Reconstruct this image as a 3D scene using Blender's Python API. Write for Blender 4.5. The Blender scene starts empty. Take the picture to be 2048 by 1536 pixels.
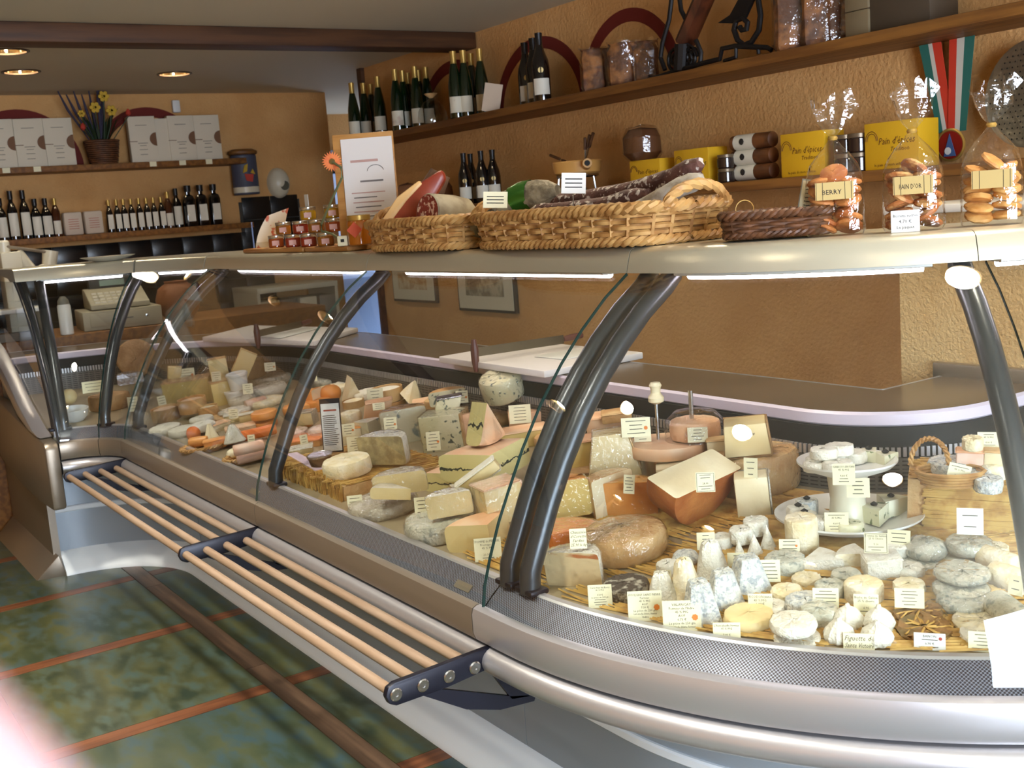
import bpy, bmesh, math, random
from mathutils import Vector, Matrix, Euler
random.seed(7)
PI = math.pi
sc = bpy.context.scene
COL = sc.collection

# ---------------------------------------------------------------- camera
EYE = 1.42
def cam_axes(yaw, pitch, roll):
    fwd = Vector((math.sin(yaw)*math.cos(pitch), math.cos(yaw)*math.cos(pitch), math.sin(pitch)))
    right = Vector((math.cos(yaw), -math.sin(yaw), 0)); up = right.cross(fwd)
    return right*math.cos(roll)+up*math.sin(roll), up*math.cos(roll)-right*math.sin(roll), fwd
r_, u_, f_ = cam_axes(-0.9873196, -0.1571428, -0.07677919)
camd = bpy.data.cameras.new('camera'); cam = bpy.data.objects.new('camera', camd); COL.objects.link(cam)
camd.sensor_width = 36; camd.lens = 2247.3/2048*36; camd.clip_start = .02; camd.clip_end = 60
cam.matrix_world = Matrix(((r_.x, u_.x, -f_.x, 0), (r_.y, u_.y, -f_.y, 0), (r_.z, u_.z, -f_.z, EYE), (0, 0, 0, 1)))
camd.dof.use_dof = True; camd.dof.focus_distance = 2.6; camd.dof.aperture_fstop = 10.0
sc.camera = cam
# ---------------------------------------------------------------- world, daylight, exposure
w = bpy.data.worlds.new('world'); sc.world = w; w.use_nodes = True
w.node_tree.nodes['Background'].inputs[0].default_value = (.62, .76, 1, 1)
w.node_tree.nodes['Background'].inputs[1].default_value = 3.0
def area(name, loc, rot, sx, sy, power, col):
    l = bpy.data.lights.new(name, 'AREA'); l.shape = 'RECTANGLE'; l.size = sx; l.size_y = sy; l.energy = power; l.color = col
    o = bpy.data.objects.new(name, l); COL.objects.link(o); o.location = loc; o.rotation_euler = rot
    return o
area('street_window_daylight', (2.12, .7, 1.3), (0, math.radians(90), 0), 1.55, 2.4, 265, (.75, .85, 1))
sc.view_settings.view_transform = 'Standard'; sc.view_settings.look = 'None'
sc.view_settings.exposure = 0.1; sc.view_settings.gamma = 1; sc.view_settings.use_curve_mapping = False
sc.cycles.use_adaptive_sampling = True; sc.cycles.adaptive_threshold = .12; sc.cycles.adaptive_min_samples = 16
sc.cycles.max_bounces = 7; sc.cycles.diffuse_bounces = 3; sc.cycles.glossy_bounces = 3; sc.cycles.transmission_bounces = 6
sc.cycles.transparent_max_bounces = 24; sc.cycles.sample_clamp_indirect = 6; sc.cycles.caustics_reflective = False; sc.cycles.caustics_refractive = False
sc.cycles.use_denoising = True

# ---------------------------------------------------------------- helpers
def lin(c):
    return tuple(((x/255)/12.92 if x/255 <= .04045 else ((x/255+.055)/1.055)**2.4) for x in c[:3])+(1,)
MATS = {}
def mat(name, col, rough=.5, metal=0, var=None, vs=8, lo=.42, hi=.6, spots=None, ss=60, sthr=.68, ssoft=.03, bump=0, bs=90, spec=.5, stretch=None, em=None, est=0, coat=0, detail=5, sss=0):
    """principled material: base colour, blotches of a second colour, fine spots of a third, bump"""
    if name in MATS: return MATS[name]
    m = bpy.data.materials.new(name); m.use_nodes = True; N = m.node_tree.nodes; L = m.node_tree.links; p = N['Principled BSDF']
    p.inputs['Base Color'].default_value = lin(col); p.inputs['Roughness'].default_value = rough; p.inputs['Metallic'].default_value = metal
    p.inputs['Specular IOR Level'].default_value = spec; p.inputs['Coat Weight'].default_value = coat; p.inputs['Coat Roughness'].default_value = .12
    if sss: p.inputs['Subsurface Weight'].default_value = sss; p.inputs['Subsurface Scale'].default_value = .01
    if em: p.inputs['Emission Color'].default_value = lin(em); p.inputs['Emission Strength'].default_value = est
    if var or spots or bump:
        tc = N.new('ShaderNodeTexCoord'); oi = N.new('ShaderNodeObjectInfo'); ad = N.new('ShaderNodeVectorMath'); ad.operation = 'ADD'
        ml = N.new('ShaderNodeMath'); ml.operation = 'MULTIPLY'; ml.inputs[1].default_value = 17.0
        L.new(oi.outputs['Random'], ml.inputs[0]); L.new(tc.outputs['Object'], ad.inputs[0]); L.new(ml.outputs[0], ad.inputs[1])
        vec = ad.outputs[0]
        if stretch:
            mp = N.new('ShaderNodeMapping'); mp.inputs['Scale'].default_value = stretch; L.new(vec, mp.inputs[0]); vec = mp.outputs[0]
        cur = None
        if var:
            n = N.new('ShaderNodeTexNoise'); n.inputs['Scale'].default_value = vs; n.inputs['Detail'].default_value = detail; L.new(vec, n.inputs['Vector'])
            r = N.new('ShaderNodeValToRGB'); r.color_ramp.elements[0].position = lo; r.color_ramp.elements[1].position = hi
            r.color_ramp.elements[0].color = lin(col); r.color_ramp.elements[1].color = lin(var); L.new(n.outputs[0], r.inputs[0]); cur = r.outputs[0]
        if spots:
            n2 = N.new('ShaderNodeTexNoise'); n2.inputs['Scale'].default_value = ss; n2.inputs['Detail'].default_value = 3; L.new(vec, n2.inputs['Vector'])
            r2 = N.new('ShaderNodeValToRGB'); r2.color_ramp.elements[0].position = sthr-ssoft; r2.color_ramp.elements[1].position = sthr+ssoft
            L.new(n2.outputs[0], r2.inputs[0]); mx = N.new('ShaderNodeMix'); mx.data_type = 'RGBA'; L.new(r2.outputs[0], mx.inputs['Factor'])
            if cur: L.new(cur, mx.inputs['A'])
            else: mx.inputs['A'].default_value = lin(col)
            mx.inputs['B'].default_value = lin(spots); cur = mx.outputs['Result']
        if cur: L.new(cur, p.inputs['Base Color'])
        if bump:
            n3 = N.new('ShaderNodeTexNoise'); n3.inputs['Scale'].default_value = bs; n3.inputs['Detail'].default_value = 6; L.new(vec, n3.inputs['Vector'])
            b = N.new('ShaderNodeBump'); b.inputs['Strength'].default_value = bump; b.inputs['Distance'].default_value = .01; L.new(n3.outputs[0], b.inputs['Height']); L.new(b.outputs[0], p.inputs['Normal'])
    MATS[name] = m; return m
def clear_mat(name, tint=(1, 1, 1), ior=1.45, rough=.0, boost=0.0, bump=0, bs=60, gcol=(1, 1, 1)):
    """thin clear sheet (pane, cling film, cellophane, bottle of air): transparent with a fresnel reflection"""
    if name in MATS: return MATS[name]
    m = bpy.data.materials.new(name); m.use_nodes = True; N = m.node_tree.nodes; L = m.node_tree.links; N.clear()
    out = N.new('ShaderNodeOutputMaterial'); t = N.new('ShaderNodeBsdfTransparent'); g = N.new('ShaderNodeBsdfGlossy'); f = N.new('ShaderNodeFresnel'); x = N.new('ShaderNodeMixShader')
    t.inputs[0].default_value = tint+(1,); g.inputs['Roughness'].default_value = rough; g.inputs[0].default_value = gcol+(1,); ge = N.new('ShaderNodeNewGeometry'); iv = N.new('ShaderNodeMath'); iv.operation = 'MULTIPLY_ADD'; iv.inputs[1].default_value = 1/ior-ior; iv.inputs[2].default_value = ior
    L.new(ge.outputs['Backfacing'], iv.inputs[0]); L.new(iv.outputs[0], f.inputs[0])
    fac = f.outputs[0]
    if boost:
        a = N.new('ShaderNodeMath'); a.operation = 'ADD'; a.inputs[1].default_value = boost; a.use_clamp = True; L.new(fac, a.inputs[0]); fac = a.outputs[0]
    if bump:
        tc = N.new('ShaderNodeTexCoord'); n3 = N.new('ShaderNodeTexNoise'); n3.inputs['Scale'].default_value = bs; n3.inputs['Detail'].default_value = 3; L.new(tc.outputs['Object'], n3.inputs['Vector'])
        b = N.new('ShaderNodeBump'); b.inputs['Strength'].default_value = bump; b.inputs['Distance'].default_value = .01; L.new(n3.outputs[0], b.inputs['Height']); L.new(b.outputs[0], g.inputs['Normal']); L.new(b.outputs[0], f.inputs['Normal'])
    L.new(fac, x.inputs[0]); L.new(t.outputs[0], x.inputs[1]); L.new(g.outputs[0], x.inputs[2]); L.new(x.outputs[0], out.inputs[0])
    MATS[name] = m; return m

class G:
    """mesh under construction"""
    def __init__(s): s.v = []; s.f = []; s.m = []; s.uv = {}
    def add(s, vs, fs, mi=0, M=None):
        o = len(s.v)
        s.v += [tuple(M @ Vector(p)) if M is not None else tuple(p) for p in vs]
        s.f += [tuple(i+o for i in f) for f in fs]; s.m += [mi]*len(fs); return s
    def box(s, c, d, mi=0, M=None, rz=0):
        x, y, z = d[0]/2, d[1]/2, d[2]/2
        vs = [(-x,-y,-z),(x,-y,-z),(x,y,-z),(-x,y,-z),(-x,-y,z),(x,-y,z),(x,y,z),(-x,y,z)]
        T = Matrix.Translation(c) @ Matrix.Rotation(rz, 4, 'Z')
        if M is not None: T = M @ T
        return s.add(vs, [(0,3,2,1),(4,5,6,7),(0,1,5,4),(1,2,6,5),(2,3,7,6),(3,0,4,7)], mi, T)
    def lathe(s, prof, n=24, mi=0, M=None, sq=None, cap=True):
        vs = []; fs = []
        for r, z in prof:
            for k in range(n):
                a = 2*PI*k/n; q = 1
                if sq: q = 1/((abs(math.cos(a))**sq+abs(math.sin(a))**sq)**(1/sq))
                vs.append((r*q*math.cos(a), r*q*math.sin(a), z))
        for i in range(len(prof)-1):
            for k in range(n):
                k2 = (k+1) % n; fs.append((i*n+k, i*n+k2, (i+1)*n+k2, (i+1)*n+k))
        if cap:
            if prof[0][0] > 1e-6: fs.append(tuple(reversed(range(n))))
            if prof[-1][0] > 1e-6: fs.append(tuple(range((len(prof)-1)*n, len(prof)*n)))
        return s.add(vs, fs, mi, M)
    def tube(s, pts, r, n=8, mi=0, cap=True, closed=False, M=None, flat=1.0):
        pts = [Vector(p) for p in pts]; m = len(pts); vs = []; fs = []; up = None
        for i in range(m):
            if closed: t = pts[(i+1) % m]-pts[i-1]
            else: t = pts[min(i+1, m-1)]-pts[max(i-1, 0)]
            t.normalize()
            if up is None:
                up = Vector((0, 0, 1)) if abs(t.z) < .9 else Vector((1, 0, 0))
            a = up-t*up.dot(t)
            if a.length < 1e-6: a = Vector((1, 0, 0))-t*t.x
            a.normalize(); b = t.cross(a); up = a
            rr = r[i] if isinstance(r, (list, tuple)) else r
            for k in range(n):
                q = 2*PI*k/n; vs.append(pts[i]+a*(math.cos(q)*rr*flat)+b*(math.sin(q)*rr))
        for i in range(m if closed else m-1):
            j = (i+1) % m
            for k in range(n):
                k2 = (k+1) % n; fs.append((i*n+k, i*n+k2, j*n+k2, j*n+k))
        if cap and not closed: fs.append(tuple(reversed(range(n)))); fs.append(tuple(range((m-1)*n, m*n)))
        return s.add(vs, fs, mi, M)
    def prism(s, poly, h0, h1, mi=0, axis='z', M=None):
        n = len(poly)
        def P(a, b, c): return (a, b, c) if axis == 'z' else ((a, c, b) if axis == 'y' else (c, a, b))
        vs = [P(a, b, h0) for a, b in poly]+[P(a, b, h1) for a, b in poly]
        fs = [tuple(reversed(range(n))), tuple(range(n, 2*n))]+[(k, (k+1) % n, n+(k+1) % n, n+k) for k in range(n)]
        return s.add(vs, fs, mi, M)
    def obj(s, name, mats, parent=None, smooth=35, loc=None, rot=None, bevel=0, seg=2):
        me = bpy.data.meshes.new(name); me.from_pydata(s.v, [], s.f); 
        if not isinstance(mats, (list, tuple)): mats = [mats]
        for m in mats: me.materials.append(m)
        if len(mats) > 1: me.polygons.foreach_set('material_index', s.m)
        if s.uv:
            u = me.uv_layers.new(name='UVMap')
            for poly in me.polygons:
                for li in poly.loop_indices: u.data[li].uv = s.uv.get(me.loops[li].vertex_index, (0, 0))
        bm = bmesh.new(); bm.from_mesh(me)
        if bevel:
            bmesh.ops.remove_doubles(bm, verts=bm.verts, dist=1e-6)
            es = [e for e in bm.edges if len(e.link_faces) == 2 and e.calc_face_angle(0) > .6]
            bmesh.ops.bevel(bm, geom=es, offset=bevel, segments=seg, profile=.5, affect='EDGES', clamp_overlap=True)
        bmesh.ops.recalc_face_normals(bm, faces=bm.faces); bm.to_mesh(me); bm.free()
        if smooth:
            me.polygons.foreach_set('use_smooth', [True]*len(me.polygons)); me.set_sharp_from_angle(angle=math.radians(smooth))
        o = bpy.data.objects.new(name, me); COL.objects.link(o)
        if parent is not None: o.parent = parent
        if loc is not None: o.location = loc
        if rot is not None: o.rotation_euler = rot
        return o
def tag(o, label=None, cat=None, group=None, kind=None):
    if label: o['label'] = label
    if cat: o['category'] = cat
    if group: o['group'] = group
    if kind: o['kind'] = kind
    return o
def thing(name, label, cat, loc=(0, 0, 0), rotz=0, group=None, kind=None):
    o = bpy.data.objects.new(name, None); COL.objects.link(o); o.empty_display_size = .05
    o.location = loc; o.rotation_euler = (0, 0, rotz); return tag(o, label, cat, group, kind)
def empty_struct(name):
    o = bpy.data.objects.new(name, None); COL.objects.link(o); o['kind'] = 'structure'; return o
def dup(root, loc, rotz=0, label=None, group=None):
    r = root.copy(); COL.objects.link(r); r.location = loc; r.rotation_euler = (0, 0, rotz)
    if label: r['label'] = label
    if group: r['group'] = group
    for ch in list(root.children):
        c = ch.copy(); COL.objects.link(c); c.parent = r
        for g in list(ch.children):
            d = g.copy(); COL.objects.link(d); d.parent = c
    return r
ORD = ['first', 'second', 'third', 'fourth', 'fifth', 'sixth', 'seventh', 'eighth', 'ninth', 'tenth', 'eleventh', 'twelfth', 'thirteenth', 'fourteenth']
def RX(a): return Matrix.Rotation(a, 4, 'X')
def RY(a): return Matrix.Rotation(a, 4, 'Y')
def RZ(a): return Matrix.Rotation(a, 4, 'Z')
def TR(*p): return Matrix.Translation(p)

# lettering: every string is turned into a flat mesh once, then shared
_txt = {}
def text_cache(strings):
    tmp = []
    for t in sorted(set(strings)):
        c = bpy.data.curves.new('t', 'FONT'); c.body = t; c.size = 1; c.align_x = 'CENTER'; c.resolution_u = 1
        o = bpy.data.objects.new('t', c); COL.objects.link(o); tmp.append((t, o, c))
    dg = bpy.context.evaluated_depsgraph_get()
    for t, o, c in tmp:
        me = bpy.data.meshes.new_from_object(o.evaluated_get(dg))
        _txt[t] = ([tuple(v.co) for v in me.vertices], [tuple(p.vertices) for p in me.polygons]); bpy.data.meshes.remove(me)
    for t, o, c in tmp:
        bpy.data.objects.remove(o); bpy.data.curves.remove(c)
def put_text(g, s, cx, cz, size, y, mi=0, maxw=None, slant=0, M=None):
    """write s centred at (cx,cz) in the local XZ plane, facing -Y"""
    vs, fs = _txt[s]
    if not vs: return
    wd = max(v[0] for v in vs)-min(v[0] for v in vs); k = size
    kx = size if not maxw or wd*size <= maxw else maxw/wd
    g.add([(cx+v[0]*kx+v[1]*size*slant, y, cz+v[1]*k-.35*k) for v in vs], fs, mi, M)

# ---------------------------------------------------------------- materials
M_wall = mat('peach_plaster', (220, 168, 106), .85, var=(210, 156, 94), vs=3, spots=(158, 108, 60), ss=230, sthr=.72, bump=.55, bs=70)
M_wallrough = mat('rough_plaster', (206, 172, 120), .85, var=(196, 158, 104), vs=5, bump=.5, bs=110)
M_ceil = mat('ceiling_paint', (206, 196, 172), .9)
M_wood = mat('shelf_wood', (134, 88, 36), .55, var=(108, 66, 24), vs=7, stretch=(.4, 6, 6))
M_beam = mat('beam_wood', (86, 52, 24), .6, var=(66, 38, 16), vs=6, stretch=(5, .4, 5))
M_paleboard = mat('pale_board_wood', (196, 142, 78), .5, var=(176, 120, 60), vs=8, stretch=(.6, 5, 5))
M_red = mat('oxblood_paint', (112, 30, 18), .8)
M_tile = mat('black_tile', (26, 25, 24), .25)
M_tilejoint = mat('tile_grout', (70, 66, 60), .8)
M_alu = mat('brushed_aluminium', (190, 188, 190), .34, .7)
M_alud = mat('warm_grey_metal', (150, 138, 122), .38, .7)
M_cano = mat('canopy_metal', (214, 208, 186), .3, .55)
M_grey = mat('grey_panel', (156, 166, 174), .35, .2)
M_plinth = mat('pale_plinth', (240, 246, 248), .4)
M_black = mat('black_metal', (22, 22, 34), .4, .3)
M_dark = mat('dark_void', (18, 17, 17), .7)
M_rod = mat('wood_rod', (172, 148, 126), .4, var=(158, 132, 108), vs=9, stretch=(.4, 5, 5))
M_tube = mat('charcoal_tube', (74, 76, 80), .3, .6)
M_steel = mat('steel', (190, 190, 190), .22, 1)
M_worktop = mat('brown_worktop', (112, 96, 78), .25, .2, var=(100, 86, 70), vs=4)
M_lip = mat('lavender_lip', (216, 204, 218), .4)
M_vent = mat('vent_panel', (88, 84, 80), .4, .5)
M_white = mat('white_plastic', (232, 230, 224), .4)
M_offw = mat('offwhite_enamel', (222, 214, 190), .35)
M_glass = clear_mat('pane_glass', (.955, .975, .965), 1.5)
M_edge = mat('pane_edge', (44, 74, 68), .15, .2)
M_deck = mat('deck_steel', (176, 160, 130), .4, .4)
M_tubelight = mat('fluorescent', (255, 250, 250), .4, em=(250, 236, 246), est=23)
M_bulb = mat('lamp_bulb', (255, 255, 255), .4, em=(255, 244, 224), est=70)
M_reflector = mat('lamp_reflector', (216, 196, 150), .12, 1)
M_trimring = mat('lamp_ring', (96, 74, 54), .4, .6)
M_ink = mat('ink', (38, 34, 32), .8)
M_inkred = mat('ink_red', (168, 72, 60), .8)
M_card = mat('cream_card', (236, 228, 192), .55)
M_seal = mat('orange_seal', (226, 126, 44), .5)
M_straw = mat('straw', (208, 168, 92), .6, var=(176, 130, 62), vs=30)
M_wick = mat('wicker', (196, 152, 92), .55, var=(164, 116, 62), vs=25)
M_wickdark = mat('dark_wicker', (104, 64, 36), .5, var=(74, 44, 24), vs=40)

# perforated front grille: the holes follow the sheet's own uv
def perf_mat():
    m = mat('perforated_steel', (176, 178, 186), .4, .6); N = m.node_tree.nodes; L = m.node_tree.links; p = N['Principled BSDF']
    uv = N.new('ShaderNodeTexCoord'); sep = N.new('ShaderNodeSeparateXYZ'); L.new(uv.outputs['UV'], sep.inputs[0])
    def mth(op, a, b=None, bv=None):
        n = N.new('ShaderNodeMath'); n.operation = op
        if hasattr(a, 'node'): L.new(a, n.inputs[0])
        else: n.inputs[0].default_value = a
        if b is not None: L.new(b, n.inputs[1])
        elif bv is not None: n.inputs[1].default_value = bv
        return n.outputs[0]
    P = .0065
    def dots(off):
        u = mth('SUBTRACT', mth('FRACT', mth('ADD', mth('DIVIDE', sep.outputs[0], None, P), None, off)), None, .5)
        v = mth('SUBTRACT', mth('FRACT', mth('ADD', mth('DIVIDE', sep.outputs[1], None, P), None, off)), None, .5)
        return mth('LESS_THAN', mth('ADD', mth('MULTIPLY', u, u), mth('MULTIPLY', v, v)), None, .095)
    d = mth('MAXIMUM', dots(0.0), dots(.5)); mx = N.new('ShaderNodeMix'); mx.data_type = 'RGBA'; L.new(d, mx.inputs['Factor'])
    mx.inputs['A'].default_value = lin((150, 153, 166)); mx.inputs['B'].default_value = lin((46, 48, 60)); L.new(mx.outputs['Result'], p.inputs['Base Color'])
    return m
M_perf = perf_mat()
def slot_mat():
    m = mat('slotted_vent', (104, 102, 100), .4, .5); N = m.node_tree.nodes; L = m.node_tree.links; p = N['Principled BSDF']
    uv = N.new('ShaderNodeTexCoord'); b = N.new('ShaderNodeTexBrick'); L.new(uv.outputs['UV'], b.inputs['Vector']); b.offset = 0; b.inputs['Scale'].default_value = 1
    b.inputs['Brick Width'].default_value = .026; b.inputs['Row Height'].default_value = .009; b.inputs['Mortar Size'].default_value = .0032
    b.inputs['Color1'].default_value = b.inputs['Color2'].default_value = lin((30, 29, 29)); b.inputs['Mortar'].default_value = lin((112, 108, 104)); L.new(b.outputs[0], p.inputs['Base Color'])
    return m
M_slot = slot_mat()

# ---------------------------------------------------------------- counter geometry: baseline of the glass foot, d = distance inward
Y0 = 1.125; CLX, CLY, RL = -4.535, .92, .205; CRX, CRY, RR = -1.8, 2.29, 1.165; SEND = .22
LA = PI/2*RL; LS = CRX-CLX; LC = PI/2*RR
def station(s):
    """arc-length along the baseline -> (x, y, nx, ny) with the inward normal"""
    if s < LA:
        a = PI-s/RL; return (CLX+RL*math.cos(a), CLY+RL*math.sin(a), math.cos(a), math.sin(a))
    s -= LA
    if s < LS: return (CLX+s, Y0, 0, 1)
    s -= LS
    if s < LC:
        a = -PI/2+s/RR; return (CRX+RR*math.cos(a), CRY+RR*math.sin(a), -math.cos(a), -math.sin(a))
    s -= LC
    return (CRX+RR, CRY+s, -1, 0)
SMAX = LA+LS+LC+SEND
def s_of_x(x): return LA+(x-CLX)
def s_of_left(deg): return (PI-math.radians(deg))*RL
def s_of_right(deg): return LA+LS+math.radians(deg)*RR
def at_sd(s, d, z):
    x, y, nx, ny = station(s); return Vector((x+nx*d, y+ny*d, z))
def stops(s0, s1):
    pts = {s0, s1}
    for k in range(17):
        pts.add(LA*k/16)
    for k in range(41): pts.add(LA+LS+LC*k/40)
    pts.add(LA+LS+.0); k = .3
    while LA+k < LA+LS: pts.add(LA+k); k += .3
    return sorted(p for p in pts if s0-1e-9 <= p <= s1+1e-9)
def sweep(prof, s0=0, s1=SMAX, closed=False, cap=True, mi=0, g=None):
    g = g or G(); ss = stops(s0, s1); n = len(prof); o = len(g.v); vs = []; fs = []
    lens = [0]
    for i in range(1, n): lens.append(lens[-1]+math.hypot(prof[i][0]-prof[i-1][0], prof[i][1]-prof[i-1][1]))
    acc = 0; prev = None; dm = sum(p[0] for p in prof)/n
    for s in ss:
        x, y, nx, ny = station(s); q = (x+nx*dm, y+ny*dm)
        if prev: acc += math.hypot(q[0]-prev[0], q[1]-prev[1])
        prev = q
        for i, (d, z) in enumerate(prof):
            g.uv[o+len(vs)] = (acc, lens[i]); vs.append((x+nx*d, y+ny*d, z))
    for a in range(len(ss)-1):
        for i in range(n if closed else n-1):
            j = (i+1) % n; fs.append((a*n+i, (a+1)*n+i, (a+1)*n+j, a*n+j))
    if closed and cap: fs.append(tuple(range(n))); fs.append(tuple(reversed(range((len(ss)-1)*n, len(ss)*n))))
    g.add(vs, fs, mi); return g
def deck_z(d): return .645+.1027*(d-.1)

# ---------------------------------------------------------------- room
XL, XR, YF, YB, ZC = -7.43, 2.2, -2.4, 3.23, 2.303
fl = empty_struct('floor')
G().box(((XL+XR)/2-.3, .9, -.02), (XR-XL+1.2, 8.2, .03)).obj('floor_base', M_dark, fl)
M_vinyl = [mat('marbled_green_tile_%s' % t, c, .28, var=v, vs=5.5, lo=.34, hi=.7, spots=s, ss=11, sthr=.56, ssoft=.1, stretch=(1, 2.0, 1), detail=9) for t, c, v, s in
           (('a', (50, 62, 44), (92, 92, 54), (66, 84, 80)), ('b', (52, 66, 52), (84, 88, 58), (60, 80, 82)), ('c', (46, 58, 44), (96, 94, 54), (72, 88, 78)))]
M_plankx = mat('brown_strip', (98, 76, 58), .35, var=(76, 58, 44), vs=6, stretch=(.5, 8, 1))
M_planky = mat('red_brown_strip', (120, 74, 46), .35, var=(96, 56, 34), vs=6, stretch=(8, .5, 1))
PIT, SW = .742, .07; sx0, sy0 = -3.955, 1.165
xs = [sx0+PIT*k for k in range(-5, 9)]; ys = [sy0+PIT*k for k in range(-5, 4)]
tg = G(); t = PIT-SW-.003; tg.box((0, 0, 0), (t, t, .008)); tproto = None
k = 0
for x in xs[:-1]:
    for y in ys[:-1]:
        if not (XL-PIT < x < XR and YF-PIT < y < YB+.6): continue
        if y > Y0+.4 and -5 < x < -1.2: continue      # under the counter
        if tproto is None:
            tproto = {}
        mi = (k*7+k//3) % 3; k += 1
        if mi not in tproto:
            gg = G(); gg.box((0, 0, 0), (t, t, .008)); o = gg.obj('floor_tile', M_vinyl[mi], fl); tproto[mi] = o
        else:
            o = tproto[mi].copy(); COL.objects.link(o)
        o.location = (x+PIT/2, y+PIT/2, .0005)
px_ = G(); px_.box((0, 0, 0), (PIT*1.5-.002, SW-.002, .008)); pxp = None
for r, y in enumerate(ys):
    x = xs[0]-(r % 2)*.4
    while x < xs[-1]:
        if YF < y < YB:
            if pxp is None: pxp = px_.obj('floor_strip', M_plankx, fl); o = pxp
            else: o = pxp.copy(); COL.objects.link(o)
            o.location = (x+PIT*.75+.21, y, .001)
        x += PIT*1.5
pyp = None; py_ = G(); py_.box((0, 0, 0), (SW-.002, PIT-SW-.003, .008))
for x in xs:
    for y in ys[:-1]:
        if y > YB: continue
        if pyp is None: pyp = py_.obj('cross_strip', M_planky, fl); o = pyp
        else: o = pyp.copy(); COL.objects.link(o)
        o.location = (x, y+PIT/2, .0008)

def wall_obj(name, g, m): return tag(g.obj(name, m), kind='structure')
g = G(); g.box(((-6.27+XR)/2, YB+.06, ZC/2), (XR+6.27, .12, ZC)); wall_obj('wall_back', g, M_wall)
g = G(); g.box((XL-.06, (YF+3.52)/2, ZC/2), (.12, 3.52-YF, ZC)); wall_obj('wall_left', g, M_wall)
g = G(); g.box(((XL+XR)/2, YF-.06, ZC/2), (XR-XL, .12, ZC)); wall_obj('wall_front', g, M_wall)
# window wall at the street end
wy0, wy1, wz0, wz1 = -.5, 1.9, .5, 2.1
g = G(); g.box((XR+.06, (YF+wy0)/2, ZC/2), (.12, wy0-YF, ZC)); g.box((XR+.06, (wy1+YB)/2, ZC/2), (.12, YB-wy1, ZC))
g.box((XR+.06, (wy0+wy1)/2, wz0/2), (.12, wy1-wy0, wz0)); g.box((XR+.06, (wy0+wy1)/2, (wz1+ZC)/2), (.12, wy1-wy0, ZC-wz1)); wall_obj('wall_right', g, M_wall)
win = empty_struct('window_1')
g = G()
for y in (wy0, (wy0+wy1)/2, wy1): g.box((XR+.06, y, (wz0+wz1)/2), (.07, .06, wz1-wz0))
for z in (wz0, wz1): g.box((XR+.06, (wy0+wy1)/2, z), (.07, wy1-wy0+.06, .06))
g.obj('window_frame', M_white, win)
for k in (0, 1):
    a = wy0+(wy1-wy0)/2*k; G().box((XR+.07, a+(wy1-wy0)/4, (wz0+wz1)/2), (.008, (wy1-wy0)/2-.06, wz1-wz0-.06)).obj('pane', M_glass, win)
# passage behind the end of the back wall
g = G(); g.box((-6.21, 4.15, ZC/2), (.12, 1.72, ZC)); wall_obj('wall_passage', g, M_wall)
g = G(); g.box((-7.2, 5.06, ZC/2), (2.2, .12, ZC)); wall_obj('wall_passage_end', g, mat('passage_paint', (120, 92, 66), .9))
g = G(); g.box((XL-.8, 3.46, ZC/2), (1.6, .12, ZC)); wall_obj('wall_passage_return', g, M_wall)
g = G(); g.box((XL-1.6, 4.2, ZC/2), (.12, 1.8, ZC)); wall_obj('wall_passage_left', g, M_wall)
g = G(); g.box((-6.27, YB-.012, ZC/2), (.055, .024, ZC)); tag(g.obj('trim_1', M_beam), kind='structure')
# half-height wall block at the end of the counter
g = G(); g.box(((-1.92+.0)/2, (2.53+YB)/2, .66), (1.92, YB-2.53, 1.32)); wall_obj('wall_low', g, M_wallrough)
g = G(); g.box((-.96, 2.86, 1.331), (1.94, .76, .022)); tag(g.obj('trim_2', M_white, bevel=.004), kind='structure')
# beam
g = G(); g.box((-5.05, (YF+YB)/2, 2.262), (.16, YB-YF-.01, .08)); tag(g.obj('ceiling_beam', M_beam, bevel=.006), 'dark brown wooden beam crossing the ceiling to the back wall', 'beam')

# ceiling with round openings for the recessed lamps
LAMPS = [(-5.743, 1.136), (-6.414, 1.321), (-6.487, 2.154), (-5.447, 2.178), (-3.95, 2.15), (-3.95, .35), (-2.55, 2.15), (-2.75, .35), (-1.2, 2.15), (-1.55, .35), (-.3, .5), (-4.4, -1.0), (-3.0, -1.0), (-1.6, -1.0), (-.3, -1.0)]  # last row is unseen, added to brighten the plinth and cheese fronts
LR = .085
bm = bmesh.new()
def loop(pts):
    vs = [bm.verts.new((x, y, ZC)) for x, y in pts]; return [bm.edges.new((vs[i], vs[(i+1) % len(vs)])) for i in range(len(vs))]
ed = loop([(XL-1.7, YF-.12), (XR+.12, YF-.12), (XR+.12, 5.2), (XL-1.7, 5.2)])
for x, y in LAMPS: ed += loop([(x+LR*math.cos(2*PI*k/24), y+LR*math.sin(2*PI*k/24)) for k in range(24)])
bmesh.ops.triangle_fill(bm, edges=ed, use_beauty=True)
bmesh.ops.recalc_face_normals(bm, faces=bm.faces)
me = bpy.data.meshes.new('ceiling'); bm.to_mesh(me); bm.free(); me.materials.append(M_ceil)
o = bpy.data.objects.new('ceiling', me); COL.objects.link(o); o['kind'] = 'structure'
G().box(((XL+XR)/2, 1.4, ZC+.3), (XR-XL+3.6, 7.8, .05)).obj('roof_slab', M_dark, o)
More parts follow.
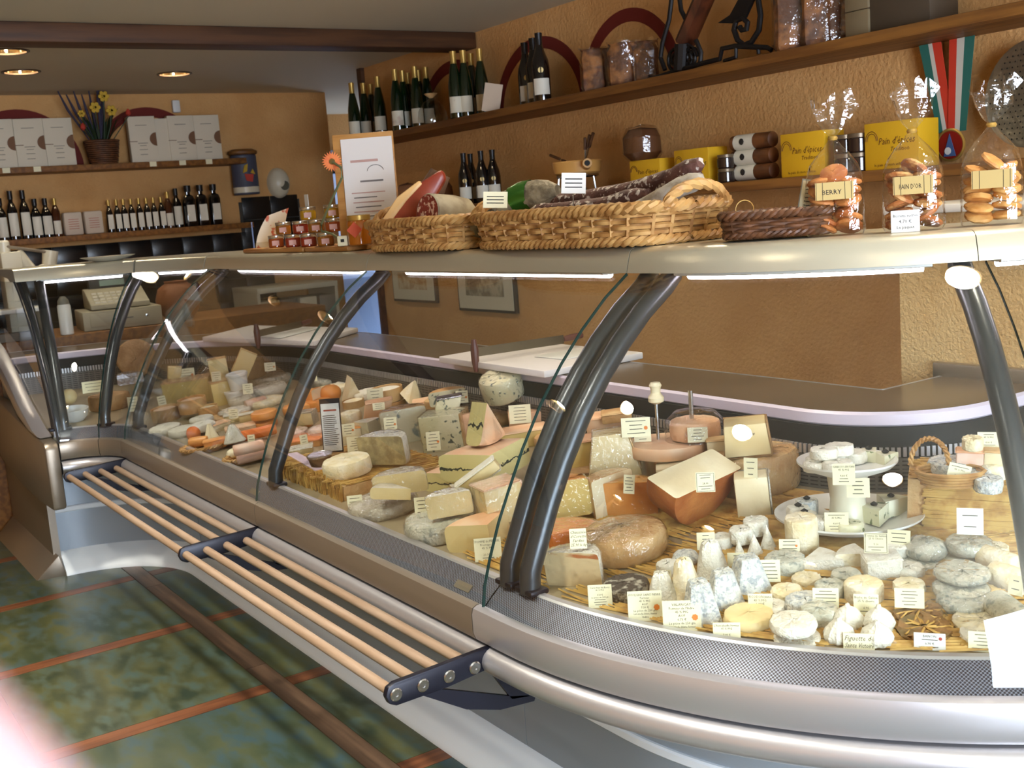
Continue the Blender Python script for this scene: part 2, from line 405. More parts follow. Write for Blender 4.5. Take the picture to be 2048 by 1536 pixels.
def downlight(i, x, y):
    lab = {0: 'recessed ceiling lamp cut by the left edge of the picture, nearest the beam', 1: 'lit recessed ceiling lamp with glowing bulb, at far left', 2: 'recessed round ceiling lamp above the white gift boxes, not glowing',
           3: 'recessed round ceiling lamp half hidden by the wooden beam'}.get(i, 'unseen round ceiling lamp over the shop, some of them added as fill light')
    t = thing('recessed_lamp', lab, 'lamp', (x, y, ZC), group='recessed ceiling lamps')
    G().lathe([(LR+.012, -.004), (LR+.012, .002), (LR-.002, .002), (LR-.002, -.006), (LR+.008, -.006)], 24, cap=False).obj('trim_ring', M_trimring, t)
    g = G(); g.lathe([(LR-.001, 0), (LR-.004, .03), (LR-.02, .08), (.045, .125), (0, .13)], 24, cap=False); g.obj('reflector', M_reflector, t)
    G().lathe([(0, .050), (.035, .051), (.066, .056), (.070, .066), (.03, .11)], 20, cap=False).obj('bulb', M_bulb, t)
    l = bpy.data.lights.new('lamp_light', 'SPOT'); l.energy = 7 if i < 4 else (42 if y > 2 else 40 if x > -.5 else 112 if y > 0 else 140); l.color = (1, .86, .66) if y > 2 or i < 4 else (1, .93, .82); l.spot_size = math.radians(105); l.spot_blend = .7; l.shadow_soft_size = .08
    lo = bpy.data.objects.new('lamp_light', l); COL.objects.link(lo); lo.parent = t; lo.location = (0, 0, .03)
for i, (x, y) in enumerate(LAMPS): downlight(i, x, y)


# ---------------------------------------------------------------- refrigerated counter
ct = thing('display_counter', 'long refrigerated cheese counter with curved glass front and silver canopy', 'counter')
SX2, SX3 = s_of_x(-3.13), s_of_x(-1.885)
def part(name, prof, m, s0=0, s1=SMAX, closed=True, smooth=35, parent=ct): return sweep(prof, s0, s1, closed).obj(name, m, parent, smooth)
# front: bumper, lower rail, panels, plinth. The joints are left open by 3 mm
JO = [0, s_of_left(135), s_of_left(97), SX2, SX3, s_of_right(52), SMAX]
def arcp(c, r, a0, a1, n): return [(c[0]+r*math.cos(math.radians(a0+(a1-a0)*k/n)), c[1]+r*math.sin(math.radians(a0+(a1-a0)*k/n))) for k in range(n+1)]
bump = [(.02, .617), (.004, .617), (-.006, .612), (-.010, .600), (-.010, .56), (-.004, .545), (.03, .535), (.03, .6)]
rail = [(.03, .538)]+[(-.002+.0, .538)]+arcp((.006, .510), .028, 100, 250, 8)+[(.03, .480), (.05, .50)]
JB = [0, s_of_left(135), s_of_left(97), s_of_x(-2.98) if False else SX2+.02, SX3-.02, SMAX]
for a, b in zip(JB[:-1], JB[1:]):
    part('bumper', bump, M_alud if b < SX3 else M_alu, a+.0015, b-.0015)
for a, b in ((0, SX3+.02), (SX3+.02, SMAX)): part('lower_rail', rail, M_alu, a+.001, b-.001)
part('under_tray', [(.03, .49), (.17, .44), (.30, .44), (.30, .60), (.03, .60)], M_grey)
part('ledge_strip', [(.285, .442), (.272, .436), (.270, .425), (.285, .418), (.31, .42), (.31, .44)], M_plinth)
for a, b in ((.0, s_of_left(100)), (s_of_left(100), s_of_x(-2.2)), (s_of_x(-2.2), s_of_x(-1.2) if False else s_of_right(35)), (s_of_right(35), SMAX)):
    part('upper_panel', [(.29, .42), (.29, .285), (.32, .285), (.32, .42)], M_grey, a+.001, b-.001)
    part('panel_strip', [(.284, .287), (.280, .283), (.280, .268), (.284, .264), (.32, .264), (.32, .287)], M_plinth, a+.001, b-.001)
    part('lower_panel', [(.29, .264), (.29, .09), (.32, .09), (.32, .264)], M_grey, a+.001, b-.001)
part('plinth', [(.205, .004), (.205, .012), (.212, .022), (.285, .095), (.30, .098), (.33, .098), (.33, .004)], M_plinth)
# grille, deck, back vent, worktop
for a, b in ((.012, SX3-.002), (SX3+.002, SMAX)):
    part('front_grille', [(.006, .612), (.020, .624), (.040, .642), (.058, .656)], M_perf, a, b, closed=False)
part('grille_rim', [(.058, .6565), (.062, .660), (.076, .660), (.080, .654), (.080, .63), (.058, .63)], M_alu)
part('deck', [(.08, deck_z(.08)), (.835, deck_z(.835)), (.835, .66), (.08, .60)], M_deck)
part('inner_body', [(.31, .60), (1.12, .60), (1.12, .02), (.31, .02)], M_grey)
part('vent_panel', [(.835, .715), (.835, .80), (.84, .80), (.84, .715)], M_slot, closed=True)
part('vent_shade_strip', [(.85, .715), (.85, .865), (.87, .865), (.87, .715)], M_dark)  # solid dark strip, its colour stands in for shade behind the louvres
g = G(); s = .0; pitch = .0125
while s < SMAX:
    x, y, nx, ny = station(s); loc = (s > LA+LS)
    rad = (RR-.84)/RR if LA+LS < s < LA+LS+LC else (RL+.84)/RL if s < LA else 1
    c = (x+nx*.838, y+ny*.838, .812); g.box(c, (.0075, .006, .022), rz=math.atan2(-nx, ny)); s += pitch/rad
tag(g.obj('vent_louvres', M_alu, ct), kind='stuff')
wt = [(.862, .866), (.858, .870), (.858, .893), (.866, .899)]
part('worktop_lip', wt+[(.90, .899), (.90, .866)], M_lip)
part('worktop', [(.866, .8995), (1.145, .8995), (1.145, .86), (.90, .86)], M_worktop)
part('rear_edge', [(1.145, .90), (1.155, .90), (1.155, .86), (1.145, .86)], M_alu)
part('back_body', [(.87, .86), (1.12, .86), (1.12, .60), (.87, .60)], M_grey)
G().box((-1.46, 2.52, .91), (.7, .022, .05)).obj('end_upstand', M_alud, ct, bevel=.006)
# canopy in joined lengths, lamps under it
canp = [(.437, 1.257), (.440, 1.270), (.450, 1.300), (.458, 1.308), (.472, 1.312), (.80, 1.312), (.81, 1.30), (.81, 1.285), (.60, 1.270), (.56, 1.256)]
for a, b in zip(JO[:-1], JO[1:]):
    if b-a < .06: continue
    part('canopy', canp, M_cano, a+.0015, b-.0015)
for a, b in ((s_of_left(172), s_of_left(142)), (s_of_left(128), s_of_left(105)), (s_of_x(-4.4), s_of_x(-3.25)), (s_of_x(-3.0), s_of_x(-2.0)), (s_of_right(3), s_of_right(46)), (s_of_right(56), s_of_right(88))):
    f = part('lamp_housing', [(.462, 1.2562), (.462, 1.251), (.466, 1.249), (.535, 1.249), (.54, 1.251), (.54, 1.2562)], M_white, a, b)
    sweep(arcp((.50, 1.2488), .010, 180, 360, 6), a+.02*(b-a), b-.02*(b-a), True).obj('fluorescent_tube', M_tubelight, f)
# glass panes
GP = [(.004, .613), (.012, .66), (.030, .715), (.058, .785), (.088, .845), (.130, .925), (.185, 1.012), (.245, 1.088), (.305, 1.152), (.372, 1.212), (.437, 1.2575)]
def off(prof, t):
    out = []
    for i, (d, z) in enumerate(prof):
        a = prof[max(i-1, 0)]; b = prof[min(i+1, len(prof)-1)]; L = math.hypot(b[0]-a[0], b[1]-a[1]); out.append((d+(b[1]-a[1])/L*t, z-(b[0]-a[0])/L*t))
    return out
JG = [s_of_left(178), s_of_left(136), s_of_left(93), SX2, SX3, s_of_right(53), SMAX]
for a, b in zip(JG[:-1], JG[1:]):
    g = sweep(GP, a+.001, b-.001, False); inn = off(GP, .006); o = len(g.v); sweep(list(reversed(inn)), a+.001, b-.001, False, g=g)
    pane = g.obj('glass_pane', M_glass, ct, 60)
    e = G()
    for s, q in ((a+.001, 1), (b-.001, -1)):
        e = G(); pts = [at_sd(s, d, z) for d, z in GP]+[at_sd(s, d, z) for d, z in reversed(inn)]
        n = len(GP); e.add(pts, [(i, i+1, 2*n-2-i, 2*n-1-i) for i in range(n-1)]); e.obj('pane_edge', M_edge, pane, 0)
# supporting tubes behind the glass
TPI = off([(d, z) for d, z in GP], .040)
TPI = [p for p in TPI if p[1] > .66]; TPI = [(.062, .655), (.066, .70)]+TPI[2:]+[(.49, 1.252)]
fine = []
for i in range(len(TPI)-1):
    for k in range(3): fine.append((TPI[i][0]+(TPI[i+1][0]-TPI[i][0])*k/3, TPI[i][1]+(TPI[i+1][1]-TPI[i][1])*k/3))
fine.append(TPI[-1])
for s in (s_of_left(177), s_of_left(171), s_of_left(135), s_of_left(88), s_of_x(-3.105), s_of_x(-1.862), s_of_x(-1.790), s_of_right(50.5)):
    tb = G().tube([at_sd(s, d, z) for d, z in fine], .0215, 14).obj('glass_support', M_tube, ct, 60)
    x, y, nx, ny = station(s)
    G().box((x+nx*.066, y+ny*.066, .662), (.06, .045, .012), rz=math.atan2(-nx, ny)).obj('foot', M_black, tb, bevel=.004)
# small plates on the grille
for x, wd in ((-3.19, .06), (-1.99, .06)):
    p_ = at_sd(s_of_x(x), .026, .630); G().box((0, 0, 0), (wd, .004, .018)).obj('name_plate', M_alud, ct, loc=p_, rot=(math.radians(-45), 0, 0))
# end panel at the left end
ep = G().prism([(-4.72, .345), (-4.72, .60), (-4.74, .625), (-4.95, .64), (-5.3, .665), (-5.62, .70), (-5.93, .70), (-5.93, .46), (-5.80, .40), (-5.35, .345), (-5.0, .335)], .862, .917, axis='y').obj('end_panel', M_alud, ct, bevel=.012)
G().prism([(-4.80, .634), (-4.92, .655), (-5.14, .735), (-5.36, .845), (-5.6, .945), (-5.93, 1.02), (-5.93, .95), (-5.63, .875), (-5.40, .775), (-5.2, .685), (-5.0, .642)], .858, .919, axis='y').obj('end_panel_arm', M_alu, ct, bevel=.01)
G().box((-5.46, .905, .21), (.9, .03, .36)).obj('end_base', M_alud, ct)
foot = G(); foot.add([(-4.955, .90, .10), (-5.93, .90, .10), (-5.93, .80, .0), (-4.985, .80, .0), (-4.955, .925, .0), (-5.93, .925, 0)], [(0, 1, 2, 3), (0, 3, 4), (1, 5, 2), (2, 5, 4, 3), (0, 4, 5, 1)])
foot.obj('end_foot', M_alud, ct, bevel=.006)
g = G(); n = len(GP); g.add([(CLX-RL-d, .921, z) for d, z in GP]+[(CLX-RL-.85, .921, 1.257), (CLX-RL-.85, .921, .66)], [tuple(range(n+2))]); g.obj('end_pane', M_glass, ct, 0)
G().tube([(CLX-RL-d+.0, .921, z) for d, z in GP], .005, 6).obj('end_pane_edge', M_tube, ct)
G().lathe([(.055, 0), (.055, .002), (.05, .004), (.0, .004)], 24, M=TR(-4.79, 1.02, .535) @ Matrix.Diagonal((1, .6, 1, 1))).obj('round_vent', M_alu, ct)
# bag rack: brackets and rods
ry = [.905, .965, 1.025, 1.085]
for x, nm in ((-4.55, 0), (-3.13, 1), (-1.868, 2)):
    poly = [(.882, .512), (.888, .526), (.905, .530), (1.145, .545), (1.128, .500), (1.0, .500), (.94, .476), (.905, .484), (.888, .492)]
    poly = [(.884, .510), (.892, .527), (.91, .530), (1.135, .536), (1.118, .500), (1.03, .492), (1.02, .480), (1.115, .425), (1.14, .470), (1.155, .462), (1.225, .402), (1.21, .392), (1.10, .405), (.93, .478), (.895, .490)]
    main = [(.884, .508), (.890, .524), (.905, .531), (1.13, .540), (1.118, .494), (1.02, .485), (.905, .484), (.890, .492)]
    b = G().prism(main, x-.008, x+.008, axis='x').obj('rack_bracket', M_black, ct, bevel=.003)
    G().prism([(.96, .488), (1.0, .488), (1.08, .455), (1.17, .418), (1.23, .402), (1.225, .390), (1.14, .398), (1.06, .425)], x-.005, x+.005, axis='x').obj('brace', M_black, b)
    G().prism([(1.115, .50), (1.145, .50), (1.23, .402), (1.17, .412)], x-.005, x+.005, axis='x').obj('brace', M_black, b)
    if nm == 2:
        for y in ry:
            bo = G(); bo.lathe([(.0135, 0), (.0135, .003), (.011, .005), (.004, .005), (.004, .003), (0, .003)], 16, M=TR(x+.008, y, .508) @ RY(PI/2)); bo.obj('bolt', M_steel, b)
for y in ry:
    G().tube([(-4.59, y, .508), (-1.876, y, .508)], .0115, 12).obj('rack_rod', M_rod, ct)


# ---------------------------------------------------------------- cheeses
CH = {
 'bloom': mat('white_bloom_rind', (238, 232, 216), .75, var=(216, 206, 182), vs=45, lo=.5, hi=.75, bump=.5, bs=220),
 'cream': mat('cream_rind', (234, 216, 172), .6, var=(244, 232, 204), vs=30, bump=.35, bs=150),
 'butter': mat('buttery_paste', (236, 214, 160), .45, var=(228, 202, 142), vs=10, bump=.1, bs=80),
 'pale': mat('pale_paste', (240, 226, 190), .45, var=(232, 214, 172), vs=10, bump=.1, bs=80),
 'yellow': mat('yellow_paste', (226, 200, 126), .42, var=(216, 186, 108), vs=8, bump=.1, bs=80),
 'holes': mat('eyed_paste', (236, 216, 168), .45, var=(228, 204, 150), vs=8, spots=(132, 112, 78), ss=60, sthr=.735),
 'ash': mat('ash_rind', (204, 204, 198), .8, var=(230, 228, 218), vs=60, lo=.4, hi=.6, spots=(172, 176, 178), ss=130, sthr=.56, ssoft=.07, bump=.6, bs=200),
 'ashgrey': mat('grey_ash_rind', (188, 186, 168), .75, var=(218, 212, 192), vs=34, lo=.4, hi=.65, spots=(150, 154, 144), ss=70, sthr=.6, ssoft=.06, bump=.5, bs=160),
 'darkash': mat('dark_ash_rind', (74, 66, 58), .8, var=(176, 168, 152), vs=55, lo=.52, hi=.62, bump=.9, bs=140),
 'grey': mat('grey_natural_rind', (178, 168, 150), .75, var=(206, 196, 178), vs=26, lo=.4, hi=.62, bump=.6, bs=130),
 'brown': mat('brown_rind', (152, 112, 70), .65, var=(176, 138, 94), vs=16, bump=.4, bs=100),
 'tan': mat('tan_rind', (196, 150, 96), .6, var=(214, 178, 126), vs=14, bump=.3, bs=100),
 'redbrown': mat('red_brown_rind', (166, 92, 46), .5, var=(194, 124, 66), vs=10, bump=.3, bs=90),
 'orange': mat('orange_rind', (226, 142, 66), .38, var=(236, 164, 92), vs=7, bump=.15, bs=60),
 'deep': mat('deep_orange_paste', (228, 118, 48), .38, var=(236, 140, 70), vs=7),
 'amber': mat('amber_wax', (222, 148, 30), .3, var=(206, 120, 26), vs=6),
 'salmon': mat('pinkish_rind', (232, 178, 136), .5, var=(236, 200, 164), vs=9),
 'blue': mat('blue_veined_paste', (232, 222, 186), .5, var=(214, 206, 164), vs=9, spots=(84, 96, 88), ss=62, sthr=.615),
 'blues': mat('blue_smear_paste', (230, 224, 194), .5, var=(126, 146, 150), vs=22, lo=.58, hi=.66),
 'mottle': mat('mottled_paste', (150, 134, 96), .6, var=(190, 172, 124), vs=40, lo=.4, hi=.6),
 'vein': mat('orange_veined_paste', (234, 206, 158), .5, var=(196, 116, 70), vs=9, lo=.62, hi=.7, stretch=(1, 1, 4)),
 'foil': mat('silver_foil', (196, 192, 200), .22, .9, bump=.5, bs=50),
 'dim': mat('dark_brown_rind', (92, 70, 48), .7, var=(116, 92, 64), vs=20, bump=.4, bs=90),
 'leaf': mat('chestnut_leaf', (146, 106, 60), .6, var=(112, 92, 54), vs=20, bump=.5, bs=60),
 'herb': mat('herbed_paste', (226, 224, 190), .55, var=(238, 234, 210), vs=12, spots=(112, 126, 84), ss=48, sthr=.66),
 'pink': mat('washed_pink_rind', (226, 176, 150), .5, var=(236, 204, 184), vs=12),
 'wick': M_wick, 'white': M_white, 'offw': M_offw,
}
def morbier():
    m = mat('morbier_paste', (228, 212, 150), .45); N = m.node_tree.nodes; L = m.node_tree.links; p = N['Principled BSDF']
    tc = N.new('ShaderNodeTexCoord'); sp = N.new('ShaderNodeSeparateXYZ'); n = N.new('ShaderNodeTexNoise'); n.inputs['Scale'].default_value = 70; n.inputs['Detail'].default_value = 5
    L.new(tc.outputs['Generated'], sp.inputs[0]); L.new(tc.outputs['Object'], n.inputs['Vector'])
    a = N.new('ShaderNodeMath'); a.operation = 'SUBTRACT'; a.inputs[1].default_value = .46; L.new(sp.outputs[2], a.inputs[0])
    n2 = N.new('ShaderNodeMath'); n2.operation = 'MULTIPLY_ADD'; n2.inputs[1].default_value = .34; n2.inputs[2].default_value = -.17; L.new(n.outputs[0], n2.inputs[0])
    s = N.new('ShaderNodeMath'); s.operation = 'ADD'; L.new(a.outputs[0], s.inputs[0]); L.new(n2.outputs[0], s.inputs[1])
    ab = N.new('ShaderNodeMath'); ab.operation = 'ABSOLUTE'; L.new(s.outputs[0], ab.inputs[0])
    lt = N.new('ShaderNodeMath'); lt.operation = 'LESS_THAN'; lt.inputs[1].default_value = .034; L.new(ab.outputs[0], lt.inputs[0])
    mx = N.new('ShaderNodeMix'); mx.data_type = 'RGBA'; mx.inputs['A'].default_value = lin((230, 214, 150)); mx.inputs['B'].default_value = lin((64, 68, 60)); L.new(lt.outputs[0], mx.inputs['Factor']); L.new(mx.outputs['Result'], p.inputs['Base Color'])
    return m
CH['morbier'] = morbier()
M_film = clear_mat('cling_film', (.97, .97, .97), 1.35, .06, .05, bump=1.0, bs=60)
def deck_rot(x, y):
    if x < CLX: n = Vector((x-CLX, y-CLY)).normalized() if y > CLY else Vector((-1, 0))
    elif x < CRX: n = Vector((0, 1))
    else: n = Vector((CRX-x, CRY-y)).normalized() if y < CRY else Vector((-1, 0))
    return Vector((0, 0, 1)).rotation_difference(Vector((-n.x*.1027, -n.y*.1027, 1)).normalized()).to_matrix().to_4x4()
def jit(g, a, seed):
    R = random.Random(seed); c = {}
    for i, v in enumerate(g.v):
        k = (round(v[0], 5), round(v[1], 5), round(v[2], 5))
        if k not in c: c[k] = (v[0]+R.uniform(-a, a), v[1]+R.uniform(-a, a), v[2]+(R.uniform(-a, a) if v[2] > .004 else 0))
        g.v[i] = c[k]
    return g
def wheel_prof(r, h, b=None, dome=0):
    b = b or min(.3*h, .16*r)
    return [(r-b, 0), (r-.3*b, .3*b), (r, b), (r*1.012, h/2), (r, h-b), (r-.3*b, h-.3*b), (r-b, h), (r*.5, h+dome*.7), (.001, h+dome)]
def sector(R, h, ang, b):
    """cheese cut from a wheel: centred on +y, apex at the origin side; returns rind, paste"""
    n = max(4, int(ang/9)); ri = G(); pa = G(); rings = []
    for j in range(n+1):
        a = math.radians(90-ang/2+ang*j/n); ca, sa = math.cos(a), math.sin(a)
        rings.append([((R-b)*ca, (R-b)*sa, 0), ((R-.25*b)*ca, (R-.25*b)*sa, .3*b), (R*ca, R*sa, b), (R*ca, R*sa, h-b), ((R-.25*b)*ca, (R-.25*b)*sa, h-.3*b), ((R-b)*ca, (R-b)*sa, h)])
    vs = [p for r in rings for p in r]+[(0, 0, 0), (0, 0, h)]; A0, A1 = len(vs)-2, len(vs)-1; m = 6; fs = []
    for j in range(n):
        for i in range(m-1): fs.append((j*m+i, (j+1)*m+i, (j+1)*m+i+1, j*m+i+1))
        fs.append((A1, j*m+m-1, (j+1)*m+m-1)); fs.append((A0, (j+1)*m, j*m))
    ri.add(vs, fs)
    for r in (rings[0], rings[-1]): pa.add([(0, 0, 0)]+r+[(0, 0, h)], [tuple(range(8))])
    return ri, pa
NAMES = {'wheel': 'round_cheese', 'wedge': 'cheese_wedge', 'half': 'half_cheese', 'block': 'cheese_block', 'pyr': 'goat_cheese_pyramid', 'tallpyr': 'goat_cheese_tower', 'cone': 'goat_cheese_cone', 'fig': 'fig_shaped_goat_cheese', 'log': 'cheese_log', 'ball': 'cheese_ball', 'tub': 'cheese_tub', 'woodbox': 'boxed_cheese', 'riser': 'straw_covered_crate', 'tray': 'wicker_tray', 'leaf': 'leaf_wrapped_cheese', 'bowl': 'white_bowl', 'sign': 'black_framed_sign'}
CATS = {'tub': 'tub', 'riser': 'crate', 'tray': 'tray', 'bowl': 'bowl'}
def cheese(i, kind, loc, w_, d_, h_, yaw, o, label):
    m = CH[o.get('mat', 'bloom')]; pm = CH[o.get('paste', 'butter')]; parts = []; r = w_/2; tilt = o.get('rx', 0); ty = o.get('ry', 0)
    if kind == 'wheel':
        g = G().lathe(wheel_prof(r, h_, dome=o.get('dome', 0)*h_), 36, cap=True); jit(g, .0012, i); parts.append(('rind', g, m))
    elif kind in ('wedge', 'half'):
        ang = o.get('ang', 180 if kind == 'half' else 50); R = w_*o.get('rf', .5 if kind == 'half' else 1.0); ri, pa = sector(R, h_, ang, min(.28*h_, .14*R)*o.get('rb', 1))
        sh = TR(0, -R*(.42 if kind == 'half' else .62), 0); q = RZ(math.radians(o.get('rz', 0)))
        for nm, g, mm in (('rind', ri, m), ('paste', pa, pm)): g.v = [tuple(q @ sh @ Vector(v)) for v in g.v]; parts.append((nm, g, mm))
    elif kind == 'block':
        sl = o.get('sl', 0); g = G(); x, y, z = r, d_/2, h_; tw = o.get('tw', 1.0)
        g.add([(-x, -y, 0), (x, -y, 0), (x, y, 0), (-x, y, 0), (-x*tw+sl*z, -y*tw, z), (x*tw+sl*z, -y*tw, z), (x*tw+sl*z, y, z), (-x*tw+sl*z, y, z)], [(0, 3, 2, 1), (4, 5, 6, 7), (0, 1, 5, 4), (1, 2, 6, 5), (2, 3, 7, 6), (3, 0, 4, 7)])
        parts.append(('paste', g, pm))
        rg = G(); t = .0035; V = [Vector(v) for v in g.v]
        for ch, q in (('b', (0, 3, 2, 1)), ('t', (4, 5, 6, 7)), ('f', (0, 1, 5, 4)), ('r', (1, 2, 6, 5)), ('k', (2, 3, 7, 6)), ('l', (3, 0, 4, 7))):
            if ch in o.get('rf', 't'):
                n = (V[q[1]]-V[q[0]]).cross(V[q[2]]-V[q[0]]).normalized()*t
                rg.add([V[k] for k in q]+[V[k]+n for k in q], [(0, 1, 2, 3), (4, 5, 6, 7), (0, 1, 5, 4), (1, 2, 6, 5), (2, 3, 7, 6), (3, 0, 4, 7)])
        if rg.v: parts.append(('rind', rg, m))
    elif kind == 'pyr':
        t = o.get('top', .5); b = .1*r; g = G().lathe([(r-b, 0), (r, b), (r*(t+.08*(1-t)), h_-b), (r*t-.3*b, h_-.2*b), (r*t-b, h_), (.001, h_)], 40, sq=7); jit(g, .0015, i); parts.append(('rind', g, m))
    elif kind == 'tallpyr':
        g = G().lathe([(r*.92, 0), (r, .06*h_), (r*.82, .45*h_), (r*.55, .85*h_), (r*.45, .95*h_), (r*.25, h_), (.001, h_*1.01)], 32, sq=3.2); jit(g, .002, i); parts.append(('rind', g, m))
    elif kind == 'cone':
        g = G().lathe([(r*.95, 0), (r, .05*h_), (r*.12, .93*h_), (.001, h_)], 24); parts.append(('rind', g, m))
    elif kind == 'fig':
        g = G().lathe([(r*.6, 0), (r*.92, .12*h_), (r, .32*h_), (r*.86, .56*h_), (r*.5, .76*h_), (r*.2, .88*h_), (r*.1, h_)], 22)
        g.v = [(x*(1+.05*math.cos(11*math.atan2(y, x))), y*(1+.05*math.cos(11*math.atan2(y, x))), z) for x, y, z in g.v]; jit(g, .001, i); parts.append(('rind', g, m))
    elif kind == 'log':
        rr = d_/2; g = G().lathe(wheel_prof(rr, w_, .3*rr), 24, M=TR(-w_/2, 0, rr) @ RY(PI/2)); jit(g, .001, i); parts.append(('rind', g, m))
    elif kind == 'ball':
        hh = h_/2; g = G().lathe([(.001, 0)]+[(r*math.sin(PI*k/12)**.8, hh-hh*math.cos(PI*k/12)) for k in range(1, 12)]+[(.001, h_)], 26, cap=False); jit(g, .0012, i); parts.append(('rind', g, m))
    elif kind == 'tub':
        parts.append(('pot', G().lathe([(r*.78, 0), (r*.92, h_*.8), (r*.92, h_*.84), (r*.9, h_*.84), (r*.76, .004), (0, .004)], 28, cap=False), CH[o.get('mat', 'white')]))
        parts.append(('lid', G().lathe([(r*.93, h_*.80), (r, h_*.82), (r, h_*.96), (r*.9, h_), (r*.86, h_*.95), (.001, h_*.95)], 28), CH[o.get('paste', 'white')]))
    elif kind == 'bowl':
        parts.append(('bowl', G().lathe([(r*.55, 0), (r*.9, h_*.4), (r, h_), (r*.94, h_), (r*.84, h_*.4), (r*.5, .006), (0, .006)], 32, cap=False), M_white))
    elif kind == 'woodbox':
        parts.append(('box', G().lathe([(0, 0), (r, 0), (r, h_), (r*.95, h_), (r*.95, .004), (0, .004)], 32, cap=False), CH['tan']))
        parts.append(('cheese', G().lathe(wheel_prof(r*.92, h_*o.get('fill', .8)), 28, M=TR(0, 0, .0045)), m))
    elif kind == 'leaf':
        g = G().lathe(wheel_prof(r, h_, .4*h_), 18); jit(g, .005, i); parts.append(('leaf_wrapping', g, CH['leaf']))
        rf = G()
        for q in range(3):
            a = PI*q/3+.3; R_ = r*1.03; rf.tube([(math.cos(a)*R_*math.cos(b), math.sin(a)*R_*math.cos(b), h_/2+(h_*.56)*math.sin(b)) for b in [PI*k/12 for k in range(13)]], .0022, 5)
        for q in range(7):
            a = 2*PI*q/7; rf.tube([(0, 0, h_*1.06), (r*.5*math.cos(a), r*.5*math.sin(a), h_*1.12), (r*.95*math.cos(a+.3), r*.95*math.sin(a+.3), h_*.9)], .0018, 4)
        parts.append(('raffia', rf, M_straw))
    elif kind == 'riser':
        g = G(); g.box((0, 0, h_/2), (w_, d_, h_)); parts.append(('crate', g, CH['tan'])); st = G(); R = random.Random(i)
        for q in range(120):
            y = R.uniform(-d_/2, d_/2); a = R.uniform(-.06, .06); L_ = w_*R.uniform(.55, .98); x = R.uniform(-.5, .5)*(w_-L_); st.box((x, y, h_+.003+R.uniform(0, .004)), (L_, .004, .003), rz=a)
        for q in range(150):
            z = R.uniform(.06, .98)*h_; L_ = w_*R.uniform(.5, .86); x = w_*.06+R.uniform(-.5, .5)*(w_*.86-L_)
            st.box((0, 0, 0), (L_, .003, .004), M=TR(x, -d_/2-.002-R.uniform(0, .004), z) @ RY(R.uniform(-.05, .05)))
        parts.append(('straw', st, M_straw))
    elif kind == 'tray':
        rim = G(); N = 60
        for ph in (0, PI): rim.tube([((r+.004*math.cos(9*a*2+ph))*math.cos(a), (d_/2+.004*math.cos(18*a+ph))*math.sin(a), h_+.004*math.sin(18*a+ph)) for a in [2*PI*k/N for k in range(N)]], .0045, 5, closed=True)
        parts.append(('rim', rim, M_wick)); wv = G()
        for q in range(4):
            f = .8+.2*q/4; wv.tube([(r*f*math.cos(a)+.002*math.cos(15*a+q*PI), d_/2*f*math.sin(a), .004+h_*q/4) for a in [2*PI*k/N for k in range(N)]], .0045, 5, closed=True)
        wv.add([(r*.8*math.cos(2*PI*k/N), d_*.4*math.sin(2*PI*k/N), .003) for k in range(N)], [tuple(range(N))]); parts.append(('weave', wv, M_wick))
    T = RX(math.radians(tilt)) @ RY(math.radians(ty))
    if tilt or ty:
        for nm, g, mm in parts: g.v = [tuple(T @ Vector(v)) for v in g.v]
        mz = min(v[2] for nm, g, mm in parts for v in g.v)
        for nm, g, mm in parts: g.v = [(v[0], v[1], v[2]-mz) for v in g.v]
    if o.get('wrap'):
        f = G()
        for nm, g, mm in parts: f.add(g.v, g.f)
        zc = h_/2; f.v = [(v[0]*1.03, v[1]*1.03, max(.001, zc+(v[2]-zc)*1.04)) for v in f.v]; jit(f, .0015, i+99); parts.append(('plastic_wrap', f, M_film))
    for q in range(o.get('olive', 0)):
        a = G().ball if False else G(); a.lathe([(.001, 0), (.006, .002), (.0085, .006), (.006, .010), (.001, .012)], 12, M=TR(.004*q, .003*q, h_*.995)); parts.append(('olive', a, M_dark))
    cat = CATS.get(kind, 'cheese'); nm0 = NAMES[kind]; z = loc[2]-.002
    MW = TR(loc[0], loc[1], z) @ deck_rot(loc[0], loc[1]) @ RZ(yaw)
    grp = o.get('grp')
    bv = .004 if kind == 'block' else 0
    if len(parts) == 1:
        ob = tag(parts[0][1].obj(nm0, parts[0][2], bevel=bv), label, cat, grp); ob.matrix_world = MW; return ob
    e = thing(nm0, label, cat, group=grp); e.matrix_world = MW
    for nm, g, mm in parts: tag(g.obj(nm, mm, e, smooth=(60 if nm == 'plastic_wrap' else 35), bevel=(bv if nm in ('paste', 'rind') else 0)), kind='stuff' if nm == 'straw' else None)
    return e
